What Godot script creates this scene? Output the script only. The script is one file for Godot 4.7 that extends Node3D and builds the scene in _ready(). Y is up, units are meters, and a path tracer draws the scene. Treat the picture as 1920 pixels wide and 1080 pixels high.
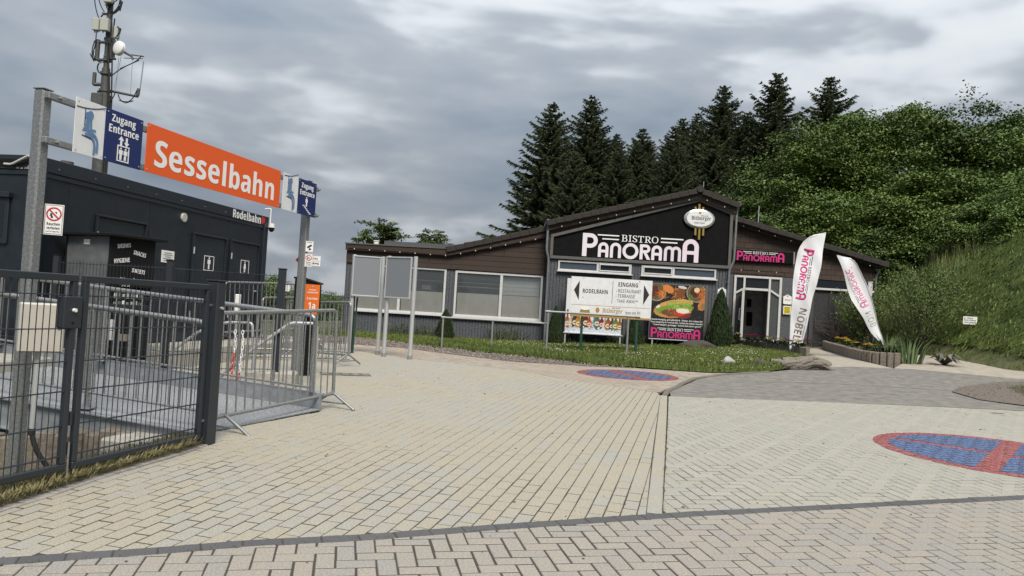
extends Node3D

const SHIFT := Vector2(34.3, 20.1)

var M := {}
var tally := {}
var cache := {}
var rng := RandomNumberGenerator.new()


func _ready() -> void:
	rng.seed = 20240611
	# ---- camera, sky, sun, exposure
	var cam := Camera3D.new()
	cam.name = "camera"
	cam.fov = 40.87
	cam.near = 0.05
	cam.far = 3000.0
	cam.position = Vector3(0, 1.58, 0)
	cam.rotation_degrees = Vector3(1.58, 0, 3.4)
	add_child(cam)
	cam.current = true
	var env := Environment.new()
	env.background_mode = Environment.BG_SKY
	env.sky = Sky.new()
	env.sky.sky_material = cloud_sky()
	env.background_energy_multiplier = 1.0
	env.tonemap_mode = Environment.TONE_MAPPER_LINEAR
	env.tonemap_exposure = 1.36
	env.sdfgi_enabled = true
	env.ssao_enabled = true
	env.ssil_enabled = true
	var we := WorldEnvironment.new()
	we.name = "world_environment"
	we.environment = env
	add_child(we)
	var sun := DirectionalLight3D.new()
	sun.name = "sun"
	sun.light_energy = 1.0
	sun.light_color = Color(1.0, 0.965, 0.91)
	sun.light_angular_distance = 24.0
	sun.shadow_enabled = true
	sun.rotation_degrees = Vector3(-50, 14, 0)
	add_child(sun)
	# ---- materials, then the large structure, then the objects, small details last
	make_materials()
	make_terrain()
	make_paving()
	make_bistro()
	make_left_side()
	make_front_of_bistro()
	make_trees()
	make_plants()


# ------------------------------------------------------------------ sky
func cloud_sky() -> PanoramaSkyMaterial:
	var w := 3072
	var h := 1536
	var a := FastNoiseLite.new()
	a.seed = 11
	a.noise_type = FastNoiseLite.TYPE_SIMPLEX_SMOOTH
	a.frequency = 0.85
	a.fractal_octaves = 5
	a.fractal_gain = 0.48
	var b := FastNoiseLite.new()
	b.seed = 37
	b.noise_type = FastNoiseLite.TYPE_SIMPLEX_SMOOTH
	b.frequency = 0.33
	b.fractal_octaves = 3
	var im := Image.create(w, h, false, Image.FORMAT_RGBF)
	im.fill(Color(0.14, 0.14, 0.13))
	for j in range(0, h / 2):
		var el := (0.5 - (j + 0.5) / h) * PI
		var s := sin(el)
		var c := cos(el)
		var k := 1.0 / (s + 0.40)
		# an overcast sky is brighter towards the zenith
		var base := 0.232 * (1.0 + 2.3 * s)
		for i in w:
			var az := (i + 0.5) / w * TAU
			var px := sin(az) * c * k
			var pz := -cos(az) * c * k
			px += SHIFT.x
			pz += SHIFT.y
			var big := b.get_noise_3d(px * 1.3, 3.0 + s * 3.2, pz * 1.3)
			var warp := big * 0.8
			var fine := a.get_noise_3d(px * 1.7 + warp, big * 1.2 + s * 6.5, pz * 1.9 + warp)
			var wisp := a.get_noise_3d(px * 5.0 + fine * 0.7, 9.0 + s * 20.0, pz * 5.2)
			var t := clampf(0.5 + 0.60 * big + 0.46 * fine + 0.24 * wisp, 0.0, 1.0)
			var edge := smoothstep(0.60, 0.84, t)
			var v := base * (0.54 + 0.66 * t + 0.38 * edge)
			# slate blue in the thick of the clouds, near white where they thin out
			var tint := Color(0.76, 0.965, 1.23).lerp(Color(0.955, 1.0, 1.05), clampf(t * 1.25 - 0.1, 0, 1))
			im.set_pixel(i, j, Color(v * tint.r, v * tint.g, v * tint.b))
	var m := PanoramaSkyMaterial.new()
	m.panorama = ImageTexture.create_from_image(im)
	return m


# ------------------------------------------------------------------ naming and tags
func put(o: Node3D, called: String, parent: Node = self) -> Node3D:
	var key := str(parent.get_instance_id()) + called
	var n: int = tally.get(key, 0)
	tally[key] = n + 1
	o.name = called if n == 0 else "%s_%03d" % [called, n]
	parent.add_child(o, true)
	return o


func tag(o: Node3D, label: String, category: String, group := "") -> Node3D:
	o.set_meta("label", label)
	o.set_meta("category", category)
	if group != "":
		o.set_meta("group", group)
	return o


func thing(called: String, label: String, category: String, at := Vector3.ZERO, group := "", basis := Basis()) -> Node3D:
	var o := Node3D.new()
	o.transform = Transform3D(basis, at)
	put(o, called)
	return tag(o, label, category, group)


func structure(o: Node3D) -> Node3D:
	o.set_meta("kind", "structure")
	return o


func stuff(o: Node3D) -> Node3D:
	o.set_meta("kind", "stuff")
	return o


func mi(called: String, mesh: Mesh, mat: Material, parent: Node = self, xf := Transform3D()) -> MeshInstance3D:
	var o := MeshInstance3D.new()
	o.mesh = mesh
	o.material_override = mat
	o.transform = xf
	put(o, called, parent)
	return o


func copy(src: Node3D, called: String, label: String, xf: Transform3D) -> Node3D:
	var o: Node3D = src.duplicate()
	o.transform = xf
	put(o, called)
	o.set_meta("label", label)
	return o


# right-hand direction r on the ground: x runs along r, y up, z out of the face
func facing(r: Vector3) -> Basis:
	var x := Vector3(r.x, 0, r.z).normalized()
	return Basis(x, Vector3.UP, x.cross(Vector3.UP))


# ------------------------------------------------------------------ shapes
func st() -> SurfaceTool:
	var s := SurfaceTool.new()
	s.begin(Mesh.PRIMITIVE_TRIANGLES)
	return s


func tri(s: SurfaceTool, a: Vector3, b: Vector3, c: Vector3, n: Vector3) -> void:
	s.set_normal(n)
	s.add_vertex(a)
	if (b - a).cross(c - a).dot(n) > 0.0:
		s.add_vertex(c)
		s.add_vertex(b)
	else:
		s.add_vertex(b)
		s.add_vertex(c)


func quad(s: SurfaceTool, a: Vector3, b: Vector3, c: Vector3, d: Vector3, n: Vector3) -> void:
	tri(s, a, b, c, n)
	tri(s, a, c, d, n)


func add_box(s: SurfaceTool, c: Vector3, size: Vector3, bev := 0.0, bs := Basis()) -> void:
	var h := size * 0.5
	bev = minf(bev, minf(h.x, minf(h.y, h.z)) * 0.6)
	for ax in 3:
		var u := (ax + 1) % 3
		var v := (ax + 2) % 3
		for sg in [-1.0, 1.0]:
			var p := []
			for q in [[-1.0, -1.0], [1.0, -1.0], [1.0, 1.0], [-1.0, 1.0]]:
				var w := Vector3.ZERO
				w[ax] = sg * h[ax]
				w[u] = q[0] * (h[u] - bev)
				w[v] = q[1] * (h[v] - bev)
				p.append(c + bs * w)
			var n := Vector3.ZERO
			n[ax] = sg
			quad(s, p[0], p[1], p[2], p[3], (bs * n).normalized())
	if bev <= 0.0:
		return
	for ax in 3:
		var u := (ax + 1) % 3
		var v := (ax + 2) % 3
		for a in [-1.0, 1.0]:
			for b in [-1.0, 1.0]:
				var p := []
				for q in [[0, -1.0], [0, 1.0], [1, 1.0], [1, -1.0]]:
					var w := Vector3.ZERO
					w[ax] = q[1] * (h[ax] - bev)
					w[u] = a * (h[u] - (bev if q[0] == 1 else 0.0))
					w[v] = b * (h[v] - (0.0 if q[0] == 1 else bev))
					p.append(c + bs * w)
				var n := Vector3.ZERO
				n[u] = a
				n[v] = b
				quad(s, p[0], p[1], p[2], p[3], (bs * n).normalized())
	for a in [-1.0, 1.0]:
		for b in [-1.0, 1.0]:
			for d in [-1.0, 1.0]:
				var x := c + bs * Vector3(a * h.x, b * (h.y - bev), d * (h.z - bev))
				var y := c + bs * Vector3(a * (h.x - bev), b * h.y, d * (h.z - bev))
				var z := c + bs * Vector3(a * (h.x - bev), b * (h.y - bev), d * h.z)
				tri(s, x, y, z, (bs * Vector3(a, b, d)).normalized())


# a box standing between two points, w wide and t thick
func add_bar(s: SurfaceTool, a: Vector3, b: Vector3, w: float, t: float, bev := 0.0) -> void:
	var y := (b - a).normalized()
	var x := Vector3.FORWARD.cross(y)
	if x.length() < 0.05:
		x = Vector3.RIGHT
	x = x.normalized()
	var z := x.cross(y).normalized()
	add_box(s, (a + b) * 0.5, Vector3(w, a.distance_to(b), t), bev, Basis(x, y, z))


func add_tube(s: SurfaceTool, pts: Array, r: float, n := 8, r1 := -1.0) -> void:
	var end := r if r1 < 0.0 else r1
	var rings := []
	var nrm := []
	var side := Vector3.ZERO
	for i in pts.size():
		var t: Vector3 = (pts[mini(i + 1, pts.size() - 1)] - pts[maxi(i - 1, 0)]).normalized()
		if side == Vector3.ZERO:
			side = t.cross(Vector3.UP if absf(t.y) < 0.9 else Vector3.RIGHT).normalized()
		else:
			side = (side - t * side.dot(t)).normalized()
		var up := t.cross(side)
		var ring := []
		var nn := []
		var rr := lerpf(r, end, float(i) / maxf(1.0, pts.size() - 1.0))
		for k in n:
			var a := TAU * k / n
			var d := side * cos(a) + up * sin(a)
			ring.append(pts[i] + d * rr)
			nn.append(d)
		rings.append(ring)
		nrm.append(nn)
	for i in pts.size() - 1:
		for k in n:
			var k2 := (k + 1) % n
			var q := [rings[i][k], rings[i][k2], rings[i + 1][k2], rings[i + 1][k]]
			var m := [nrm[i][k], nrm[i][k2], nrm[i + 1][k2], nrm[i + 1][k]]
			var flip: bool = (q[1] - q[0]).cross(q[2] - q[0]).dot(m[0] + m[2]) > 0.0
			for f in ([0, 2, 1, 0, 3, 2] if flip else [0, 1, 2, 0, 2, 3]):
				s.set_normal(m[f])
				s.add_vertex(q[f])
	for e in [0, pts.size() - 1]:
		var t: Vector3 = (pts[0] - pts[1]).normalized() if e == 0 else (pts[e] - pts[e - 1]).normalized()
		for k in n - 2:
			tri(s, rings[e][0], rings[e][k + 1], rings[e][k + 2], t)


# points of a polyline with its corners rounded
func rounded(pts: Array, r: float, n := 4) -> Array:
	var out := [pts[0]]
	for i in range(1, pts.size() - 1):
		var p: Vector3 = pts[i]
		var a: Vector3 = p + (pts[i - 1] - p).limit_length(r)
		var b: Vector3 = p + (pts[i + 1] - p).limit_length(r)
		for k in n + 1:
			var t := float(k) / n
			out.append(a.lerp(p, t).lerp(p.lerp(b, t), t))
	out.append(pts[-1])
	return out


func add_ball(s: SurfaceTool, c: Vector3, r: Vector3, n := 8, m := 6) -> void:
	var f := func(i: int, j: int) -> Vector3:
		var a := TAU * i / n
		var b := PI * j / m
		return Vector3(sin(b) * cos(a), cos(b), sin(b) * sin(a))
	for i in n:
		for j in m:
			var q := [f.call(i, j), f.call(i + 1, j), f.call(i + 1, j + 1), f.call(i, j + 1)]
			for t in [[0, 1, 2], [0, 2, 3]]:
				var a: Vector3 = q[t[0]]
				var b: Vector3 = q[t[1]]
				var d: Vector3 = q[t[2]]
				var flip := (b - a).cross(d - a).dot(a + b + d) > 0.0
				for v in ([a, d, b] if flip else [a, b, d]):
					s.set_normal((v / r).normalized())
					s.add_vertex(c + v * r)


# a flat outline in x and y, its front face at z, t thick
func add_prism(s: SurfaceTool, poly: PackedVector2Array, z: float, t: float) -> void:
	var ix := Geometry2D.triangulate_polygon(poly)
	for i in range(0, ix.size(), 3):
		var a := poly[ix[i]]
		var b := poly[ix[i + 1]]
		var c := poly[ix[i + 2]]
		tri(s, Vector3(a.x, a.y, z), Vector3(b.x, b.y, z), Vector3(c.x, c.y, z), Vector3.BACK)
		if t > 0.004:
			tri(s, Vector3(a.x, a.y, z - t), Vector3(b.x, b.y, z - t), Vector3(c.x, c.y, z - t), Vector3.FORWARD)
	var cw := Geometry2D.is_polygon_clockwise(poly)
	for i in poly.size():
		var a := poly[i]
		var b := poly[(i + 1) % poly.size()]
		var e := b - a
		var n := Vector3(-e.y, e.x, 0) if cw else Vector3(e.y, -e.x, 0)
		quad(s, Vector3(a.x, a.y, z), Vector3(b.x, b.y, z), Vector3(b.x, b.y, z - t), Vector3(a.x, a.y, z - t), n.normalized())


func rect(x0: float, y0: float, x1: float, y1: float) -> PackedVector2Array:
	return PackedVector2Array([Vector2(x0, y0), Vector2(x1, y0), Vector2(x1, y1), Vector2(x0, y1)])


func disc(c: Vector2, r: float, n := 32, ry := -1.0) -> PackedVector2Array:
	var p := PackedVector2Array()
	for i in n:
		p.append(c + Vector2(cos(TAU * i / n) * r, sin(TAU * i / n) * (r if ry < 0.0 else ry)))
	return p


func ring_halves(c: Vector2, r0: float, r1: float, n := 20) -> Array:
	var out := []
	for h in 2:
		var p := PackedVector2Array()
		for i in n + 1:
			var a := PI * h + PI * i / n
			p.append(c + Vector2(cos(a), sin(a)) * r1)
		for i in n + 1:
			var a := PI * h + PI * (n - i) / n
			p.append(c + Vector2(cos(a), sin(a)) * r0)
		out.append(p)
	return out


func prism_mesh(polys: Array, z := 0.0, t := 0.004) -> Mesh:
	var s := st()
	var k := 0
	for p in polys:
		add_prism(s, p, z + 0.0004 * (k % 7), t)
		k += 1
	return s.commit()


func box_mesh(size: Vector3, bev := 0.0) -> Mesh:
	var key := "box%s%s" % [size, bev]
	if not cache.has(key):
		var s := st()
		add_box(s, Vector3.ZERO, size, bev)
		cache[key] = s.commit()
	return cache[key]


func rod_mesh(r: float, h: float, n := 8) -> Mesh:
	var key := "rod%s %s %s" % [r, h, n]
	if not cache.has(key):
		var s := st()
		add_tube(s, [Vector3.ZERO, Vector3(0, h, 0)], r, n)
		cache[key] = s.commit()
	return cache[key]


func tube_mesh(pts: Array, r: float, n := 8, r1 := -1.0) -> Mesh:
	var s := st()
	add_tube(s, pts, r, n, r1)
	return s.commit()


func box(called: String, c: Vector3, size: Vector3, mat: Material, parent: Node = self, bev := 0.006, bs := Basis()) -> MeshInstance3D:
	return mi(called, box_mesh(size, bev), mat, parent, Transform3D(bs, c))


func at(x: float, y: float, z: float) -> Transform3D:
	return Transform3D(Basis(), Vector3(x, y, z))


# ------------------------------------------------------------------ lettering
func font(which: String) -> SystemFont:
	if not cache.has("f" + which):
		var f := SystemFont.new()
		f.font_names = PackedStringArray(["Droid Serif" if which.begins_with("serif") else "Droid Sans Mono" if which == "mono" else "Droid Sans"])
		if which.ends_with("bold"):
			f.font_weight = 700
		cache["f" + which] = f
	return cache["f" + which]


# a text fitted to w by h (0 keeps the proportion), centred on the origin, facing +z
func text_mesh(words: String, which: String, w: float, h := 0.0, depth := 0.0015) -> ArrayMesh:
	var t := TextMesh.new()
	t.text = words
	t.font = font(which)
	t.font_size = 48
	t.pixel_size = 0.01
	t.depth = 0.02
	t.curve_step = 2.0
	var arr: Array = t.get_mesh_arrays() if t.get_surface_count() > 0 else []
	var mesh := ArrayMesh.new()
	if arr.is_empty():
		return mesh
	var v: PackedVector3Array = arr[Mesh.ARRAY_VERTEX]
	var lo := Vector3(1e9, 1e9, 1e9)
	var hi := -lo
	for p in v:
		lo = lo.min(p)
		hi = hi.max(p)
	var c := (lo + hi) * 0.5
	var sx := w / maxf(hi.x - lo.x, 0.001)
	var sy := sx if h <= 0.0 else h / maxf(hi.y - lo.y, 0.001)
	if w <= 0.0:
		sx = sy
	for i in v.size():
		v[i] = Vector3((v[i].x - c.x) * sx, (v[i].y - c.y) * sy, (v[i].z - lo.z) / maxf(hi.z - lo.z, 0.001) * depth)
	var out := []
	out.resize(Mesh.ARRAY_MAX)
	out[Mesh.ARRAY_VERTEX] = v
	out[Mesh.ARRAY_NORMAL] = arr[Mesh.ARRAY_NORMAL]
	out[Mesh.ARRAY_INDEX] = arr[Mesh.ARRAY_INDEX]
	mesh.add_surface_from_arrays(Mesh.PRIMITIVE_TRIANGLES, out)
	return mesh


func words(parent: Node, w: String, which: String, mat: Material, pos: Vector3, width: float, height := 0.0, tilt := 0.0, called := "lettering") -> MeshInstance3D:
	return mi(called, text_mesh(w, which, width, height), mat, parent, Transform3D(Basis(Vector3.BACK, tilt), pos))


# one mesh bent onto a surface: f turns a flat point into a place
func bent(src: Mesh, f: Callable) -> ArrayMesh:
	var s := st()
	for k in src.get_surface_count():
		var arr := src.surface_get_arrays(k)
		var v: PackedVector3Array = arr[Mesh.ARRAY_VERTEX]
		var ix = arr[Mesh.ARRAY_INDEX]
		var n: int = v.size() if ix == null else ix.size()
		for i in n:
			s.add_vertex(f.call(v[i if ix == null else ix[i]]))
	s.generate_normals()
	return s.commit()


func arch(x0: float, x1: float, h: float, w: float, left := true) -> PackedVector2Array:
	var r := (x1 - x0) * 0.5
	var cx := (x0 + x1) * 0.5
	var p := PackedVector2Array()
	if left:
		p.append(Vector2(x0, 0))
	for i in 13:
		var a := PI - PI * i / 12.0
		p.append(Vector2(cx + cos(a) * r, h - r + sin(a) * r))
	p.append(Vector2(x1, 0))
	p.append(Vector2(x1 - w, 0))
	for i in 13:
		var a := PI * i / 12.0
		p.append(Vector2(cx + cos(a) * (r - w), h - r + sin(a) * (r - w)))
	if left:
		p.append(Vector2(x0 + w, 0))
	return p


func bowl(x0: float, x1: float, y0: float, y1: float, w: float) -> PackedVector2Array:
	var r := (y1 - y0) * 0.5
	var cx := x1 - r
	var cy := (y0 + y1) * 0.5
	var p := PackedVector2Array([Vector2(x0, y1)])
	for i in 11:
		var a := PI / 2 - PI * i / 10.0
		p.append(Vector2(cx + cos(a) * r, cy + sin(a) * r))
	p.append(Vector2(x0, y0))
	p.append(Vector2(x0, y0 + w))
	for i in 11:
		var a := -PI / 2 + PI * i / 10.0
		p.append(Vector2(cx + cos(a) * (r - w), cy + sin(a) * (r - w)))
	p.append(Vector2(x0, y1 - w))
	return p


# the round capitals of the bistro's name, 3.92 wide and 0.78 high: one entry of outlines per letter
func name_letters() -> Array:
	var out := []
	out.append([rect(0, 0, 0.15, 0.78), bowl(0.15, 0.51, 0.29, 0.78, 0.135)])
	out.append([arch(0.535, 0.885, 0.50, 0.1), rect(0.635, 0.16, 0.785, 0.25)])
	out.append([arch(0.94, 1.31, 0.51, 0.1)])
	out.append(ring_halves(Vector2(1.625, 0.255), 0.165, 0.268))
	out.append([rect(1.94, 0, 2.04, 0.51), bowl(2.04, 2.29, 0.22, 0.51, 0.095), PackedVector2Array([Vector2(2.07, 0.218), Vector2(2.18, 0.218), Vector2(2.31, 0), Vector2(2.19, 0)])])
	out.append([arch(2.335, 2.69, 0.50, 0.1), rect(2.435, 0.16, 2.59, 0.25)])
	out.append([arch(2.755, 3.09, 0.50, 0.1), arch(2.99, 3.33, 0.50, 0.1, false)])
	out.append([arch(3.375, 3.92, 0.78, 0.15), rect(3.525, 0.26, 3.77, 0.38)])
	return out


func name_stripes() -> Array:
	return [rect(0.50, 0.725, 1.22, 0.765), rect(0.66, 0.60, 1.22, 0.64), rect(2.63, 0.725, 3.39, 0.765), rect(2.63, 0.60, 3.19, 0.64)]


# the name with its small upper word, width wide, lower left corner at pos
func name_sign(parent: Node, pos: Vector3, width: float, mats: Array, white: Material) -> void:
	var k := width / 3.92
	var xf := Transform3D(Basis().scaled(Vector3(k, k, 1)), pos)
	var n := 0
	for g in name_letters():
		mi("letter", prism_mesh(scaled(g, k), 0.012, 0.012), mats[n % mats.size()], parent, Transform3D(Basis(), pos))
		n += 1
	mi("stripe", prism_mesh(scaled(name_stripes(), k), 0.01, 0.01), white, parent, Transform3D(Basis(), pos))
	words(parent, "BISTRO", "serif", white, pos + Vector3(1.925 * k, 0.68 * k, 0.006), 1.24 * k, 0.225 * k)


func scaled(polys: Array, k: float) -> Array:
	var out := []
	for p in polys:
		var q := PackedVector2Array()
		for v in p:
			q.append(v * k)
		out.append(q)
	return out


# ------------------------------------------------------------------ materials
# grain: a grey picture that repeats without a seam, its values spread from lo to hi
func grain(key: String, freq: float, octaves: int, lo: float, hi: float, size := 512, kind := FastNoiseLite.TYPE_SIMPLEX_SMOOTH, speck := 0.0) -> ImageTexture:
	if cache.has(key):
		return cache[key]
	var n := FastNoiseLite.new()
	n.seed = hash(key) % 9999
	n.noise_type = kind
	n.frequency = freq
	n.fractal_octaves = octaves
	n.fractal_gain = 0.62
	var im := n.get_seamless_image(size, size)
	im.convert(Image.FORMAT_L8)
	var d := im.get_data()
	var r := RandomNumberGenerator.new()
	r.seed = 77
	for i in d.size():
		var v := lerpf(lo, hi, d[i] / 255.0)
		if speck > 0.0:
			v *= 1.0 + speck * (r.randf() - 0.5)
			if r.randf() < 0.006:
				v *= 0.72
		d[i] = clampi(int(v * 255.0), 0, 255)
	cache[key] = ImageTexture.create_from_image(Image.create_from_data(size, size, false, Image.FORMAT_L8, d))
	return cache[key]


# two colours (linear) blended by patchy noise
func patches(key: String, freq: float, a: Color, b: Color, size := 512, speck := 0.2, contrast := 2.0) -> ImageTexture:
	var n := FastNoiseLite.new()
	n.seed = hash(key) % 9999
	n.frequency = freq
	n.fractal_octaves = 6
	n.fractal_gain = 0.6
	var im := n.get_seamless_image(size, size)
	im.convert(Image.FORMAT_L8)
	var d := im.get_data()
	var o := PackedByteArray()
	o.resize(d.size() * 3)
	var r := RandomNumberGenerator.new()
	r.seed = 5
	for i in d.size():
		var t := clampf((d[i] / 255.0 - 0.5) * contrast + 0.5, 0, 1)
		var c := a.lerp(b, t) * (1.0 + speck * (r.randf() - 0.5))
		c = c.linear_to_srgb()
		o[i * 3] = clampi(int(c.r * 255), 0, 255)
		o[i * 3 + 1] = clampi(int(c.g * 255), 0, 255)
		o[i * 3 + 2] = clampi(int(c.b * 255), 0, 255)
	return ImageTexture.create_from_image(Image.create_from_data(size, size, false, Image.FORMAT_RGB8, o))


func mat(key: String, r: float, g: float, b: float, rough := 0.8, metal := 0.0, tex: Texture2D = null, per_metre := 1.0) -> StandardMaterial3D:
	var m := StandardMaterial3D.new()
	m.resource_name = key
	m.albedo_color = Color(r, g, b).linear_to_srgb()
	m.roughness = rough
	m.metallic = metal
	if tex:
		m.albedo_texture = tex
		m.uv1_triplanar = true
		m.uv1_world_triplanar = true
		m.uv1_scale = Vector3.ONE * per_metre
	M[key] = m
	return m


func make_materials() -> void:
	var stone := grain("stone", 0.09, 4, 0.72, 1.0, 512, FastNoiseLite.TYPE_SIMPLEX_SMOOTH, 0.3)
	var soft := grain("soft", 0.012, 5, 0.75, 1.0)
	var clean := grain("clean", 0.012, 5, 0.93, 1.0)
	var streak := grain("streak", 0.03, 5, 0.6, 1.0, 512, FastNoiseLite.TYPE_SIMPLEX_SMOOTH, 0.12)
	# the pavers: five tones each of the sandy, the grey and the front stones
	var tones := [[0.478, 0.433, 0.336], [0.484, 0.441, 0.346], [0.473, 0.433, 0.344], [0.453, 0.433, 0.377], [0.475, 0.441, 0.364], [0.457, 0.428, 0.363]]
	for i in tones.size():
		mat("sandy%d" % i, tones[i][0], tones[i][1], tones[i][2], 0.9, 0.0, stone, 1.3)
	tones = [[0.462, 0.446, 0.381], [0.476, 0.457, 0.388], [0.448, 0.432, 0.374], [0.487, 0.464, 0.392], [0.455, 0.435, 0.363], [0.462, 0.435, 0.381]]
	for i in tones.size():
		mat("grey%d" % i, tones[i][0], tones[i][1], tones[i][2], 0.9, 0.0, stone, 1.3)
	tones = [[0.425, 0.389, 0.336], [0.407, 0.375, 0.331], [0.439, 0.398, 0.340], [0.399, 0.375, 0.340], [0.435, 0.389, 0.331], [0.416, 0.385, 0.331]]
	for i in tones.size():
		mat("front%d" % i, tones[i][0], tones[i][1], tones[i][2], 0.9, 0.0, stone, 1.3)
	for i in 3:
		mat("band%d" % i, 0.115 + 0.012 * i, 0.115 + 0.011 * i, 0.12 + 0.01 * i, 0.9, 0.0, stone, 1.3)
	mat("sett", 1, 1, 1, 0.92, 0.0, stone, 1.3).vertex_color_use_as_albedo = true
	mat("joint", 0.075, 0.066, 0.053, 1.0, 0.0, stone, 2.0)
	mat("pebble", 1, 1, 1, 0.95).vertex_color_use_as_albedo = true
	mat("kerb", 0.33, 0.31, 0.29, 0.9, 0.0, stone, 1.0)
	mat("old_kerb", 0.23, 0.205, 0.165, 0.95, 0.0, stone, 1.0)
	mat("red_paint", 0.58, 0.155, 0.155, 0.85, 0.0, grain("wear", 0.028, 6, 0.42, 1.0, 512, FastNoiseLite.TYPE_SIMPLEX_SMOOTH, 0.2), 1.4)
	mat("blue_paint", 0.165, 0.26, 0.50, 0.8, 0.0, cache["wear"], 1.4)
	mat("asphalt", 1, 1, 1, 0.95, 0.0, patches("asphalt", 0.014, Color(0.135, 0.132, 0.125), Color(0.235, 0.212, 0.18), 1024, 0.45, 1.7), 0.22)
	mat("path", 1, 1, 1, 0.95, 0.0, patches("path", 0.016, Color(0.40, 0.355, 0.285), Color(0.30, 0.265, 0.22), 512, 0.2, 1.6), 0.3)
	mat("seam", 0.30, 0.275, 0.235, 0.95, 0.0, stone, 0.8)
	mat("concrete", 0.40, 0.385, 0.35, 0.9, 0.0, patches("conc", 0.02, Color(1, 1, 0.98), Color(0.72, 0.70, 0.66), 512, 0.14, 1.6), 0.7)
	mat("dark_concrete", 0.16, 0.15, 0.13, 0.95, 0.0, soft, 1.2)
	mat("palisade", 0.30, 0.255, 0.205, 0.95, 0.0, streak, 1.0)
	mat("soil", 0.12, 0.095, 0.065, 1.0, 0.0, streak, 1.0)
	mat("gravel", 0.20, 0.165, 0.135, 1.0, 0.0, stone, 2.0)
	mat("ground", 1, 1, 1, 1.0, 0.0, patches("earth", 0.02, Color(0.055, 0.07, 0.025), Color(0.10, 0.095, 0.045), 512, 0.3, 2.0), 0.4)
	mat("turf", 1, 1, 1, 1.0, 0.0, patches("turf", 0.03, Color(0.055, 0.085, 0.02), Color(0.09, 0.115, 0.035), 512, 0.4, 2.0), 0.7)
	mat("blade", 1, 1, 1, 0.75).vertex_color_use_as_albedo = true
	M["blade"].backlight_enabled = true
	M["blade"].backlight = Color(0.10, 0.14, 0.04)
	mat("leaf", 1, 1, 1, 0.62).vertex_color_use_as_albedo = true
	M["leaf"].backlight_enabled = true
	M["leaf"].backlight = Color(0.07, 0.10, 0.02)
	mat("needle", 1, 1, 1, 0.8).vertex_color_use_as_albedo = true
	mat("petal", 1, 1, 1, 0.7).vertex_color_use_as_albedo = true
	mat("twig", 0.16, 0.125, 0.095, 0.95)
	mat("bark", 0.075, 0.058, 0.042, 0.95, 0.0, streak, 2.0)
	mat("driftwood", 0.27, 0.245, 0.21, 0.95, 0.0, patches("drift", 0.03, Color(1, 1, 1), Color(0.42, 0.39, 0.35), 512, 0.2, 2.2), 1.5)
	mat("dark_rock", 0.11, 0.095, 0.08, 0.95, 0.0, streak, 1.2)
	mat("rock", 0.24, 0.225, 0.205, 0.95, 0.0, patches("rocky", 0.03, Color(1, 1, 1), Color(0.5, 0.48, 0.45), 512, 0.2, 2.0), 1.2)
	mat("pale_rock", 0.52, 0.51, 0.48, 0.95, 0.0, cache.get("soft"), 1.5)
	# the bistro
	mat("grey_wood", 0.125, 0.134, 0.152, 0.75, 0.0, streak, 0.8)
	mat("brown_wood", 0.060, 0.035, 0.024, 0.7, 0.0, streak, 1.0)
	for i in 4:
		mat("shingle%d" % i, 0.058 + 0.008 * i, 0.034 + 0.005 * i, 0.023 + 0.004 * i, 0.75, 0.0, streak, 1.6)
	mat("frame_wood", 0.17, 0.165, 0.155, 0.8, 0.0, streak, 2.0)
	mat("roof_tile", 0.060, 0.050, 0.042, 0.9, 0.0, patches("lichen", 0.05, Color(1, 1, 1), Color(2.4, 2.3, 1.9), 512, 0.3, 1.3), 1.0)
	M["roof_tile"].albedo_texture = grain("tile", 0.06, 4, 0.5, 1.0, 512, FastNoiseLite.TYPE_SIMPLEX_SMOOTH, 0.4)
	mat("black_panel", 0.009, 0.009, 0.010, 0.8, 0.0, soft, 0.6).metallic_specular = 0.25
	mat("felt", 0.10, 0.095, 0.09, 0.9)
	mat("white_frame", 0.60, 0.60, 0.595, 0.45, 0.0, clean, 0.7)
	mat("frosted", 0.24, 0.235, 0.21, 0.22, 0.0, clean, 0.4)
	mat("blind", 0.24, 0.26, 0.26, 0.7, 0.0, clean, 0.5)
	mat("dim_wall", 0.16, 0.165, 0.165, 0.8)
	mat("lobby", 0.42, 0.43, 0.45, 0.7, 0.0, soft, 0.6)
	mat("dark_wall", 0.055, 0.055, 0.058, 0.8)
	var g := mat("glass", 0.55, 0.62, 0.64, 0.04)
	g.transparency = BaseMaterial3D.TRANSPARENCY_ALPHA
	g.albedo_color.a = 0.05
	g = mat("dark_glass", 0.012, 0.015, 0.018, 0.05)
	g = mat("glass_grey", 0.10, 0.11, 0.11, 0.05)
	g.transparency = BaseMaterial3D.TRANSPARENCY_ALPHA
	g.albedo_color.a = 0.55
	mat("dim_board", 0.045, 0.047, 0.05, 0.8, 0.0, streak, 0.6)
	mat("blue_pane", 0.055, 0.07, 0.095, 0.12)
	mat("zinc", 0.30, 0.32, 0.33, 0.5, 0.6, soft, 2.0)
	mat("steel", 0.48, 0.49, 0.49, 0.42, 0.65, grain("spangle", 0.05, 4, 0.62, 1.0, 512, FastNoiseLite.TYPE_CELLULAR, 0.1), 2.0)
	mat("plate", 0.54, 0.56, 0.58, 0.55, 0.25, cache["spangle"], 1.5)
	mat("beam", 0.34, 0.37, 0.40, 0.55, 0.3, soft, 1.0)
	mat("alu", 0.56, 0.57, 0.58, 0.4, 0.5)
	mat("alu_dull", 0.30, 0.30, 0.30, 0.5, 0.4)
	mat("board", 0.185, 0.20, 0.222, 0.55)
	mat("anthracite", 0.024, 0.029, 0.036, 0.42, 0.1)
	mat("container", 0.016, 0.023, 0.032, 0.42, 0.0, soft, 0.5)
	mat("container_trim", 0.013, 0.019, 0.027, 0.45)
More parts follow.
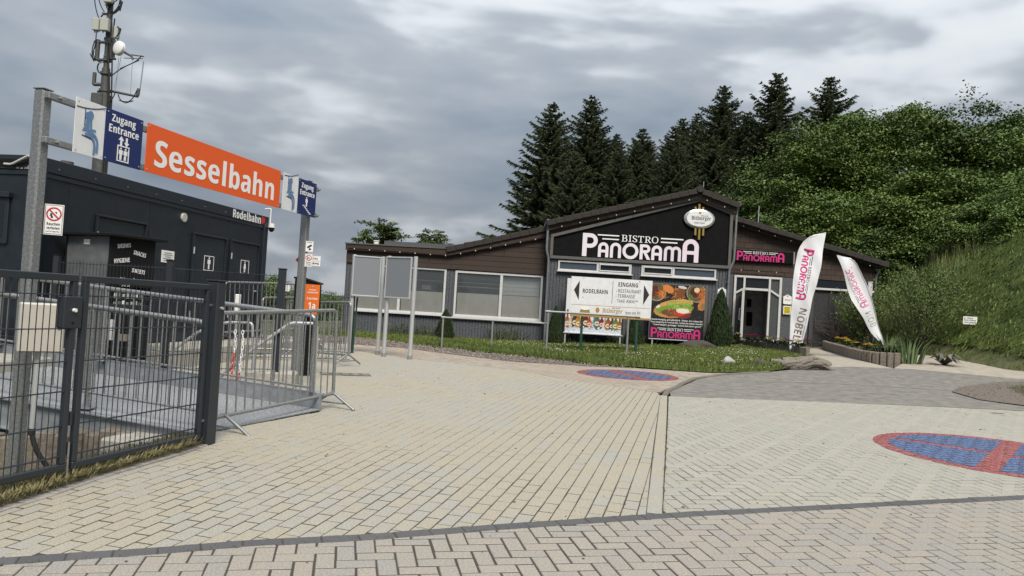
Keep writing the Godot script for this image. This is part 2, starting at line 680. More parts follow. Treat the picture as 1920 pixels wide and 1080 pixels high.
	mat("black", 0.009, 0.009, 0.010, 0.65).metallic_specular = 0.3
	mat("rubber", 0.014, 0.014, 0.014, 0.7)
	mat("mast", 0.115, 0.12, 0.12, 0.6, 0.3, soft, 1.5)
	mat("radio_box", 0.40, 0.41, 0.37, 0.6)
	mat("white", 0.74, 0.74, 0.73, 0.5)
	mat("sign_white", 0.76, 0.765, 0.775, 0.45, 0.0, clean, 0.9)
	mat("print_black", 0.014, 0.014, 0.015, 0.6)
	mat("orange", 0.74, 0.10, 0.010, 0.5)
	mat("box_orange", 0.72, 0.15, 0.012, 0.5)
	mat("navy", 0.006, 0.018, 0.105, 0.45)
	mat("steel_blue", 0.105, 0.20, 0.36, 0.5)
	mat("print_white", 0.80, 0.80, 0.80, 0.5)
	mat("red", 0.55, 0.02, 0.02, 0.5)
	mat("prohibition", 0.45, 0.012, 0.04, 0.5)
	mat("pink0", 0.70, 0.62, 0.70, 0.5)
	mat("pink1", 0.76, 0.70, 0.76, 0.5)
	mat("pink2", 0.74, 0.64, 0.73, 0.5)
	mat("magenta", 0.53, 0.025, 0.175, 0.5)
	mat("flag_pink", 0.60, 0.035, 0.22, 0.8)
	mat("flag_pink_back", 0.62, 0.22, 0.36, 0.85)
	mat("flag_grey_back", 0.50, 0.53, 0.49, 0.85)
	mat("taupe", 0.27, 0.235, 0.195, 0.8)
	var c := mat("flag", 0.72, 0.73, 0.76, 0.85)
	c.backlight_enabled = true
	c.backlight = Color(0.35, 0.35, 0.37)
	mat("gold", 0.42, 0.31, 0.10, 0.4, 0.55)
	mat("gold_print", 0.36, 0.22, 0.06, 0.6)
	mat("chrome", 0.62, 0.64, 0.62, 0.2, 0.85)
	mat("post_green", 0.012, 0.055, 0.035, 0.5)
	mat("cream", 0.56, 0.545, 0.50, 0.5, 0.0, clean, 0.9)
	mat("cream_warm", 0.50, 0.465, 0.41, 0.5, 0.0, clean, 0.9)
	mat("grey_panel", 0.15, 0.16, 0.165, 0.45, 0.0, soft, 0.8)
	mat("yellow", 0.62, 0.50, 0.02, 0.6)
	mat("bulb", 0.50, 0.48, 0.44, 0.25)
	mat("far_hill", 0.045, 0.065, 0.04, 1.0, 0.0, soft, 0.02)


# ------------------------------------------------------------------ terrain
# height of the plaza at x and at d metres in front of the camera
func G(x: float, d: float) -> float:
	var y := 0.04 * d
	if d > 11.0:
		y = 0.355 + 0.006 * (d - 11.0)
	elif d > 6.0:
		var t := d - 6.0
		y = 0.24 + 0.04 * t - 0.0034 * t * t
	return y + 0.04 * maxf(0.0, x) * smoothstep(12.0, 24.0, d)


func on(x: float, d: float, up := 0.0) -> Vector3:
	return Vector3(x, G(x, d) + up, -d)


func lean(x: float, d: float) -> Basis:
	var dx := (G(x + 0.1, d) - G(x - 0.1, d)) / 0.2
	var dd := (G(x, d + 0.1) - G(x, d - 0.1)) / 0.2
	var n := Vector3(-dx, 1, dd).normalized()
	var z := Vector3.RIGHT.cross(n).normalized()
	return Basis(n.cross(z), n, z)


# distance to the right of the foot of the bank
func bank(x: float, d: float) -> float:
	var foot := 12.95
	if d < 20.0:
		foot = 13.2 + (20.0 - d) * 0.9
	elif d > 26.0:
		foot = 12.9
	return x - foot


func hill(x: float, d: float) -> float:
	var s := bank(x, d)
	var a := 0.0
	if s > 0.0:
		a = 0.80 * s if s < 5.2 else 4.16 + 0.30 * (s - 5.2)
		a *= smoothstep(9.0, 17.0, d)
	var b := 0.0
	if d > 34.0:
		b = 0.42 * (d - 34.0) * smoothstep(-7.0, 3.0, x)
	var top := maxf(a, b)
	return top if top < 5.0 else 5.0 + 2.2 * (1.0 - exp(-(top - 5.0) / 4.0))


func gate_x(d: float) -> float:
	return -2.56 - (6.7 - d) * 0.262


func terrain(x: float, d: float) -> float:
	var y := G(x, d) if d < 60.0 else G(x, 60.0)
	y += hill(x, d)
	if d > 1.0 and d < 26.4 and bank(x, d) < 0.4:
		y -= 0.16
	# the ground falls away under the bridge and out to the valley on the left
	var left := gate_x(minf(d, 8.6)) - x
	if left > 0.05 and d < 9.2:
		y -= minf(0.10 + 3.0 * maxf(0.0, left - 0.12), 0.9 + 0.3 * left) * (1.0 - smoothstep(8.6, 9.2, d))
	if x < -14.0 and d > 4.0:
		y -= 0.16 * (-14.0 - x) * smoothstep(-14.0, -26.0, x)
	if d > 34.0 and x < -7.0:
		y -= minf(0.10 * (d - 34.0) * smoothstep(-7.0, -16.0, x), 30.0)
	return maxf(y, -30.0)


func make_terrain() -> void:
	var xs := []
	var ds := []
	var v := -900.0
	while v < 900.0:
		xs.append(v)
		v += clampf(absf(v + 0.0) * 0.06, 0.35, 60.0)
	v = -300.0
	while v < 1500.0:
		ds.append(v)
		v += clampf(absf(v - 8.0) * 0.055, 0.4, 70.0)
	var s := st()
	s.set_smooth_group(0)
	for j in ds.size():
		for i in xs.size():
			s.add_vertex(Vector3(xs[i], terrain(xs[i], ds[j]), -ds[j]))
	var w := xs.size()
	for j in ds.size() - 1:
		for i in w - 1:
			var k := j * w + i
			for q in [k, k + w, k + 1, k + 1, k + w, k + w + 1]:
				s.add_index(q)
	s.generate_normals()
	structure(mi("ground", s.commit(), M.ground))
	# wooded ridge across the valley, far off on the left
	s = st()
	var n := FastNoiseLite.new()
	n.seed = 4
	n.frequency = 0.006
	n.fractal_octaves = 5
	for j in 14:
		for i in 90:
			var x := -900.0 + i * 15.0
			var t := j / 13.0
			var y := -34.0 + (34.0 + 6.0 + 11.0 * n.get_noise_1d(x) + 5.0 * n.get_noise_2d(x * 9.0, j * 50.0)) * sin(t * PI)
			s.add_vertex(Vector3(x, y, -640.0 - t * 420.0))
	for j in 13:
		for i in 89:
			var k := j * 90 + i
			for q in [k, k + 90, k + 1, k + 1, k + 90, k + 91]:
				s.add_index(q)
	s.generate_normals()
	structure(mi("hills", s.commit(), M.far_hill))


# a sheet over the plaza: the part of poly (x, d) that lies in each cell of a grid
func sheet(called: String, poly: PackedVector2Array, material: Material, lift: float, parent: Node = self, cell := 1.0, bump := 0.0) -> MeshInstance3D:
	var lo := poly[0]
	var hi := poly[0]
	for p in poly:
		lo = lo.min(p)
		hi = hi.max(p)
	var s := st()
	var n := FastNoiseLite.new()
	n.frequency = 0.35
	var x := floorf(lo.x / cell) * cell
	while x < hi.x:
		var d := floorf(lo.y / cell) * cell
		while d < hi.y:
			for piece in Geometry2D.intersect_polygons(poly, rect(x, d, x + cell, d + cell)):
				var ix := Geometry2D.triangulate_polygon(piece)
				for i in range(0, ix.size(), 3):
					var q := []
					for k in 3:
						var p: Vector2 = piece[ix[i + k]]
						q.append(on(p.x, p.y, lift + bump * n.get_noise_2d(p.x, p.y)))
					tri(s, q[0], q[1], q[2], Vector3.UP)
			d += cell
		x += cell
	return mi(called, s.commit(), material, parent)


func area(a: Array) -> PackedVector2Array:
	var p := PackedVector2Array()
	for i in range(0, a.size(), 2):
		p.append(Vector2(a[i], a[i + 1]))
	return p


# ------------------------------------------------------------------ paving
var laid := []      # outlines of all pavers that a painted sign may cross


func paver_prism(s: SurfaceTool, poly: PackedVector2Array, lift: float, bev: float, col := Color.WHITE, deep := 0.022) -> void:
	var c := Vector2.ZERO
	for p in poly:
		c += p / poly.size()
	var n: Vector3 = lean(c.x, c.y).y
	var top := []
	var low := []
	for p in poly:
		var e := c - p
		var q := p + e.normalized() * minf(bev * 1.3, e.length() * 0.3)
		top.append(on(q.x, q.y, lift))
		low.append(on(p.x, p.y, lift - bev))
	s.set_color(col)
	for i in range(1, top.size() - 1):
		tri(s, top[0], top[i], top[i + 1], n)
	for i in top.size():
		var k := (i + 1) % top.size()
		var out := poly[k] - poly[i]
		var m := Vector3(out.y, 0, out.x).normalized()
		if m.dot(Vector3(poly[i].x - c.x, 0, -(poly[i].y - c.y))) < 0.0:
			m = -m
		quad(s, top[i], top[k], low[k], low[i], (m + n).normalized())
		quad(s, low[i], low[k], low[k] - Vector3(0, deep, 0), low[i] - Vector3(0, deep, 0), m)


func paver_mesh(l: float, w: float, bev: float, variant: int) -> Mesh:
	var key := "paver%s %s %d" % [l, w, variant]
	if cache.has(key):
		return cache[key]
	var r := RandomNumberGenerator.new()
	r.seed = 100 + variant
	var s := st()
	var hx := l * 0.5
	var hz := w * 0.5
	var lo := [Vector3(-hx, 0, -hz), Vector3(hx, 0, -hz), Vector3(hx, 0, hz), Vector3(-hx, 0, hz)]
	var top := []
	for p in lo:
		top.append(Vector3(p.x - signf(p.x) * bev * r.randf_range(0.9, 1.5), bev + r.randf_range(-0.0006, 0.0006), p.z - signf(p.z) * bev * r.randf_range(0.9, 1.5)))
	quad(s, top[0], top[1], top[2], top[3], Vector3.UP)
	for i in 4:
		var k := (i + 1) % 4
		var m: Vector3 = (lo[i] + lo[k]).normalized()
		quad(s, top[i], top[k], lo[k], lo[i], (m + Vector3.UP).normalized())
		quad(s, lo[i], lo[k], lo[k] + Vector3(0, -0.022, 0), lo[i] + Vector3(0, -0.022, 0), m)
	cache[key] = s.commit()
	return cache[key]


# lays stones into region; the 300 that show largest are pieces of their own, the rest one joined part
# stones: [centre, direction angle in (x, d), length, width]
func lay(root: Node3D, region: PackedVector2Array, stones: Array, key: String, kinds: int, bev: float, lift: float, own := 300, called := "paver", near_of := Vector2(0, 0), keep := false) -> void:
	var whole := []
	var s := st()
	var any := false
	for e in stones:
		var c: Vector2 = e[0]
		var ux := Vector2(cos(e[1]), sin(e[1]))
		var uy := Vector2(-ux.y, ux.x)
		var hx: Vector2 = ux * e[2] * 0.5
		var hy: Vector2 = uy * e[3] * 0.5
		var q := PackedVector2Array([c - hx - hy, c + hx - hy, c + hx + hy, c - hx + hy])
		var inside := 0
		for p in q:
			if Geometry2D.is_point_in_polygon(p, region):
				inside += 1
		if inside == 4:
			whole.append([c.distance_to(near_of), c, e[1], e[2], e[3], q])
			if keep:
				laid.append(q)
			continue
		if inside == 0 and not Geometry2D.is_point_in_polygon(c, region):
			continue
		for piece in Geometry2D.intersect_polygons(q, region):
			if piece.size() < 3 or absf(poly_area(piece)) < 0.0006:
				continue
			paver_prism(s, piece, lift + rng.randf_range(-0.0015, 0.0015), bev, M[key + str(rng.randi() % kinds)].albedo_color.srgb_to_linear())
			any = true
			if keep:
				laid.append(piece)
	var batch := FastNoiseLite.new()
	batch.seed = 12
	batch.frequency = 0.32
	whole.sort_custom(func(a, b): return a[0] < b[0])
	for i in whole.size():
		var e = whole[i]
		var c: Vector2 = e[1]
		var k := rng.randi() % kinds
		var zone := batch.get_noise_2d(c.x, c.y * 0.6)
		if rng.randf() < 0.8:
			k = (k % (kinds / 2)) + (kinds / 2 if zone > 0.0 else 0)
		if i < own:
			var b := lean(c.x, c.y) * Basis(Vector3.UP, e[2]) * Basis(Vector3(rng.randfn(), 0, rng.randfn()).normalized(), rng.randf_range(-0.004, 0.004))
			mi(called, paver_mesh(e[3], e[4], bev, rng.randi() % 4), M[key + str(k)], root, Transform3D(b, on(c.x, c.y, lift - bev + rng.randf_range(-0.0015, 0.0015))))
		else:
			paver_prism(s, e[5], lift + rng.randf_range(-0.0015, 0.0015), bev, M[key + str(k)].albedo_color.srgb_to_linear())
			any = true
	if any:
		stuff(mi(called + "_field", s.commit(), M.sett, root))


func poly_area(p: PackedVector2Array) -> float:
	var a := 0.0
	for i in p.size():
		a += p[i].cross(p[(i + 1) % p.size()])
	return a * 0.5


func running(o: Vector2, ang: float, l: float, w: float, cross: float, joint: float, n: int, m: int) -> Array:
	var out := []
	var ux := Vector2(cos(ang), sin(ang))
	var uy := Vector2(-ux.y, ux.x)
	for j in range(-m, m):
		var slip := 0.5 * (j & 1) + rng.randf_range(-0.03, 0.03)
		for i in range(-n, n):
			out.append([o + ux * (i + slip) * l + uy * j * w, ang + rng.randf_range(-0.006, 0.006), l - cross, w - joint])
	return out


func herringbone(o: Vector2, ang: float, u: float, jx: float, jy: float, n: int) -> Array:
	var out := []
	var ux := Vector2(cos(ang), sin(ang))
	var uy := Vector2(ux.y, -ux.x)
	for i in range(-n, n):
		for j in range(-n, n):
			var p := Vector2(3 * i - j, i + j)
			out.append([o + ux * (p.x + 1.0) * u + uy * (p.y + 0.5) * u, ang + rng.randf_range(-0.008, 0.008), 2 * u - jx, u - jy])
			out.append([o + ux * (p.x + 2.5) * u + uy * (p.y + 1.0) * u, ang + PI / 2 + rng.randf_range(-0.008, 0.008), 2 * u - jy, u - jx])
	return out


func along(pts: Array, at_len: float) -> Array:
	var left := at_len
	for i in pts.size() - 1:
		var l: float = pts[i].distance_to(pts[i + 1])
		if left <= l or i == pts.size() - 2:
			var dir: Vector2 = (pts[i + 1] - pts[i]) / l
			return [pts[i] + dir * left, dir.angle()]
		left -= l
	return []


func smooth_line(a: Array) -> Array:
	var c := Curve2D.new()
	for i in range(0, a.size(), 2):
		var p := Vector2(a[i], a[i + 1])
		var t := Vector2.ZERO
		if i >= 2 and i < a.size() - 2:
			t = (Vector2(a[i + 2], a[i + 3]) - Vector2(a[i - 2], a[i - 1])) / 6.0
		c.add_point(p, -t, t)
	return Array(c.tessellate_even_length(4, 0.12))


func row_of(pts: Array, l: float, w: float, joint: float) -> Array:
	var total := 0.0
	for i in pts.size() - 1:
		total += pts[i].distance_to(pts[i + 1])
	var out := []
	var x := l * 0.5
	while x < total:
		var q := along(pts, x)
		out.append([q[0], q[1], l - joint, w])
		x += l
	return out


func side_line(pts: Array, off: float) -> Array:
	var out := []
	for i in pts.size():
		var t: Vector2 = (pts[mini(i + 1, pts.size() - 1)] - pts[maxi(i - 1, 0)]).normalized()
		out.append(pts[i] + Vector2(-t.y, t.x) * off)
	return out


func make_paving() -> void:
	# the dark edging band sweeps across the foreground
	var mid := smooth_line([-4.2, 3.15, -3.4, 3.55, -2.5, 3.945, -1.82, 4.215, -1.36, 4.415, -0.765, 4.62, 0.09, 4.98, 1.125, 5.39, 1.965, 5.69, 4.395, 6.53, 7.5, 7.55, 10.0, 8.3])
	var near := side_line(mid, -0.056)
	var far := side_line(mid, 0.056)
	var whole := PackedVector2Array([Vector2(-3.5, 0.6), Vector2(10.0, 0.6)])
	var back := near.duplicate()
	back.reverse()
	whole.append_array(PackedVector2Array(back))
	whole.append(Vector2(-4.2, 0.6))
	var front := structure(Node3D.new())
	put(front, "front_paving")
	sheet("bedding_sand", whole, M.joint, -0.0028, front)
	lay(front, whole, herringbone(Vector2(0.15, 4.66), 0.21, 0.1085, 0.0055, 0.0065, 62), "front", 6, 0.006, 0.0, 300, "paver", Vector2(0.3, 3.4))
	var band := structure(Node3D.new())
	put(band, "edging_band")
	var strip := PackedVector2Array(far)
	strip.append_array(PackedVector2Array(back))
	sheet("bedding_sand", strip, M.joint, -0.0028, band)
	var big := area([-9, 0, 14, 0, 14, 14, -9, 14])
	lay(band, big, row_of(mid, 0.217, 0.106, 0.005), "band", 3, 0.004, 0.001, 300, "edging_stone")

	# sandy stones in running bond on the left, up to the old paving by the lawn
	var left := PackedVector2Array()
	for p in far:
		if p.x > -3.25 and p.x < 1.01:
			left.append(p)
	left.append_array(area([1.02, 5.40, 1.38, 7.17, 2.43, 12.2, 2.48, 12.66, 1.06, 14.0, 0.1, 15.5, -2.1, 16.75, -3.78, 18.4, -5.0, 20.3, -8.5, 21.0, -8.5, 17.5, -4.9, 16.9, -5.4, 10.6, -3.4, 9.75, -2.75, 9.1, -2.06, 8.74, -2.05, 8.6, -2.70, 7.15, -2.52, 6.62, -2.61, 6.14, -2.78, 5.58, -2.98, 4.67, -3.24, 3.9]))
	var lp := structure(Node3D.new())
	put(lp, "plaza_paving")
	sheet("bedding_sand", left, M.joint, -0.0028, lp)
	lay(lp, left, running(Vector2(-2.4, 5.2), 1.332, 0.217, 0.109, 0.0085, 0.0045, 90, 90), "sandy", 6, 0.005, 0.0, 300, "paver", Vector2(-0.6, 3.4), true)
	# one row of stones lengthwise between the two bonds
	var sol := smooth_line([1.085, 5.44, 1.445, 7.17, 1.95, 9.6, 2.485, 12.2])
	var soldier := structure(Node3D.new())
	put(soldier, "divider_row")
	var sp := PackedVector2Array(side_line(sol, 0.062))
	var sb := side_line(sol, -0.062)
	sb.reverse()
	sp.append_array(PackedVector2Array(sb))
	sheet("bedding_sand", sp, M.joint, -0.0028, soldier)
	lay(soldier, area([-9, 5.2, 14, 5.2, 14, 14, -9, 14]), row_of(sol, 0.218, 0.107, 0.005), "sandy", 6, 0.004, 0.001, 300, "paver")
	# grey herringbone on the right
	var right := PackedVector2Array([Vector2(1.149, 5.46)])
	for p in far:
		if p.x > 1.15:
			right.append(p)
	right.append_array(area([10.0, 13.2, 8.76, 13.1, 6.88, 12.95, 5.37, 12.75, 2.79, 12.24, 2.56, 12.2, 2.02, 9.6, 1.51, 7.17]))
	var rp := structure(Node3D.new())
	put(rp, "court_paving")
	sheet("bedding_sand", right, M.joint, -0.0028, rp)
	lay(rp, right, herringbone(Vector2(4.0, 8.0), 0.19, 0.1085, 0.0050, 0.0085, 60), "grey", 6, 0.005, 0.0, 300, "paver", Vector2(1.6, 4.6), true)

	# old pinkish setts by the lawn
	var old := area([2.50, 12.68, 2.66, 13.1, 2.99, 13.8, 3.73, 15.5, 4.54, 16.55, 5.4, 17.2, 4.3, 16.85, 3.07, 17.2, 1.70, 17.15, 0.1, 17.55, -1.05, 18.5, -2.76, 20.1, -4.1, 20.4, -5.0, 20.4, -3.78, 18.45, -2.1, 16.79, 0.1, 15.54, 1.06, 14.03])
	var op := structure(Node3D.new())
	put(op, "old_setts")
	sheet("bedding_sand", old, M.joint, -0.0035, op)
	var cols := []
	for i in 5:
		mat("old%d" % i, [0.46, 0.42, 0.48, 0.39, 0.44][i], [0.385, 0.345, 0.41, 0.335, 0.37][i], [0.305, 0.275, 0.34, 0.275, 0.30][i], 0.95)
	lay(op, old, herringbone(Vector2(0.8, 16.0), 0.5, 0.108, 0.010, 0.012, 56), "old", 5, 0.006, 0.0, 0, "sett", Vector2.ZERO, true)

	# asphalt yard, pale path to the door, concrete drive behind
	structure(sheet("asphalt_yard", area([2.60, 12.21, 2.79, 12.27, 5.37, 12.78, 6.88, 12.98, 8.76, 13.13, 10.0, 13.23, 14.0, 13.6, 16.0, 16.0, 13.2, 18.0, 12.09, 18.2, 10.23, 19.4, 8.69, 19.6, 7.39, 19.0, 5.87, 17.6, 4.6, 16.62, 3.83, 15.5, 3.09, 13.8, 2.72, 12.9]), M.asphalt, -0.004))
	structure(sheet("entrance_path", area([7.39, 19.0, 8.69, 19.6, 9.7, 19.5, 9.62, 21.6, 10.04, 24.2, 10.6, 26.4, 10.6, 27.3, 7.7, 27.3, 8.75, 25.6, 8.72, 22.9, 8.62, 22.0, 7.6, 19.6]), M.path, -0.004))
	structure(sheet("concrete_drive", area([9.72, 19.5, 10.23, 19.43, 12.09, 18.23, 13.2, 18.03, 16.0, 16.03, 18.0, 15.0, 18.0, 16.6, 14.2, 19.4, 13.35, 20.6, 13.0, 23.0, 13.0, 34.0, 11.9, 34.0, 11.4, 24.0, 10.6, 20.8]), M.path, -0.005))
	structure(sheet("dirt_island", area([8.89, 15.48, 9.5, 16.3, 10.19, 16.85, 11.2, 17.5, 12.6, 17.9, 14.0, 17.0, 14.0, 14.0, 12.0, 13.5, 9.6, 13.5, 8.8, 14.4]), M.gravel, 0.012, self, 0.5, 0.02))
	structure(sheet("asphalt_seam", PackedVector2Array(ribbon([5.0, 15.6, 6.2, 15.9, 7.6, 15.9, 9.0, 15.75, 10.2, 15.4], 0.06)), M.seam, 0.0))
	structure(sheet("asphalt_seam", PackedVector2Array(ribbon([5.6, 12.86, 7.0, 13.08, 8.8, 13.24], 0.06)), M.seam, 0.0))
	litter()
	# stone kerb round the corner of the asphalt
	var kc := smooth_line([2.52, 12.3, 2.72, 13.0, 3.02, 13.75, 3.35, 14.6, 3.76, 15.48, 4.2, 16.1, 4.57, 16.55, 5.3, 17.15, 5.95, 17.6])
	var kerb := structure(Node3D.new())
	put(kerb, "corner_kerb")
	mat("old_kerb0", 0.25, 0.22, 0.18, 0.95, 0.0, cache["stone"], 1.0)
	mat("old_kerb1", 0.21, 0.19, 0.155, 0.95, 0.0, cache["stone"], 1.0)
	lay(kerb, area([0, 10, 9, 10, 9, 20, 0, 20]), row_of(kc, 0.5, 0.09, 0.008), "old_kerb", 2, 0.012, 0.022, 300, "kerb_stone")
	# pale kerb between the plaza and the strip of dry grass
	var lk := smooth_line([-3.5, 3.3, -3.02, 4.74, -2.83, 5.6, -2.67, 6.2, -2.57, 6.66])
	var lkn := structure(Node3D.new())
	put(lkn, "grass_kerb")
	mat("pale_kerb0", 0.46, 0.43, 0.40, 0.9, 0.0, cache["stone"], 1.0)
	mat("pale_kerb1", 0.43, 0.405, 0.38, 0.9, 0.0, cache["stone"], 1.0)
	lay(lkn, area([-9, 0, 9, 0, 9, 9, -9, 9]), row_of(lk, 0.62, 0.115, 0.006), "pale_kerb", 2, 0.006, 0.012, 300, "kerb_stone")
	# bed of the flat strip between lawn and setts
	structure(sheet("gravel_strip", area([-6.0, 20.6, -5.0, 20.42, -4.1, 20.42, -2.76, 20.12, -1.05, 18.52, 0.1, 17.57, 1.70, 17.17, 3.07, 17.22, 1.8, 17.8, 0.64, 19.2, -1.21, 20.6, -1.98, 21.2, -4.0, 23.6, -6.5, 24.4]), M.gravel, -0.006))
	pebbles()
	no_waiting("painted no-waiting roundel in blue and red on the grey court paving at right", Vector2(5.42, 8.45), 1.27, Vector2(0.76, -0.65), Vector2(0.62, 0.785))
	no_waiting("smaller-looking painted blue and red no-waiting roundel on the old setts before the lawn", Vector2(2.42, 15.6), 1.02, Vector2(0.95, 0.31), Vector2(0.26, -0.965))


func ribbon(a: Array, half: float) -> Array:
	var l := smooth_line(a)
	var out := side_line(l, half)
	var back := side_line(l, -half)
	back.reverse()
	out.append_array(back)
	return out


func litter() -> void:
	# crumbs of earth, dry leaves and tiny weeds in the joints
	var s := st()
	add_ball(s, Vector3.ZERO, Vector3(0.012, 0.006, 0.009), 5, 3)
	var xs := []
	var cs := []
	for i in 300:
		var p := pick_in(area([-3.0, 4.0, -1.0, 3.4, 4.0, 4.2, 9.0, 7.0, 9.0, 12.6, 2.5, 12.4, -2.0, 15.5, -3.0, 10.0]))
		var k := rng.randf_range(0.25, 0.75) * (2.0 if rng.randf() < 0.06 else 1.0)
		xs.append(Transform3D(Basis(Vector3.UP, rng.randf() * TAU).scaled(Vector3(k * 1.4, k, k)), on(p.x, p.y, 0.003)))
		cs.append(Color(0.05, 0.04, 0.025).lerp(Color(0.16, 0.12, 0.06), rng.randf()))
	multi("litter", s.commit(), M.pebble, xs, cs)
	xs = []
	cs = []
	for i in 260:
		# along the near edging band and the divider row
		var q := along(smooth_line([-3.4, 3.49, -1.36, 4.35, 0.09, 4.92, 1.965, 5.63, 4.395, 6.47]), rng.randf() * 8.2) if i < 150 else along(smooth_line([1.15, 5.46, 1.51, 7.17, 2.02, 9.6]), rng.randf() * 4.2)
		var p: Vector2 = q[0]
		var k := rng.randf_range(0.10, 0.28)
		xs.append(Transform3D(Basis(Vector3.UP, rng.randf() * TAU).scaled(Vector3(k, k * 0.5, k)), on(p.x, p.y, -0.004)))
		cs.append(Color(0.05, 0.075, 0.02).lerp(Color(0.13, 0.13, 0.05), rng.randf()))
	multi("joint_weeds", grass_tuft(8, 0.085, 0.12, 0.012, 8), M.blade, xs, cs)


func no_waiting(label: String, c: Vector2, r: float, a: Vector2, b: Vector2) -> void:
	var t := thing("no_waiting_roundel", label, "road marking", on(c.x, c.y), "painted no-waiting roundels")
	var outer := disc(c, r, 48)
	var inner := disc(c, r - 0.16, 48)
	var blues := [inner]
	for q in [[a, 0.065], [b, 0.10]]:
		var dir: Vector2 = q[0].normalized()
		var nn := Vector2(-dir.y, dir.x) * float(q[1])
		var bar := PackedVector2Array([c - dir * 3 - nn, c + dir * 3 - nn, c + dir * 3 + nn, c - dir * 3 + nn])
		var next := []
		for p in blues:
			next.append_array(Geometry2D.clip_polygons(p, bar))
		blues = next
	var sr := st()
	var fields := []
	for bl in blues:
		fields.append(st())
	for p in laid:
		if p[0].distance_to(c) > r + 0.3:
			continue
		for e in Geometry2D.intersect_polygons(p, outer):
			flat_on(sr, e, 0.003, t.position)
			for k in blues.size():
				for f in Geometry2D.intersect_polygons(e, blues[k]):
					flat_on(fields[k], f, 0.0055, t.position)
	mi("red_paint", sr.commit(), M.red_paint, t)
	for f in fields:
		mi("blue_paint", f.commit(), M.blue_paint, t)


func flat_on(s: SurfaceTool, p: PackedVector2Array, lift: float, o: Vector3) -> void:
	var c := Vector2.ZERO
	for v in p:
		c += v / p.size()
	var ix := Geometry2D.triangulate_polygon(p)
	for i in range(0, ix.size(), 3):
		var q := []
		for k in 3:
			var v: Vector2 = p[ix[i + k]]
			v += (c - v).limit_length(0.006)
			q.append(on(v.x, v.y, lift) - o)
		tri(s, q[0], q[1], q[2], Vector3.UP)


func multi(called: String, mesh: Mesh, material: Material, xfs: Array, cols: Array = [], parent: Node = self) -> MultiMeshInstance3D:
	var mm := MultiMesh.new()
	mm.transform_format = MultiMesh.TRANSFORM_3D
	mm.use_colors = not cols.is_empty()
	mm.mesh = mesh
	mm.instance_count = xfs.size()
	for i in xfs.size():
		mm.set_instance_transform(i, xfs[i])
		if mm.use_colors:
			mm.set_instance_color(i, cols[i])
	var o := MultiMeshInstance3D.new()
	o.multimesh = mm
	o.material_override = material
	put(o, called, parent)
	stuff(o)
	return o


func pick_in(poly: PackedVector2Array) -> Vector2:
	var lo := poly[0]
	var hi := poly[0]
	for p in poly:
		lo = lo.min(p)
		hi = hi.max(p)
	for k in 60:
		var p := Vector2(rng.randf_range(lo.x, hi.x), rng.randf_range(lo.y, hi.y))
		if Geometry2D.is_point_in_polygon(p, poly):
			return p
	return poly[0]


func pebbles() -> void:
	var s := st()
	add_ball(s, Vector3.ZERO, Vector3(0.022, 0.011, 0.016), 6, 4)
	var mesh := s.commit()
	var strip := area([-6.0, 20.6, -4.1, 20.42, -2.76, 20.12, -1.05, 18.52, 0.1, 17.57, 1.70, 17.17, 3.0, 17.22, 1.8, 17.9, 0.64, 19.4, -1.21, 20.9, -1.98, 21.5, -4.0, 23.6, -6.5, 24.4])
	var isle := area([8.89, 15.48, 9.5, 16.3, 10.19, 16.85, 11.2, 17.5, 12.6, 17.9, 14.0, 17.0, 14.0, 14.0, 12.0, 13.5, 9.6, 13.5, 8.8, 14.4])
	var x := []
	var c := []
	for i in 4600:
		var p := pick_in(strip if i < 3600 else isle)
		var k := rng.randf_range(0.5, 1.4) * (1.0 if i < 3600 else 0.6)
		x.append(Transform3D(Basis(Vector3.UP, rng.randf() * TAU).scaled(Vector3(k, k, k)), on(p.x, p.y, 0.004 if i < 3600 else 0.02)))
		var v := rng.randf_range(0.10, 0.30)
		c.append(Color(v, v * 0.84, v * 0.72))
	multi("gravel", mesh, M.pebble, x, c)


# ------------------------------------------------------------------ the bistro
# upright boards side by side in one part
func board_wall(parent: Node, x0: float, x1: float, y0: float, y1: float, z: float, w := 0.105, m := "grey_wood") -> void:
	var s := st()
	var x := x0
	while x < x1 - 0.01:
		var e := minf(x + w, x1)
		add_box(s, Vector3((x + e) * 0.5, (y0 + y1) * 0.5, z - 0.011 + rng.randf_range(-0.0015, 0.0015)), Vector3(e - x - 0.012, y1 - y0, 0.022), 0.004)
		x = e
	stuff(mi("wall_boards", s.commit(), M[m], parent))
	box("wall", Vector3((x0 + x1) * 0.5, (y0 + y1) * 0.5, z - 0.14), Vector3(x1 - x0, y1 - y0, 0.22), M[m], parent, 0.0)


# lying boards or shingles cut to an outline, each its own piece
func clad(parent: Node, poly: PackedVector2Array, z: float, course: float, length: float, called: String, mats: Array) -> void:
	var lo := poly[0]
	var hi := poly[0]
	for p in poly:
		lo = lo.min(p)
		hi = hi.max(p)
	var j := 0
	var y := lo.y
	while y < hi.y:
		var x := lo.x - (0.5 * length if j % 2 == 1 else 0.0)
		while x < hi.x:
			for piece in Geometry2D.intersect_polygons(poly, rect(x + 0.004, y, x + length - 0.004, y + course - 0.007)):
				if absf(poly_area(piece)) < 0.003:
					continue
				var s := st()
				add_prism(s, piece, 0.0, 0.02)
				mi(called, s.commit(), mats[rng.randi() % mats.size()], parent, Transform3D(Basis(Vector3.RIGHT, -0.05), Vector3(0, y, z)) * Transform3D(Basis(), Vector3(0, -y, 0)) * at(0, 0, rng.randf_range(0, 0.004)))
			x += length
		y += course
		j += 1
	var b := st()
	add_prism(b, poly, z - 0.03, 0.18)
	mi("sheathing", b.commit(), M.brown_wood, parent)


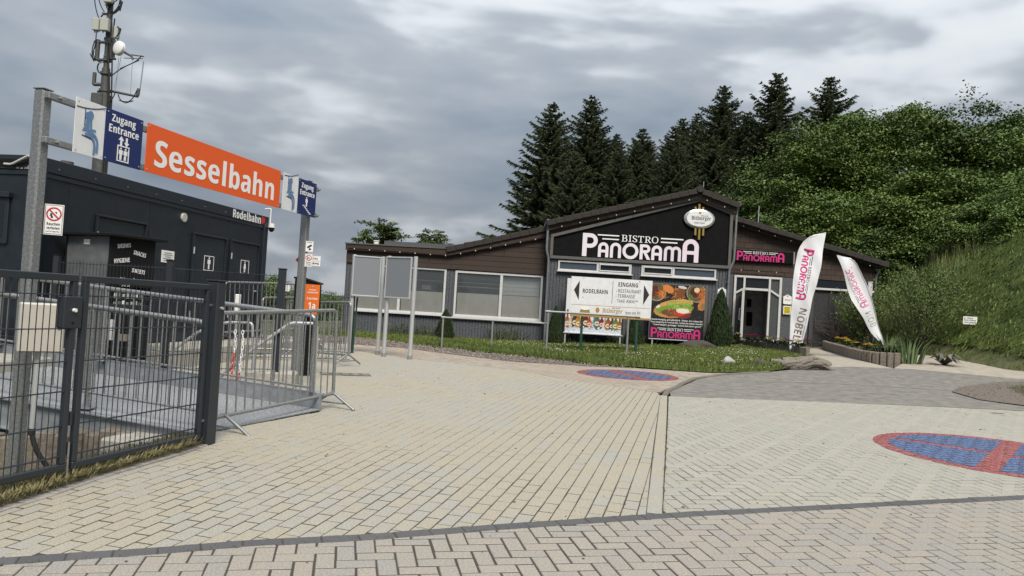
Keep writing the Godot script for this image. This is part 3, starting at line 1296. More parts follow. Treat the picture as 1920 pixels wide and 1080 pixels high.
func window(parent: Node, x0: float, x1: float, y0: float, y1: float, z: float, mullions: Array, panes: Array, fw := 0.075) -> MeshInstance3D:
	var s := st()
	add_box(s, Vector3(x0 + fw / 2, (y0 + y1) / 2, z), Vector3(fw, y1 - y0, 0.09), 0.006)
	add_box(s, Vector3(x1 - fw / 2, (y0 + y1) / 2, z), Vector3(fw, y1 - y0, 0.09), 0.006)
	add_box(s, Vector3((x0 + x1) / 2, y1 - fw / 2, z), Vector3(x1 - x0 - 2 * fw, fw, 0.09), 0.006)
	add_box(s, Vector3((x0 + x1) / 2, y0 + fw / 2, z), Vector3(x1 - x0 - 2 * fw, fw, 0.09), 0.006)
	for m in mullions:
		add_box(s, Vector3(m, (y0 + y1) / 2, z), Vector3(fw * 1.25, y1 - y0 - 2 * fw, 0.085), 0.006)
	var w := mi("window", s.commit(), M.white_frame, parent)
	box("sill", Vector3((x0 + x1) / 2, y0 - 0.022, z + 0.06), Vector3(x1 - x0 + 0.06, 0.04, 0.17), M.white_frame, w)
	var edges := [x0 + fw * 0.6]
	edges.append_array(mullions)
	edges.append(x1 - fw * 0.6)
	for i in edges.size() - 1:
		box("pane", Vector3((edges[i] + edges[i + 1]) / 2, (y0 + y1) / 2, z - 0.012), Vector3(edges[i + 1] - edges[i], y1 - y0 - fw, 0.012), panes[i % panes.size()], w, 0.0)
	return w


func verge(parent: Node, a: Vector3, b: Vector3, n: int) -> void:
	var dir := (b - a).normalized()
	var l := a.distance_to(b) / n
	var up := Vector3.BACK.cross(dir)
	if up.y < 0.0:
		up = -up
	var bs := Basis(dir, up, dir.cross(up))
	for i in n:
		var c := a.lerp(b, (i + 0.5) / n)
		# each tile laps the one below it and so tips a little
		var tilt := -0.07 if (dir.y < 0.0) else 0.07
		mi("verge_tile", box_mesh(Vector3(l * 1.06, 0.045, 0.34), 0.012), M.roof_tile, parent, Transform3D(bs * Basis(Vector3.BACK, -tilt + rng.randf_range(-0.015, 0.015)), c + up * (0.03 + rng.randf_range(-0.006, 0.006))))
		mi("verge_tile", box_mesh(Vector3(l * 0.985, 0.15, 0.035), 0.008), M.roof_tile, parent, Transform3D(bs * Basis(Vector3.BACK, -tilt * 0.5 + rng.randf_range(-0.01, 0.01)), c - up * (0.055 + rng.randf_range(0.0, 0.012)) + Vector3(0, 0, 0.17)))


func slab(called: String, poly: PackedVector2Array, z: float, t: float, m: Material, parent: Node) -> MeshInstance3D:
	var s := st()
	add_prism(s, poly, z, t)
	return mi(called, s.commit(), m, parent)


func make_bistro() -> void:
	var b := thing("bistro_building", "low grey and brown timber bistro with a tiled gable and long windows", "building", Vector3(0, 0, -26.5))
	# --- left wing
	board_wall(b, -5.70, 1.16, 0.20, 1.20, 0.0)
	for e in [[-5.70, -5.41], [-2.26, -1.98], [1.06, 1.16]]:
		board_wall(b, e[0], e[1], 1.2, 2.86, -0.01)
	var w := window(b, -5.40, -2.27, 1.24, 2.84, -0.03, [-3.86], [M.glass])
	box("frosted_film", Vector3(-4.62, 1.64, -0.062), Vector3(1.42, 0.76, 0.006), M.frosted, w, 0.0)
	box("frosted_film", Vector3(-3.07, 1.64, -0.062), Vector3(1.42, 0.76, 0.006), M.frosted, w, 0.0)
	# plant trough and rail of the gallery seen through the pane
	box("plant_trough", Vector3(-2.98, 2.16, -0.45), Vector3(0.34, 0.17, 0.16), M.dark_wall, w, 0.02)
	box("ceiling_rail", Vector3(-3.05, 2.42, -0.8), Vector3(1.5, 0.02, 0.02), M.white, w, 0.0)
	w = window(b, -1.97, 1.05, 1.23, 2.80, -0.03, [-0.375], [M.glass])
	box("frosted_film", Vector3(-1.15, 1.66, -0.062), Vector3(1.42, 0.77, 0.006), M.frosted, w, 0.0)
	box("frosted_film", Vector3(0.325, 1.66, -0.062), Vector3(1.27, 0.77, 0.006), M.frosted, w, 0.0)
	for i in 5:
		box("blind_slat", Vector3(0.31, 2.69 - 0.14 * i, -0.16), Vector3(1.28, 0.132, 0.008), M.blind, w, 0.0, Basis(Vector3.RIGHT, 0.06))
	for i in 4:
		box("blind_slat", Vector3(-1.16, 2.69 - 0.14 * i, -0.30), Vector3(1.45, 0.012, 0.03), M.blind, w, 0.0)
	box("rail_tube", Vector3(-0.45, 1.17, 0.09), Vector3(3.0, 0.02, 0.02), M.white_frame, w, 0.0)
	clad(b, area([-5.73, 2.86, 1.16, 2.82, 1.16, 4.16, 1.0, 4.13, -2.20, 3.32, -5.73, 3.40]), 0.05, 0.185, 3.6, "cladding_board", [M.brown_wood, M.shingle0])
	# edge board and flat roof
	slab("fascia_board", area([-5.75, 3.28, -2.24, 3.27, -2.24, 3.50, -5.75, 3.48]), 0.16, 0.05, M.brown_wood, b)
	slab("fascia_board", area([-2.23, 3.27, 1.12, 4.11, 1.12, 4.38, -2.23, 3.50]), 0.165, 0.05, M.brown_wood, b)
	slab("flat_roof", area([-5.78, 3.485, -2.2, 3.505, -2.2, 3.545, -5.78, 3.525]), 0.19, 8.0, M.felt, b)
	slab("roof", area([-2.3, 3.46, 1.2, 4.42, 1.2, 4.50, -2.3, 3.53]), 0.05, 8.0, M.roof_tile, b)
	verge(b, Vector3(-2.32, 3.52, 0.05), Vector3(1.06, 4.45, 0.05), 11)
	# --- gable in front
	board_wall(b, 1.16, 7.30, 0.35, 3.00, 0.5)
	for e in [[1.16, 1.49], [3.99, 4.30], [6.84, 7.30]]:
		board_wall(b, e[0], e[1], 3.0, 3.38, 0.5)
	for e in [[1.50, 3.98, 2.84, "blue_pane", "dark_glass"], [4.31, 6.83, 5.39, "dark_glass", "blue_pane"]]:
		w = window(b, e[0], e[1], 2.985, 3.335, 0.49, [e[2]], [M[e[3]], M[e[4]]], 0.06)
		var o0: float = e[2] + 0.05 if e[3] == "blue_pane" else e[0] + 0.06
		var o1: float = e[1] - 0.06 if e[3] == "blue_pane" else e[2] - 0.05
		var s := st()
		for q in [[Vector3((o0 + o1) / 2, 3.265, 0.53), Vector3(o1 - o0, 0.035, 0.06)], [Vector3((o0 + o1) / 2, 3.06, 0.53), Vector3(o1 - o0, 0.035, 0.06)], [Vector3(o0 + 0.018, 3.162, 0.53), Vector3(0.036, 0.168, 0.06)], [Vector3(o1 - 0.018, 3.162, 0.53), Vector3(0.036, 0.168, 0.06)]]:
			add_box(s, q[0], q[1], 0.004)
		mi("casement", s.commit(), M.white_frame, w)
	slab("gable_board", area([1.12, 3.38, 7.32, 3.38, 7.32, 5.45, 6.10, 5.86, 1.12, 4.55]), 0.50, 0.2, M.brown_wood, b)
	var sg := st()
	for e in [[Vector3(1.21, 4.12, 0.57), Vector3(6.13, 5.63, 0.57)], [Vector3(6.13, 5.63, 0.572), Vector3(7.30, 5.22, 0.572)], [Vector3(1.21, 3.42, 0.568), Vector3(7.30, 3.42, 0.568)], [Vector3(1.25, 3.47, 0.566), Vector3(1.25, 4.09, 0.566)], [Vector3(7.24, 3.47, 0.566), Vector3(7.24, 5.2, 0.566)]]:
		add_bar(sg, e[0], e[1], 0.10, 0.05, 0.006)
	mi("panel_frame", sg.commit(), M.frame_wood, b)
	slab("roof", area([1.02, 4.50, 6.09, 5.84, 7.46, 5.42, 7.46, 5.52, 6.09, 5.95, 1.02, 4.60]), 0.62, 9.0, M.roof_tile, b)
	slab("barge_board", area([1.06, 4.28, 6.10, 5.64, 7.40, 5.22, 7.40, 5.40, 6.10, 5.83, 1.06, 4.47]), 0.66, 0.04, M.brown_wood, b)
	verge(b, Vector3(1.02, 4.57, 0.6), Vector3(5.98, 5.94, 0.6), 17)
	verge(b, Vector3(6.2, 5.93, 0.6), Vector3(7.46, 5.53, 0.6), 4)
	mi("ridge_cap", rod_mesh(0.115, 1.2, 12), M.roof_tile, b, Transform3D(Basis(Vector3.RIGHT, PI / 2), Vector3(6.09, 5.97, -0.38)))
	# --- wing on the right with the door
	clad(b, area([7.36, 3.34, 10.78, 3.30, 12.86, 3.26, 12.86, 3.86, 7.80, 5.13, 7.36, 5.24]), -0.98, 0.20, 0.33, "shingle", [M.shingle0, M.shingle1, M.shingle2, M.shingle3])
	slab("roof", area([7.3, 5.30, 13.2, 3.86, 13.2, 3.95, 7.3, 5.39]), -0.78, 7.5, M.roof_tile, b)
	slab("fascia_board", area([7.36, 5.13, 13.0, 3.76, 13.0, 3.88, 7.36, 5.27]), -0.76, 0.04, M.brown_wood, b)
	verge(b, Vector3(7.4, 5.37, -0.8), Vector3(13.2, 3.96, -0.8), 19)
	board_wall(b, 9.58, 10.74, 0.72, 3.32, -1.0, 0.6)
	board_wall(b, 7.36, 7.86, 0.72, 3.32, -1.0, 0.25)
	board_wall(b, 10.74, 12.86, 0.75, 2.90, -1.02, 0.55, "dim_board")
	box("white_trim", Vector3(11.8, 2.955, -0.96), Vector3(2.1, 0.075, 0.08), M.white_frame, b)
	box("window", Vector3(11.8, 3.13, -1.03), Vector3(2.1, 0.28, 0.05), M.dark_glass, b, 0.0)
	box("white_post", Vector3(12.68, 3.0, -0.9), Vector3(0.16, 0.62, 0.08), M.white_frame, b)
	box("wall", Vector3(10.66, 1.8, -0.97), Vector3(0.14, 2.1, 0.10), M.dark_wall, b)
	# door set: frame, transom, side lights, an open leaf
	var s := st()
	for e in [[7.91, 2.12, 0.085, 2.30], [9.53, 2.12, 0.085, 2.30], [8.235, 2.98, 0.075, 0.50], [9.14, 1.88, 0.075, 1.82], [8.235, 1.88, 0.05, 1.82], [9.14, 3.0, 0.075, 0.42]]:
		add_box(s, Vector3(e[0], e[1], -0.98), Vector3(e[2], e[3], 0.10), 0.006)
	add_box(s, Vector3(8.72, 3.235, -0.98), Vector3(1.53, 0.075, 0.099), 0.006)
	add_box(s, Vector3(8.69, 2.80, -0.98), Vector3(0.82, 0.085, 0.098), 0.006)
	add_bar(s, Vector3(9.18, 2.79, -0.98), Vector3(9.49, 2.60, -0.98), 0.07, 0.09, 0.006)
	add_bar(s, Vector3(8.20, 2.79, -0.98), Vector3(7.95, 2.64, -0.98), 0.07, 0.09, 0.006)
	add_box(s, Vector3(9.335, 1.0, -0.98), Vector3(0.31, 0.08, 0.09), 0.006)
	var door := mi("door", s.commit(), M.white_frame, b)
	box("pane", Vector3(8.69, 3.02, -1.0), Vector3(0.84, 0.36, 0.012), M.dark_glass, door, 0.0)
	box("pane", Vector3(8.07, 2.95, -1.0), Vector3(0.25, 0.50, 0.012), M.dark_glass, door, 0.0)
	box("pane", Vector3(9.335, 2.1, -1.0), Vector3(0.32, 2.2, 0.012), M.glass_grey, door, 0.0)
	box("pane", Vector3(8.07, 1.8, -1.0), Vector3(0.25, 1.75, 0.012), M.glass_grey, door, 0.0)
	var leaf_b := facing(Vector3(-0.30, 0, 0.95))
	s = st()
	for e in [[0.045, 0.9, 0.09, 1.8], [0.755, 0.9, 0.09, 1.8], [0.4, 0.05, 0.62, 0.10], [0.4, 1.75, 0.62, 0.10]]:
		add_box(s, Vector3(e[0], e[1], 0), Vector3(e[2], e[3], 0.06), 0.006)
	var leaf := mi("door_leaf", s.commit(), M.white_frame, b, Transform3D(leaf_b, Vector3(8.20, 0.98, -0.90)))
	box("pane", Vector3(0.4, 0.9, 0), Vector3(0.62, 1.6, 0.012), M.glass_grey, leaf, 0.0)
	mi("handle", tube_mesh(rounded([Vector3(0.70, 0.7, 0.03), Vector3(0.70, 0.7, 0.09), Vector3(0.70, 1.1, 0.09), Vector3(0.70, 1.1, 0.03)], 0.03), 0.013), M.alu, leaf)
	box("doorstep", Vector3(8.7, 0.93, -0.85), Vector3(1.8, 0.10, 0.5), M.dark_concrete, b, 0.01)
	# lobby behind the open door
	box("lobby_wall", Vector3(7.82, 2.1, -2.4), Vector3(0.1, 2.4, 2.6), M.lobby, b, 0.0)
	box("lobby_wall", Vector3(9.62, 2.1, -2.4), Vector3(0.1, 2.4, 2.6), M.lobby, b, 0.0)
	box("lobby_wall", Vector3(8.72, 2.1, -2.9), Vector3(1.9, 2.4, 0.1), M.lobby, b, 0.0)
	box("lobby_floor", Vector3(8.72, 0.93, -2.45), Vector3(1.9, 0.1, 2.5), M.path, b, 0.0)
	box("lobby_ceiling", Vector3(8.72, 3.3, -2.45), Vector3(1.9, 0.1, 2.5), M.white, b, 0.0)
	box("lobby_door", Vector3(8.45, 1.95, -2.83), Vector3(0.70, 1.95, 0.05), M.dark_wall, b, 0.01)
	box("notice_frame", Vector3(9.05, 1.75, -2.82), Vector3(0.22, 0.52, 0.03), M.black, b, 0.004)
	box("notice_frame", Vector3(9.02, 2.35, -2.82), Vector3(0.16, 0.30, 0.03), M.black, b, 0.004)
	# walls, floor and ceiling that close the house
	box("rear_wall", Vector3(3.5, 2.2, -8.0), Vector3(18.6, 4.2, 0.2), M.grey_wood, b, 0.0)
	box("side_wall", Vector3(-5.68, 1.9, -4.0), Vector3(0.14, 3.2, 7.8), M.grey_wood, b, 0.0)
	box("side_wall", Vector3(12.80, 2.4, -4.55), Vector3(0.14, 3.0, 6.9), M.grey_wood, b, 0.0)
	box("side_wall", Vector3(7.26, 2.9, -0.18), Vector3(0.12, 4.8, 1.2), M.grey_wood, b, 0.0)
	box("side_wall", Vector3(1.19, 2.6, 0.14), Vector3(0.06, 4.0, 0.68), M.grey_wood, b, 0.0)
	box("floor", Vector3(3.5, 0.25, -4.2), Vector3(18.3, 0.2, 7.4), M.dim_wall, b, 0.0)
	box("partition", Vector3(-2.3, 1.9, -3.2), Vector3(6.8, 3.2, 0.1), M.dim_wall, b, 0.0)
	box("partition", Vector3(1.3, 2.4, -4.0), Vector3(0.1, 4.2, 7.4), M.dim_wall, b, 0.0)
	# gutters and pipes
	for e in [[[Vector3(1.09, 4.58, 0.62), Vector3(1.08, 3.62, 0.62), Vector3(1.17, 3.36, 0.58), Vector3(1.18, 0.5, 0.58)], Vector3(1.08, 4.60, 0.62)], [[Vector3(7.40, 5.52, 0.60), Vector3(7.38, 3.62, 0.60), Vector3(7.25, 3.34, 0.57), Vector3(7.23, 0.85, 0.57)], Vector3(7.43, 5.55, 0.62)], [[Vector3(12.97, 3.92, -0.80), Vector3(12.95, 3.7, -0.82), Vector3(12.90, 3.5, -0.95), Vector3(12.90, 0.9, -0.95)], Vector3(13.12, 3.93, -0.78)]]:
		var p := mi("downpipe", tube_mesh(rounded(e[0], 0.12), 0.042, 10), M.zinc, b)
		for y in [2.9, 1.7]:
			mi("pipe_clip", rod_mesh(0.05, 0.03, 10), M.zinc, p, at(e[0][3].x, y, e[0][3].z))
		mi("gutter", rod_mesh(0.075, 8.0, 10), M.zinc, b, Transform3D(Basis(Vector3.RIGHT, -PI / 2), e[1] + Vector3(0, 0, 0.1)))
	mi("roof_vent", rod_mesh(0.09, 0.16, 12), M.white, b, at(-4.85, 3.52, -0.6))
	mi("roof_vent_cap", rod_mesh(0.11, 0.03, 12), M.white, b, at(-4.85, 3.68, -0.6))
	mi("roof_rod", rod_mesh(0.016, 1.15, 6), M.alu, b, at(9.39, 5.0, -3.4))
	mi("roof_rod", rod_mesh(0.01, 0.5, 6), M.alu, b, at(6.45, 5.92, -0.3))
	bulbs("string of small white bulbs along the eaves of the left wing", [Vector3(-5.65, 3.34, -26.32), Vector3(-2.2, 3.29, -26.32), Vector3(1.0, 4.10, -26.3)], 13)
	bulbs("string of small white bulbs under the tiled gable", [Vector3(1.3, 4.40, -25.80), Vector3(6.1, 5.70, -25.80), Vector3(7.3, 5.33, -25.80)], 10)
	bulbs("string of small white bulbs under the roof of the right wing", [Vector3(7.8, 5.08, -27.23), Vector3(12.9, 3.80, -27.23)], 9)
	bulbs("short row of white bulbs above the open door", [Vector3(7.82, 3.47, -27.38), Vector3(9.7, 3.45, -27.38)], 3)
	# --- signs on the house
	var sign := thing("name_sign", "big black gable sign reading BISTRO PANORAMA in pale pink round letters", "sign", Vector3(1.30, 3.47, -25.98))
	slab("sign_panel", area([0.0, 0.0, 5.89, 0.0, 5.89, 1.70, 4.83, 2.085, 0.0, 0.60]), 0.0, 0.02, M.black_panel, sign)
	name_sign(sign, Vector3(0.98, 0.045, 0.004), 3.92, [M.pink1, M.pink1, M.pink1, M.pink1, M.pink1, M.pink1, M.pink0, M.pink2], M.print_white)
	sign = thing("name_sign", "narrow black box sign with magenta letters above the open door", "sign", Vector3(7.62, 3.77, -27.40))
	box("sign_box", Vector3(1.14, 0.205, -0.05), Vector3(2.28, 0.41, 0.16), M.black_panel, sign, 0.012)
	box("sign_edge", Vector3(2.31, 0.21, -0.05), Vector3(0.05, 0.44, 0.17), M.alu_dull, sign, 0.008)
	name_sign(sign, Vector3(0.27, 0.03, 0.032), 1.69, [M.magenta], M.print_white)
	sign = thing("beer_sign", "silver oval beer sign with golden rods at the top of the gable", "sign", Vector3(6.15, 4.99, -25.90))
	for e in [[-0.13, 0.28, 0.40], [0.0, 0.28, 0.50], [0.13, 0.28, 0.40], [-0.13, -0.56, -0.28], [0.0, -0.70, -0.28], [0.13, -0.56, -0.28]]:
		mi("rod", rod_mesh(0.042, e[2] - e[1], 10), M.gold, sign, at(e[0] - 0.02 * signf(e[1]), e[1], -0.02))
	var so := st()
	add_ball(so, Vector3.ZERO, Vector3(0.53, 0.34, 0.075), 32, 12)
	mi("oval_rim", so.commit(), M.chrome, sign)
	slab("oval_face", disc(Vector2.ZERO, 0.44, 36, 0.265), 0.075, 0.03, M.sign_white, sign)
	words(sign, "Bitburger", "serif_bold", M.print_black, Vector3(0.05, 0.0, 0.077), 0.66, 0.17)
	words(sign, "bitte ein Bit", "serif", M.print_black, Vector3(0.16, 0.10, 0.077), 0.24, 0.05)
	words(sign, "Swiss Center", "serif", M.print_black, Vector3(0.0, -0.14, 0.077), 0.36, 0.07)
	mi("emblem", prism_mesh([disc(Vector2.ZERO, 0.042, 14)], 0.0, 0.003), M.gold_print, sign, at(0, 0.19, 0.078))
	for e in [["white shield-shaped beer plaque on the grey wall right of the door", 9.79, 2.50, -27.43], ["white beer plaque by the downpipe, the right one behind the big thuja", 7.37, 2.47, -27.40], ["white beer plaque on the gable corner, the left one above the big thuja", 7.06, 2.55, -25.97]]:
		var p := thing("beer_plaque", e[0], "plaque", Vector3(e[1], e[2], e[3]), "white beer plaques round the door")
		mi("shield", prism_mesh([area([-0.15, -0.13, -0.12, -0.16, 0.12, -0.16, 0.15, -0.13, 0.15, 0.11, 0.11, 0.135, 0.07, 0.14, 0.05, 0.17, 0.0, 0.185, -0.05, 0.17, -0.07, 0.14, -0.11, 0.135, -0.15, 0.11])], 0.0, 0.02), M.white, p)
		words(p, "Bitburger", "serif_bold", M.print_black, Vector3(0.01, -0.01, 0.001), 0.2, 0.05)
		mi("emblem", prism_mesh([disc(Vector2(0, 0.13), 0.025, 10)], 0.002, 0.002), M.print_black, p)
	var y := thing("yellow_notice", "small yellow notice in a white frame right of the door", "sign", Vector3(9.79, 2.13, -27.43))
	box("frame", Vector3.ZERO, Vector3(0.28, 0.30, 0.02), M.white, y, 0.004)
	box("notice", Vector3(0, 0, 0.010), Vector3(0.23, 0.25, 0.004), M.yellow, y, 0.0)
	for i in 5:
		box("printed_line", Vector3(0, 0.09 - 0.045 * i, 0.0135), Vector3(0.18, 0.014, 0.001), M.print_black, y, 0.0)


func bulbs(label: String, pts: Array, n: int) -> void:
	var t := thing("bulb_string", label, "string lights", pts[0], "strings of white bulbs on the bistro")
	var total := 0.0
	for i in pts.size() - 1:
		total += pts[i].distance_to(pts[i + 1])
	var s := st()
	var rel := []
	for p in pts:
		rel.append(p - pts[0])
	add_tube(s, rel, 0.009, 5)
	mi("cable", s.commit(), M.black, t)
	if not cache.has("bulb"):
		var q := st()
		add_ball(q, Vector3(0, -0.02, 0.02), Vector3(0.021, 0.026, 0.021), 8, 6)
		cache["bulb"] = q.commit()
	for k in n:
		var left := total * (k + 0.4) / n
		for i in pts.size() - 1:
			var l: float = pts[i].distance_to(pts[i + 1])
			if left <= l:
				mi("bulb", cache["bulb"], M.bulb, t, Transform3D(Basis(), pts[i].lerp(pts[i + 1], left / l) - pts[0]))
				break
			left -= l


# ------------------------------------------------------------------ left side: entrance sign, bridge, gate, container
func person_shape(c: Vector2, h: float, skirt := false) -> Array:
	# a small standing figure of a pictogram
	var k := h
	var out := [disc(c + Vector2(0, 0.90 * k), 0.085 * k, 14)]
	if skirt:
		out.append(PackedVector2Array([c + Vector2(-0.10, 0.78) * k, c + Vector2(0.10, 0.78) * k, c + Vector2(0.20, 0.33) * k, c + Vector2(0.09, 0.33) * k, c + Vector2(-0.09, 0.33) * k, c + Vector2(-0.20, 0.33) * k]))
	else:
		out.append(PackedVector2Array([c + Vector2(-0.20, 0.78) * k, c + Vector2(0.20, 0.78) * k, c + Vector2(0.20, 0.42) * k, c + Vector2(0.13, 0.42) * k, c + Vector2(0.115, 0.42) * k, c + Vector2(-0.115, 0.42) * k, c + Vector2(-0.13, 0.42) * k, c + Vector2(-0.20, 0.42) * k]))
	out.append(rect(c.x - 0.105 * k, c.y, c.x - 0.012 * k, c.y + (0.33 if skirt else 0.42) * k))
	out.append(rect(c.x + 0.012 * k, c.y, c.x + 0.105 * k, c.y + (0.33 if skirt else 0.42) * k))
	return out


func chairlift_art(parent: Node, o: Vector3, k: float) -> void:
	# two riders side by side on a chair that hangs from its rope; k is the panel's width
	var rope := PackedVector2Array()
	var low := PackedVector2Array()
	for i in 9:
		var t := i / 8.0
		rope.append(Vector2(t, 1.10 + 0.20 * t * t * 0.95) * k)
		low.append(Vector2(t, 1.072 + 0.20 * t * t * 0.95) * k)
	low.reverse()
	rope.append_array(low)
	mi("rope_print", prism_mesh([rope, rect(0.29 * k, 0.62 * k, 0.31 * k, 1.085 * k)], 0.002, 0.002), M.navy, parent, Transform3D(Basis(), o))
	var polys := [disc(Vector2(0.40, 0.72) * k, 0.10 * k, 18), disc(Vector2(0.49, 0.76) * k, 0.10 * k, 18)]
	polys.append(area([0.34, 0.66, 0.46, 0.66, 0.46, 0.42, 0.56, 0.42, 0.56, 0.37, 0.30, 0.37, 0.22, 0.36, 0.33, 0.52]))
	polys.append(area([0.48, 0.67, 0.545, 0.66, 0.55, 0.455, 0.70, 0.455, 0.70, 0.41, 0.49, 0.41]))
	for off in [Vector2(0, 0), Vector2(0.10, 0.055)]:
		var leg := PackedVector2Array()
		for i in 8:
			var a := PI / 2 - PI / 2 * i / 7.0
			leg.append(Vector2(0.45 + cos(a) * 0.27, 0.06 + sin(a) * 0.27) + off)
		leg.append(Vector2(0.71, -0.12) + off)
		leg.append(Vector2(0.64, -0.13) + off)
		for i in 8:
			var a := PI / 2 * i / 7.0
			leg.append(Vector2(0.45 + cos(a) * 0.20, 0.06 + sin(a) * 0.20) + off)
		leg.append(Vector2(0.33, 0.26) + off)
		leg.append(Vector2(0.33, 0.33) + off)
		polys.append(leg)
	for q in polys.size():
		for v in polys[q].size():
			polys[q][v].y = polys[q][v].y / (k if q < 2 else 1.0) * 1.16 * (k if q < 2 else 1.0) + 0.075 * (k if q < 2 else 1.0)
			if q < 2:
				polys[q][v] /= k
	mi("rider_print", prism_mesh(scaled(polys, k), 0.003, 0.002), M.steel_blue, parent, Transform3D(Basis(), o))
	mi("chair_print", prism_mesh(scaled([area([0.24, 0.39, 0.60, 0.34, 0.66, 0.28, 0.64, 0.27, 0.59, 0.315, 0.22, 0.365])], k), 0.002, 0.002), M.navy, parent, Transform3D(Basis(), o))


func arrow_up(c: Vector2, k: float, down := false) -> Array:
	var s := -1.0 if down else 1.0
	return [PackedVector2Array([c + Vector2(-0.5 * k, 0.1 * k * s), c + Vector2(0, 0.65 * k * s), c + Vector2(0.5 * k, 0.1 * k * s)]), PackedVector2Array([c + Vector2(-0.17 * k, 0.1 * k * s), c + Vector2(0.17 * k, 0.1 * k * s), c + Vector2(0.17 * k, -0.6 * k * s), c + Vector2(-0.17 * k, -0.6 * k * s)])]


func make_left_side() -> void:
	make_container()
	make_mast()
	make_bridge()
	make_gantry()
	make_gate()
	make_barriers()
	make_fences()
	make_small_left()


func make_gantry() -> void:
	var t := thing("entrance_sign", "galvanised sign frame with a large orange Sesselbahn panel and blue entrance panels", "sign", Vector3(-3.782, 0, -6.42), "", facing(Vector3(0.978, 0, -4.28)))
	for e in [[-0.21, -0.62, 3.13], [4.27, 0.36, 3.17]]:
		box("post", Vector3(e[0], (e[1] + e[2]) / 2, -0.06), Vector3(0.10, e[2] - e[1], 0.10), M.steel, t, 0.014)
		box("post_cap", Vector3(e[0], e[2] + 0.004, -0.06), Vector3(0.106, 0.01, 0.106), M.steel, t, 0.002)
	for e in [[-0.27, 4.40, 3.075], [-0.27, 4.40, 2.715]]:
		box("rail", Vector3((e[0] + e[1]) / 2, e[2], 0.032), Vector3(e[1] - e[0], 0.055, 0.05), M.steel, t, 0.006)
	for e in [[-0.16, 2.715], [4.37, 2.715], [-0.16, 3.075], [4.37, 3.075]]:
		mi("rail_bolt", rod_mesh(0.014, 0.03, 6), M.alu_dull, t, Transform3D(Basis(Vector3.RIGHT, PI / 2), Vector3(e[0], e[1], 0.055)))
	var panels := [["sign_white", 0.0, 0.338], ["navy", 0.340, 0.815], ["orange", 0.875, 3.335], ["sign_white", 3.405, 3.79], ["navy", 3.792, 4.295]]
	for e in panels:
		var p := box("panel", Vector3((e[1] + e[2]) / 2, 2.905, 0.062), Vector3(e[2] - e[1], 0.465, 0.006), M[e[0]], t, 0.001)
		var w: float = (e[2] - e[1]) / 2 - 0.025
		for q in [[-w, 0.205], [w, 0.205], [-w, -0.205], [w, -0.205]]:
			mi("screw", rod_mesh(0.006, 0.006, 6), M.alu, p, Transform3D(Basis(Vector3.RIGHT, PI / 2), Vector3(q[0], q[1], 0.002)))
	words(t, "Sesselbahn", "sans_bold", M.print_white, Vector3(2.095, 2.885, 0.066), 2.19, 0.275)
	chairlift_art(t, Vector3(0.01, 2.715, 0.066), 0.32)
	chairlift_art(t, Vector3(3.415, 2.715, 0.066), 0.36)
	words(t, "Zugang", "sans_bold", M.print_white, Vector3(0.565, 3.058, 0.066), 0.30, 0.088)
	words(t, "Entrance", "sans_bold", M.print_white, Vector3(0.575, 2.975, 0.066), 0.375, 0.068)
	words(t, "Zugang", "sans_bold", M.print_white, Vector3(4.04, 3.05, 0.066), 0.33, 0.085)
	words(t, "Entrance", "sans_bold", M.print_white, Vector3(4.045, 2.967, 0.066), 0.40, 0.066)
	var pic := []
	pic.append_array(arrow_up(Vector2(0.545, 2.885), 0.065))
	pic.append_array(arrow_up(Vector2(0.612, 2.885), 0.065, true))
	for e in [rect(0.50, 2.700, 0.652, 2.710), rect(0.50, 2.835, 0.652, 2.845), rect(0.50, 2.711, 0.51, 2.834), rect(0.642, 2.711, 0.652, 2.834)]:
		pic.append(e)
	pic.append_array(person_shape(Vector2(0.547, 2.717), 0.112))
	pic.append_array(person_shape(Vector2(0.605, 2.717), 0.112))
	mi("lift_symbol", prism_mesh(pic, 0.003, 0.003), M.print_white, t, at(0, 0, 0.066))
	pic = person_shape(Vector2(4.03, 2.79), 0.13)
	for i in 6:
		pic.append(rect(3.93 + 0.036 * i, 2.79 - 0.018 * i, 3.98 + 0.036 * i, 2.802 - 0.018 * i))
	mi("stairs_symbol", prism_mesh(pic, 0.003, 0.003), M.print_white, t, at(0, 0, 0.066))
	# things fixed to its posts
	var f := facing(Vector3(0.978, 0, -4.28))
	var cam_side := facing(Vector3(1, 0, -0.35))
	no_smoking("white no smoking plate Rauchen verboten on the near galvanised post", Vector3(-3.775, 2.09, -6.31), cam_side, 1.0)
	no_smoking("small no smoking plate on the far post, below the camera notice", Vector3(-2.80, 2.085, -10.56), cam_side, 0.72)
	var n := thing("camera_notice", "small white video surveillance plate on the far galvanised post", "sign", Vector3(-2.80, 2.275, -10.56), "", cam_side)
	box("plate", Vector3.ZERO, Vector3(0.10, 0.145, 0.004), M.white, n, 0.0)
	mi("camera_symbol", prism_mesh([area([-0.035, -0.01, 0.02, 0.03, 0.035, 0.01, -0.02, -0.028]), area([-0.01, -0.055, 0.03, -0.04, 0.0, -0.015])], 0.002, 0.002), M.print_black, n, at(0, 0, 0.002))
	words(n, "ACHTUNG", "sans_bold", M.print_black, Vector3(0, 0.055, 0.0025), 0.07, 0.015)
	n = thing("direction_sign", "small white direction sign with red arrow behind the far galvanised post", "sign", Vector3(-2.87, 2.095, -10.86), "", facing(Vector3(1, 0, -0.12)))
	box("plate", Vector3(0.02, 0, 0), Vector3(0.27, 0.14, 0.006), M.white, n, 0.0)
	mi("arrow", prism_mesh([area([-0.19, 0.0, -0.11, 0.085, -0.11, -0.085])], 0.003, 0.006), M.red, n)
	words(n, "City", "sans_bold", M.print_black, Vector3(0.085, 0.03, 0.004), 0.07, 0.032)
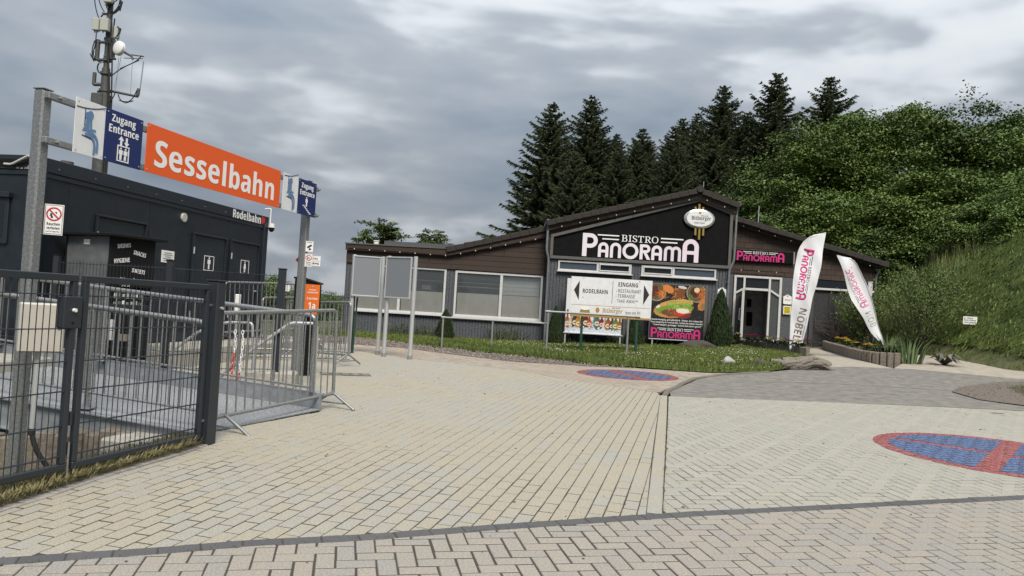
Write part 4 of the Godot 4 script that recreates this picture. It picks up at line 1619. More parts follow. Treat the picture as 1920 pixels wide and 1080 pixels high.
	words(n, "Leukweg", "sans_bold", M.print_black, Vector3(0.07, -0.035, 0.004), 0.13, 0.036)
	box("divider", Vector3(0.02, -0.002, 0.0035), Vector3(0.26, 0.003, 0.001), M.print_black, n, 0.0)
	# switch box on the near post with its conduit and cable
	n = thing("control_box", "cream metal control box on the near galvanised post behind the gate", "cabinet", Vector3(-3.50, 0, -6.05), "", Basis(Vector3.UP, 0.62))
	box("cabinet", Vector3(-0.13, 1.225, -0.02), Vector3(0.30, 0.375, 0.19), M.cream, n, 0.008)
	box("door", Vector3(-0.13, 1.225, 0.083), Vector3(0.284, 0.36, 0.014), M.cream_warm, n, 0.004)
	mi("lock", rod_mesh(0.011, 0.01, 10), M.alu, n, Transform3D(Basis(Vector3.RIGHT, PI / 2), Vector3(-0.02, 1.23, 0.088)))
	mi("conduit", rod_mesh(0.021, 0.62, 10), M.alu, n, at(-0.14, 0.42, 0.0))
	mi("cable", tube_mesh(rounded([Vector3(-0.14, 0.43, 0), Vector3(-0.13, 0.30, 0.02), Vector3(0.06, 0.05, 0.05), Vector3(0.03, -0.16, 0.03), Vector3(-0.16, -0.18, 0.0)], 0.16, 6), 0.019), M.rubber, n)
	mi("cable_gland", rod_mesh(0.026, 0.05, 10), M.rubber, n, at(-0.14, 0.40, 0))


func no_smoking(label: String, pos: Vector3, b: Basis, k: float) -> void:
	var n := thing("no_smoking_sign", label, "sign", pos, "no smoking plates", b)
	box("plate", Vector3.ZERO, Vector3(0.14 * k, 0.25 * k, 0.004), M.white, n, 0.0)
	var fr := [rect(-0.064, 0.115, 0.064, 0.118), rect(-0.064, -0.118, 0.064, -0.115), rect(-0.064, -0.114, -0.061, 0.114), rect(0.061, -0.114, 0.064, 0.114)]
	mi("print_frame", prism_mesh(scaled(fr, k), 0.001, 0.001), M.print_black, n, at(0, 0, 0.002))
	var red := ring_halves(Vector2(0, 0.045), 0.045, 0.056)
	var a := Vector2(-0.036, 0.036)
	var nn := Vector2(0.004, 0.004)
	red.append(PackedVector2Array([Vector2(0, 0.045) + a - nn, Vector2(0, 0.045) - a - nn, Vector2(0, 0.045) - a + nn, Vector2(0, 0.045) + a + nn]))
	mi("prohibition_ring", prism_mesh(scaled(red, k), 0.002, 0.001), M.prohibition, n, at(0, 0, 0.002))
	mi("cigarette", prism_mesh(scaled([rect(-0.028, 0.028, -0.012, 0.050), rect(-0.022, 0.012, -0.006, 0.03), rect(0.012, 0.05, 0.02, 0.058), rect(0.005, 0.06, 0.022, 0.064)], k), 0.001, 0.001), M.print_black, n, at(0, 0, 0.002))
	words(n, "Rauchen", "sans_bold", M.print_black, Vector3(0, -0.035 * k, 0.0025), 0.095 * k, 0.024 * k)
	words(n, "verboten", "sans_bold", M.print_black, Vector3(0, -0.068 * k, 0.0025), 0.095 * k, 0.022 * k)
	words(n, "(auch für E-Zigaretten)", "sans", M.print_black, Vector3(0, -0.098 * k, 0.0025), 0.10 * k, 0.012 * k)


func make_gate() -> void:
	var b := facing(Vector3(0.5, 0, -1.93))
	var o := Vector3(-3.06, 0, -4.77)
	var rods := func(t: Node3D, x0: float, x1: float) -> void:
		var n := int((x1 - x0) / 0.05)
		for i in range(1, n):
			mi("bar", rod_mesh(0.0033, 1.235, 6), M.anthracite, t, at(x0 + (x1 - x0) * i / n, 0.365, 0))
		for y in [1.50, 1.275, 1.055, 0.855, 0.625, 0.42]:
			for z in [-0.0075, 0.0075]:
				mi("cross_rod", rod_mesh(0.004, x1 - x0, 6), M.anthracite, t, Transform3D(Basis(Vector3.BACK, -PI / 2), Vector3(x0, y, z)))
	var frame := func(t: Node3D, x0: float, x1: float) -> void:
		for e in [[(x0 + x1) / 2, 1.615, x1 - x0, 0.048], [(x0 + x1) / 2, 0.345, x1 - x0, 0.048], [x0 + 0.022, 0.98, 0.044, 1.222], [x1 - 0.022, 0.98, 0.044, 1.222]]:
			box("frame_tube", Vector3(e[0], e[1], 0), Vector3(e[2], e[3], 0.042), M.anthracite, t, 0.005)
	var l := thing("gate_leaf", "nearer dark steel gate leaf with the lock box, cut by the picture edge", "gate", o, "leaves of the dark steel gate", b)
	frame.call(l, -1.20, 0.475)
	rods.call(l, -1.16, 0.43)
	box("lock_box", Vector3(0.435, 1.385, 0.0), Vector3(0.155, 0.215, 0.062), M.anthracite, l, 0.006)
	mi("knob", rod_mesh(0.013, 0.02, 12), M.white, l, Transform3D(Basis(Vector3.RIGHT, PI / 2), Vector3(0.435, 1.40, 0.031)))
	mi("keyhole", rod_mesh(0.009, 0.003, 8), M.black, l, Transform3D(Basis(Vector3.RIGHT, PI / 2), Vector3(0.435, 1.315, 0.032)))
	mi("drop_bolt", rod_mesh(0.007, 0.45, 8), M.steel, l, at(0.49, 0.06, 0.02))
	var r := thing("gate_leaf", "farther dark steel gate leaf hinged on the thick dark post", "gate", o, "leaves of the dark steel gate", b)
	frame.call(r, 0.53, 1.90)
	rods.call(r, 0.575, 1.855)
	for y in [0.42, 0.62]:
		mi("hinge", rod_mesh(0.016, 0.09, 8), M.anthracite, r, at(0.505, y, 0.0))
	for y in [1.46, 0.47]:
		mi("eye_bolt", rod_mesh(0.014, 0.07, 8), M.steel, r, Transform3D(Basis(Vector3.BACK, -PI / 2), Vector3(1.89, y, 0)))
	var p := thing("gate_post", "thick dark steel gate post at the near end of the crowd barrier", "post", o, "", b)
	box("post", Vector3(2.0, 0.92, 0), Vector3(0.12, 1.50, 0.12), M.anthracite, p, 0.012)
	box("cap", Vector3(2.0, 1.676, 0), Vector3(0.128, 0.012, 0.128), M.anthracite, p, 0.003)
	mi("bolt_head", rod_mesh(0.013, 0.02, 8), M.alu, p, Transform3D(Basis(Vector3.RIGHT, PI / 2), Vector3(2.0, 1.44, 0.06)))


func make_bridge() -> void:
	# the bridge rises from the plaza edge to the left
	var R0 := Vector3(-2.72, 0.292, -7.14)
	var R1 := Vector3(-2.05, 0.345, -8.62)
	var w := Vector3(-0.974, 0.06, -0.225)
	var L := 6.0
	var t := thing("steel_footbridge", "galvanised steel access ramp of checker plate between barred handrails", "footbridge", R0)
	var a := Vector3.ZERO
	var c := R1 - R0
	var s := st()
	for e in [0.0, -0.012]:
		var up := Vector3(0, e, 0)
		quad(s, a + up, c + up, c + w * L + up, a + w * L + up, Vector3.UP)
	quad(s, a, a + w * L, a + w * L + Vector3(0, -0.012, 0), a + Vector3(0, -0.012, 0), Vector3.BACK)
	quad(s, a, c, c + Vector3(0, -0.012, 0), a + Vector3(0, -0.012, 0), Vector3.RIGHT)
	mi("deck_plate", s.commit(), M.plate, t)
	var xs := []
	s = st()
	add_box(s, Vector3(0, 0.0022, 0), Vector3(0.040, 0.0045, 0.0095), 0.002)
	var tear := s.commit()
	var across := (c - a).normalized()
	var wn := w.normalized()
	var up := across.cross(wn)
	if up.y < 0.0:
		up = -up
	var nx := int(c.length() / 0.042)
	for i in nx:
		for j in int(L / 0.042):
			var p := a + across * (0.02 + 0.042 * i) + wn * (0.02 + 0.042 * j)
			var d := (wn + across).normalized() if (i + j) % 2 == 0 else (wn - across).normalized()
			xs.append(Transform3D(Basis(d, up, d.cross(up)), p))
	multi("tread_pattern", tear, M.plate, xs, [], t)
	# channel beams
	for e in [[a + Vector3(0, -0.15, 0.0) - across * 0.012, 0.30], [c + Vector3(0, 0.045, 0) + across * 0.012, 0.26]]:
		s = st()
		var hgt: float = e[1]
		var o: Vector3 = e[0]
		var bs := Basis(wn, up, wn.cross(up))
		add_box(s, o + wn * L / 2, Vector3(L, hgt, 0.012), 0.0, bs)
		for q in [-1.0, 1.0]:
			add_box(s, o + wn * L / 2 + up * q * (hgt / 2 - 0.006) - across * (0.028 if hgt == 0.30 else -0.028), Vector3(L, 0.012, 0.056), 0.0, bs)
		mi("channel_beam", s.commit(), M.beam, t)
	# handrails with bars
	for side in 2:
		var o: Vector3 = a + across * 0.03 + Vector3(0, 0.02, 0) if side == 0 else c - across * 0.03 + Vector3(0, 0.17, 0)
		var h := 0.97 if side == 0 else 0.86
		var u0 := 0.10
		var rail := rounded([o + wn * u0 + Vector3(0, 0.02, 0), o + wn * u0 + Vector3(0, h, 0), o + wn * (L - 0.1) + Vector3(0, h, 0)], 0.10, 5)
		mi("handrail", tube_mesh(rail, 0.026, 10), M.steel, t)
		var low := 0.15 if side == 0 else 0.06
		mi("bottom_rail", tube_mesh([o + wn * u0 + Vector3(0, low, 0), o + wn * (L - 0.1) + Vector3(0, low, 0)], 0.014, 8), M.steel, t)
		for i in range(1, int((L - 0.2) / 0.118)):
			mi("bar", rod_mesh(0.008, h - low, 6), M.steel, t, Transform3D(Basis(), o + wn * (u0 + 0.118 * i) + Vector3(0, low, 0)))
		for u in [1.35, 2.85, 4.35]:
			mi("post", tube_mesh([o + wn * u - Vector3(0, 0.05, 0), o + wn * u + Vector3(0, h, 0)], 0.026, 10), M.steel, t)
			mi("foot_plate", box_mesh(Vector3(0.14, 0.012, 0.14), 0.003), M.steel, t, Transform3D(Basis(), o + wn * u))
	# walls below and behind
	structure(box("concrete_wall", Vector3(-6.2, -0.55, -8.9), Vector3(6.6, 1.5, 0.25), M.concrete, self, 0.02, facing(Vector3(0.974, 0, 0.225))))
	structure(box("concrete_footing", Vector3(-3.05, 0.10, -7.22), Vector3(0.85, 0.26, 0.9), M.concrete, self, 0.02, facing(Vector3(0.974, 0, 0.225))))
	var pal := thing("palisade_wall", "row of stepped concrete palisades in the pit under the bridge", "wall", R0 + wn * 0.75 - across * 0.10)
	for i in 26:
		var top := -0.10 - 0.04 * floorf(i * 0.55) + 0.012 * (i % 2)
		var hgt := 1.5
		box("palisade", Vector3(wn.x, 0, wn.z) * (0.165 * i) + Vector3(0, top - hgt / 2, 0), Vector3(0.150, hgt, 0.16), M.palisade, pal, 0.018, Basis(Vector3(-wn.x, 0, -wn.z).normalized(), Vector3.UP, Vector3(-wn.x, 0, -wn.z).normalized().cross(Vector3.UP)))


func make_barriers() -> void:
	var t := thing("crowd_barrier", "near grey steel crowd barrier standing across the foot of the ramp", "barrier", Vector3(-2.68, 0.285, -7.02), "grey steel crowd barriers", facing(Vector3(0.71, 0.065, -1.93)))
	var L := 2.03
	var b := Basis(Vector3.BACK, 0.033)
	var top := 1.10
	mi("tube_frame", tube_mesh(rounded([Vector3(0, 0.02, 0), Vector3(0, top, 0), Vector3(L, top, 0), Vector3(L, 0.13, 0)], 0.09, 5), 0.0195, 10), M.steel, t, Transform3D(b, Vector3.ZERO))
	mi("bottom_tube", tube_mesh([Vector3(0, 0.14, 0), Vector3(L, 0.14, 0)], 0.0175, 10), M.steel, t, Transform3D(b, Vector3.ZERO))
	for i in range(1, 16):
		mi("bar", rod_mesh(0.0085, top - 0.14, 6), M.steel, t, Transform3D(b, b * Vector3(L * i / 16.0, 0.14, 0)))
	for x in [0.22, L - 0.02]:
		mi("foot", tube_mesh(rounded([Vector3(x, -0.02, -0.28), Vector3(x, 0.15, -0.02), Vector3(x, 0.15, 0.02), Vector3(x, -0.02, 0.30)], 0.05), 0.0165), M.steel, t, Transform3D(b, Vector3.ZERO))
		mi("foot_brace", tube_mesh([Vector3(x, 0.04, -0.17), Vector3(x, 0.04, 0.19)], 0.009), M.steel, t, Transform3D(b, Vector3.ZERO))
	for e in [["crowd barrier with rounded corner beside the bicycle rack and the tall dark post", Vector3(-4.40, 0.37, -15.35), Vector3(1.46, 0, 1.28)], ["left crowd barrier in front of the container's ladies door", Vector3(-5.42, 0.68, -14.7), Vector3(0.75, 0, -1.75)], ["right crowd barrier beyond the container's far corner", Vector3(-4.95, 0.42, -15.5), Vector3(0.55, 0, -1.85)]]:
		copy(t, "crowd_barrier", e[0], Transform3D(facing(e[2]), e[1]))


func mesh_fence(label: String, pts: Array, y0: float, y1: float, posts: Array, group := "dark wire mesh fences") -> Node3D:
	var t := thing("mesh_fence", label, "fence", Vector3(pts[0].x, 0, -pts[0].y), group)
	for i in pts.size() - 1:
		var a := Vector3(pts[i].x - pts[0].x, 0, -(pts[i].y - pts[0].y))
		var e := Vector3(pts[i + 1].x - pts[0].x, 0, -(pts[i + 1].y - pts[0].y))
		var l := a.distance_to(e)
		var n := int(l / 0.05)
		for k in range(1, n):
			mi("rod", rod_mesh(0.003, y1 - y0, 5), M.anthracite, t, Transform3D(Basis(), a.lerp(e, float(k) / n) + Vector3(0, y0, 0)))
		var m := int((y1 - y0 - 0.05) / 0.2)
		for k in m + 1:
			mi("cross_rod", tube_mesh([a + Vector3(0, y0 + 0.03 + 0.2 * k, 0), e + Vector3(0, y0 + 0.03 + 0.2 * k, 0)], 0.0045, 5), M.anthracite, t)
	for i in pts.size():
		if posts[i] > 0.0:
			var p := Vector3(pts[i].x - pts[0].x, 0, -(pts[i].y - pts[0].y))
			box("post", p + Vector3(0, (y0 + y1 + 0.06) / 2, 0), Vector3(posts[i], y1 - y0 + 0.06, posts[i]), M.anthracite, t, 0.006)
			box("post_cap", p + Vector3(0, y1 + 0.065, 0), Vector3(posts[i] + 0.012, 0.012, posts[i] + 0.012), M.black, t, 0.002)
	return t


func make_fences() -> void:
	mesh_fence("dark wire mesh fence with square posts between the bridge and the container", [Vector2(-5.75, 9.75), Vector2(-4.12, 9.3), Vector2(-2.97, 9.98)], 0.60, 1.86, [0.07, 0.07, 0.085])
	mesh_fence("far dark wire mesh fence behind the bicycle rack", [Vector2(-5.1, 17.6), Vector2(-3.55, 17.35)], 0.40, 1.72, [0.0, 0.10])
	var p := thing("green_post", "thin dark green post leaning by the far mesh fence", "post", Vector3(-3.47, 0.40, -17.3))
	mi("post", tube_mesh([Vector3.ZERO, Vector3(0.03, 1.25, 0)], 0.02), M.post_green, p)
	var b := thing("fence_foot", "rough concrete block carrying the thick dark fence post", "concrete block", Vector3(-3.04, 0.36, -10.06), "", facing(Vector3(1, 0, -0.15)))
	box("block", Vector3(0, 0.12, 0), Vector3(0.62, 0.25, 0.30), M.concrete, b, 0.03)
	box("bracket", Vector3(0.04, 0.17, 0.155), Vector3(0.035, 0.19, 0.012), M.steel, b, 0.003)
	for e in [["upper pipe handrail of the stairs below the container", [Vector3(-4.92, 0.46, -10.6), Vector3(-4.25, 1.02, -10.6), Vector3(-3.87, 1.17, -10.6), Vector3(-3.52, 1.19, -10.6), Vector3(-3.46, 0.55, -10.6)]], ["lower pipe handrail of the stairs beside the far galvanised post", [Vector3(-3.75, 0.40, -9.9), Vector3(-3.25, 0.88, -9.9), Vector3(-2.80, 1.24, -9.9), Vector3(-2.46, 1.25, -9.9), Vector3(-2.45, 0.36, -9.9)]]]:
		var rel := []
		for q in e[1]:
			rel.append(q - e[1][0])
		var h := thing("stair_handrail", e[0], "handrail", e[1][0], "pipe handrails of the stairs")
		mi("pipe", tube_mesh(rounded(rel, 0.07), 0.021, 10), M.alu, h)
	# short steel posts with white tops by the container doors
	for e in [["white capped steel bollard just beside the dark gate post", Vector3(-4.12, 0.5, -10.6)], ["white capped steel bollard in front of the ladies door", Vector3(-4.66, 0.55, -13.2)]]:
		var h := thing("marker_post", e[0], "post", e[1], "white capped posts")
		mi("post", rod_mesh(0.025, 0.75, 8), M.alu_dull, h)
		box("white_cap", Vector3(0, 0.85, 0), Vector3(0.085, 0.32, 0.085), M.white, h, 0.01)


func make_container() -> void:
	var A := Vector3(-6.375, 0, -10.2)
	var r := Vector3(1.05, 0, -6.3)
	var b := facing(r)
	structure(box("concrete_platform", A + b * Vector3(2.9, 0.165, -0.85), Vector3(9.4, 1.0, 3.6), M.concrete, self, 0.02, b))
	var c := thing("toilet_container", "dark anthracite site container with two toilet doors and a roof edge", "container", A, "", b)
	var L := 6.39
	box("wall", Vector3(L / 2, 1.93, -0.03), Vector3(L - 0.1, 2.4, 0.06), M.container, c, 0.0)
	box("wall", Vector3(0.03, 1.93, -1.22), Vector3(0.06, 2.4, 2.34), M.container, c, 0.0)
	box("wall", Vector3(L - 0.03, 1.93, -1.22), Vector3(0.06, 2.4, 2.34), M.container, c, 0.0)
	box("wall", Vector3(L / 2, 1.93, -2.41), Vector3(L - 0.1, 2.4, 0.06), M.container, c, 0.0)
	box("roof", Vector3(L / 2, 3.14, -1.22), Vector3(L - 0.02, 0.17, 2.4), M.container_trim, c, 0.01)
	for e in [[0.0, 3.145, 0.19, 0.035], [0.0, 3.012, 0.066, 0.022], [0.0, 0.76, 0.16, 0.03]]:
		box("roof_beam" if e[1] > 2 else "floor_beam", Vector3(L / 2, e[1], e[3] / 2), Vector3(L, e[2], e[3]), M.container_trim, c, 0.006)
		box("roof_beam" if e[1] > 2 else "floor_beam", Vector3(-e[3] / 2, e[1], -1.22), Vector3(e[3], e[2], 2.44), M.container_trim, c, 0.006)
	for e in [[0.06, -0.06], [L - 0.07, -0.06], [0.06, -2.38]]:
		box("corner_post", Vector3(e[0], 1.96, e[1] + 0.02), Vector3(0.17, 2.56, 0.17), M.container_trim, c, 0.01)
	for x in [0.62, 2.44, 3.58, 4.87, 6.2]:
		box("panel_seam", Vector3(x, 1.9, 0.002), Vector3(0.018, 2.2, 0.006), M.container_trim, c, 0.0)
	for i in 9:
		mi("rivet", rod_mesh(0.009, 0.008, 6), M.alu_dull, c, Transform3D(Basis(Vector3.RIGHT, PI / 2), Vector3(0.35 + 0.72 * i, 3.12, 0.034)))
	# doors, standing a little proud with a drip rail over each
	for e in [[1.20, 2.29], [3.70, 4.75], [4.99, 6.06]]:
		var d := box("door", Vector3((e[0] + e[1]) / 2, 1.64, 0.012), Vector3(e[1] - e[0], 1.88, 0.025), M.container, c, 0.006)
		var w: float = e[1] - e[0]
		box("drip_rail", Vector3(0, 0.965, 0.02), Vector3(w + 0.06, 0.028, 0.06), M.container_trim, d, 0.004)
		for sg in [-1.0, 1.0]:
			box("jamb", Vector3(sg * (w / 2 + 0.014), 0, 0.012), Vector3(0.024, 1.9, 0.04), M.container_trim, d, 0.003)
		for y in [0.60, -0.55]:
			mi("hinge", rod_mesh(0.014, 0.12, 8), M.alu, d, at(-w / 2 - 0.012, y, 0.035))
		mi("handle", tube_mesh([Vector3(w / 2 - 0.14, 0.0, 0.05), Vector3(w / 2 - 0.02, 0.0, 0.05)], 0.011), M.alu, d)
	for e in [[4.225, 2.10, false], [5.545, 2.115, true]]:
		var fr := [rect(-0.165, 0.125, 0.165, 0.137), rect(-0.165, -0.137, 0.165, -0.125), rect(-0.165, -0.124, -0.153, 0.124), rect(0.153, -0.124, 0.165, 0.124)]
		fr.append_array(person_shape(Vector2(0, -0.108), 0.225, e[2]))
		mi("toilet_symbol", prism_mesh(fr, 0.003, 0.003), M.print_white, c, at(e[0], e[1], 0.026))
	box("notice_plate", Vector3(2.985, 2.125, 0.006), Vector3(0.35, 0.205, 0.012), M.white, c, 0.003)
	for i in 5:
		box("printed_line", Vector3(2.985, 2.185 - 0.032 * i, 0.0135), Vector3([0.2, 0.26, 0.16, 0.27, 0.22][i], 0.009, 0.001), M.print_black, c, 0.0)
	mi("vent_ring", rod_mesh(0.078, 0.03, 20), M.cream, c, Transform3D(Basis(Vector3.RIGHT, PI / 2), Vector3(3.36, 2.845, 0.0)))
	mi("vent_grille", rod_mesh(0.062, 0.034, 20), M.cream_warm, c, Transform3D(Basis(Vector3.RIGHT, PI / 2), Vector3(3.36, 2.845, 0.0)))
	words(c, "Rodelbahn", "sans_bold", M.print_white, Vector3(5.50, 3.14, 0.038), 1.12, 0.17, 0.0, "sledge_run_lettering")
	mi("arrow_print", prism_mesh([area([6.10, 3.225, 6.10, 3.06, 6.37, 3.15])], 0.002, 0.002), M.red, c, at(0, 0, 0.037))
	# short side towards the camera: recess with a lamp pipe, number, window
	var e := Node3D.new()
	var eb := Basis(Vector3(0, 0, 1), Vector3.UP, Vector3(-1, 0, 0))
	e.transform = Transform3D(eb, Vector3.ZERO)
	put(e, "end_face", c)
	box("recess", Vector3(-0.34, 3.13, 0.037), Vector3(0.46, 0.10, 0.01), M.black, e, 0.0)
	mi("lamp_pipe", tube_mesh(rounded([Vector3(-0.45, 3.11, 0.05), Vector3(-0.33, 3.10, 0.07), Vector3(-0.05, 3.22, 0.10)], 0.05), 0.015), M.cream, e)
	words(e, "01 22 59000", "mono", M.cream, Vector3(-0.165, 3.075, 0.037), 0.21, 0.045, 0.0, "number")
	var wnd := box("window", Vector3(-0.95, 2.36, 0.015), Vector3(1.2, 0.62, 0.05), M.container_trim, e, 0.01)
	box("pane", Vector3(0, 0, 0.02), Vector3(1.08, 0.46, 0.014), M.dark_glass, wnd, 0.0)
	box("shutter_box", Vector3(0, 0.34, 0.03), Vector3(1.26, 0.07, 0.08), M.container_trim, wnd, 0.006)
	# dome camera on the far corner
	var v := thing("dome_camera", "white dome camera on a short mast at the container's far corner", "camera", A + b * Vector3(6.43, 3.02, 0.10))
	mi("mast", tube_mesh(rounded([Vector3(-0.05, 0.02, -0.05), Vector3(-0.05, 0.42, -0.05), Vector3(-0.18, 0.40, -0.05)], 0.04), 0.012), M.white, v)
	mi("hood", tube_mesh([Vector3(0, 0.0, 0), Vector3(0, 0.09, 0)], 0.075, 14, 0.06), M.white, v)
	var q := st()
	add_ball(q, Vector3.ZERO, Vector3(0.065, 0.085, 0.065), 14, 8)
	mi("dome", q.commit(), M.black, v, at(0, -0.01, 0))
	# vending kiosk in front
	var kb := facing(Vector3(0.423, 0, -0.906))
	var k := thing("vending_kiosk", "black and grey vending kiosk lettered DRINKS, SNACKS, HYGIENE and SWEETS", "kiosk", Vector3(-5.335, -0.06, -10.2), "", kb)
	box("side_panel", Vector3(0.02, 1.46, -0.43), Vector3(0.04, 1.66, 0.83), M.grey_panel, k, 0.004)
	box("side_panel", Vector3(0.68, 1.46, -0.43), Vector3(0.04, 1.66, 0.83), M.black, k, 0.004)
	box("back_panel", Vector3(0.35, 1.46, -0.86), Vector3(0.70, 1.66, 0.04), M.black, k, 0.004)
	box("front_panel", Vector3(0.35, 1.96, -0.0), Vector3(0.70, 0.66, 0.04), M.black, k, 0.004)
	box("roof", Vector3(0.36, 2.31, -0.44), Vector3(0.92, 0.04, 1.14), M.black, k, 0.006)
	box("label_plate", Vector3(-0.004, 2.21, -0.45), Vector3(0.006, 0.07, 0.12), M.white, k, 0.0)
	box("machine", Vector3(0.35, 1.13, -0.20), Vector3(0.60, 0.95, 0.32), M.black, k, 0.02)
	box("display_window", Vector3(0.35, 1.45, -0.03), Vector3(0.46, 0.26, 0.01), M.dark_glass, k, 0.0)
	for i in 14:
		box("ware", Vector3(0.15 + 0.065 * (i % 7), 1.40 + 0.11 * (i / 7), -0.018), Vector3(0.04, 0.05 + 0.02 * (i % 3), 0.012), M[["alu", "alu_dull", "white", "alu_dull", "cream_warm"][i % 5]], k, 0.003)
	words(k, "DRINKS", "sans_bold", M.print_white, Vector3(0.20, 2.185, 0.022), 0.20, 0.056, 0.16)
	words(k, "SNACKS", "sans_bold", M.print_white, Vector3(0.45, 2.095, 0.022), 0.20, 0.058, -0.17)
	words(k, "HYGIENE", "sans_bold", M.print_white, Vector3(0.18, 1.985, 0.022), 0.235, 0.058, 0.15)
	words(k, "SWEETS", "sans_bold", M.print_white, Vector3(0.45, 1.855, 0.022), 0.21, 0.055, -0.1)
	words(k, "Störung?", "sans", M.print_white, Vector3(0.28, 1.725, 0.022), 0.23, 0.068)
	words(k, "0170 22", "sans", M.print_white, Vector3(0.26, 1.655, 0.022), 0.13, 0.035)
	var bin := thing("waste_bin", "round black bin with pale stickers before the vending kiosk", "bin", Vector3(-4.93, 0.665, -9.98))
	var prof := st()
	add_tube(prof, [Vector3.ZERO, Vector3(0, 0.1, 0), Vector3(0, 0.55, 0), Vector3(0, 0.66, 0)], 0.25, 20, 0.22)
	mi("barrel", prof.commit(), M.black, bin)
	mi("rim", rod_mesh(0.245, 0.05, 20), M.rubber, bin, at(0, 0.63, 0))
	box("sticker", Vector3(-0.09, 0.36, 0.225), Vector3(0.13, 0.26, 0.006), M.white, bin, 0.0, Basis(Vector3.UP, -0.38))
	box("sticker", Vector3(0.09, 0.27, 0.222), Vector3(0.15, 0.09, 0.006), M.taupe, bin, 0.0, Basis(Vector3.UP, 0.35))
	var mc := thing("meter_cabinet", "low grey cabinet beside the vending kiosk behind the ramp rails", "cabinet", Vector3(-6.15, 0.665, -10.5))
	box("cabinet", Vector3(0, 0.32, 0), Vector3(0.32, 0.64, 0.26), M.grey_panel, mc, 0.01)
	box("cabinet_door", Vector3(0, 0.32, 0.134), Vector3(0.28, 0.56, 0.008), M.alu_dull, mc, 0.003)


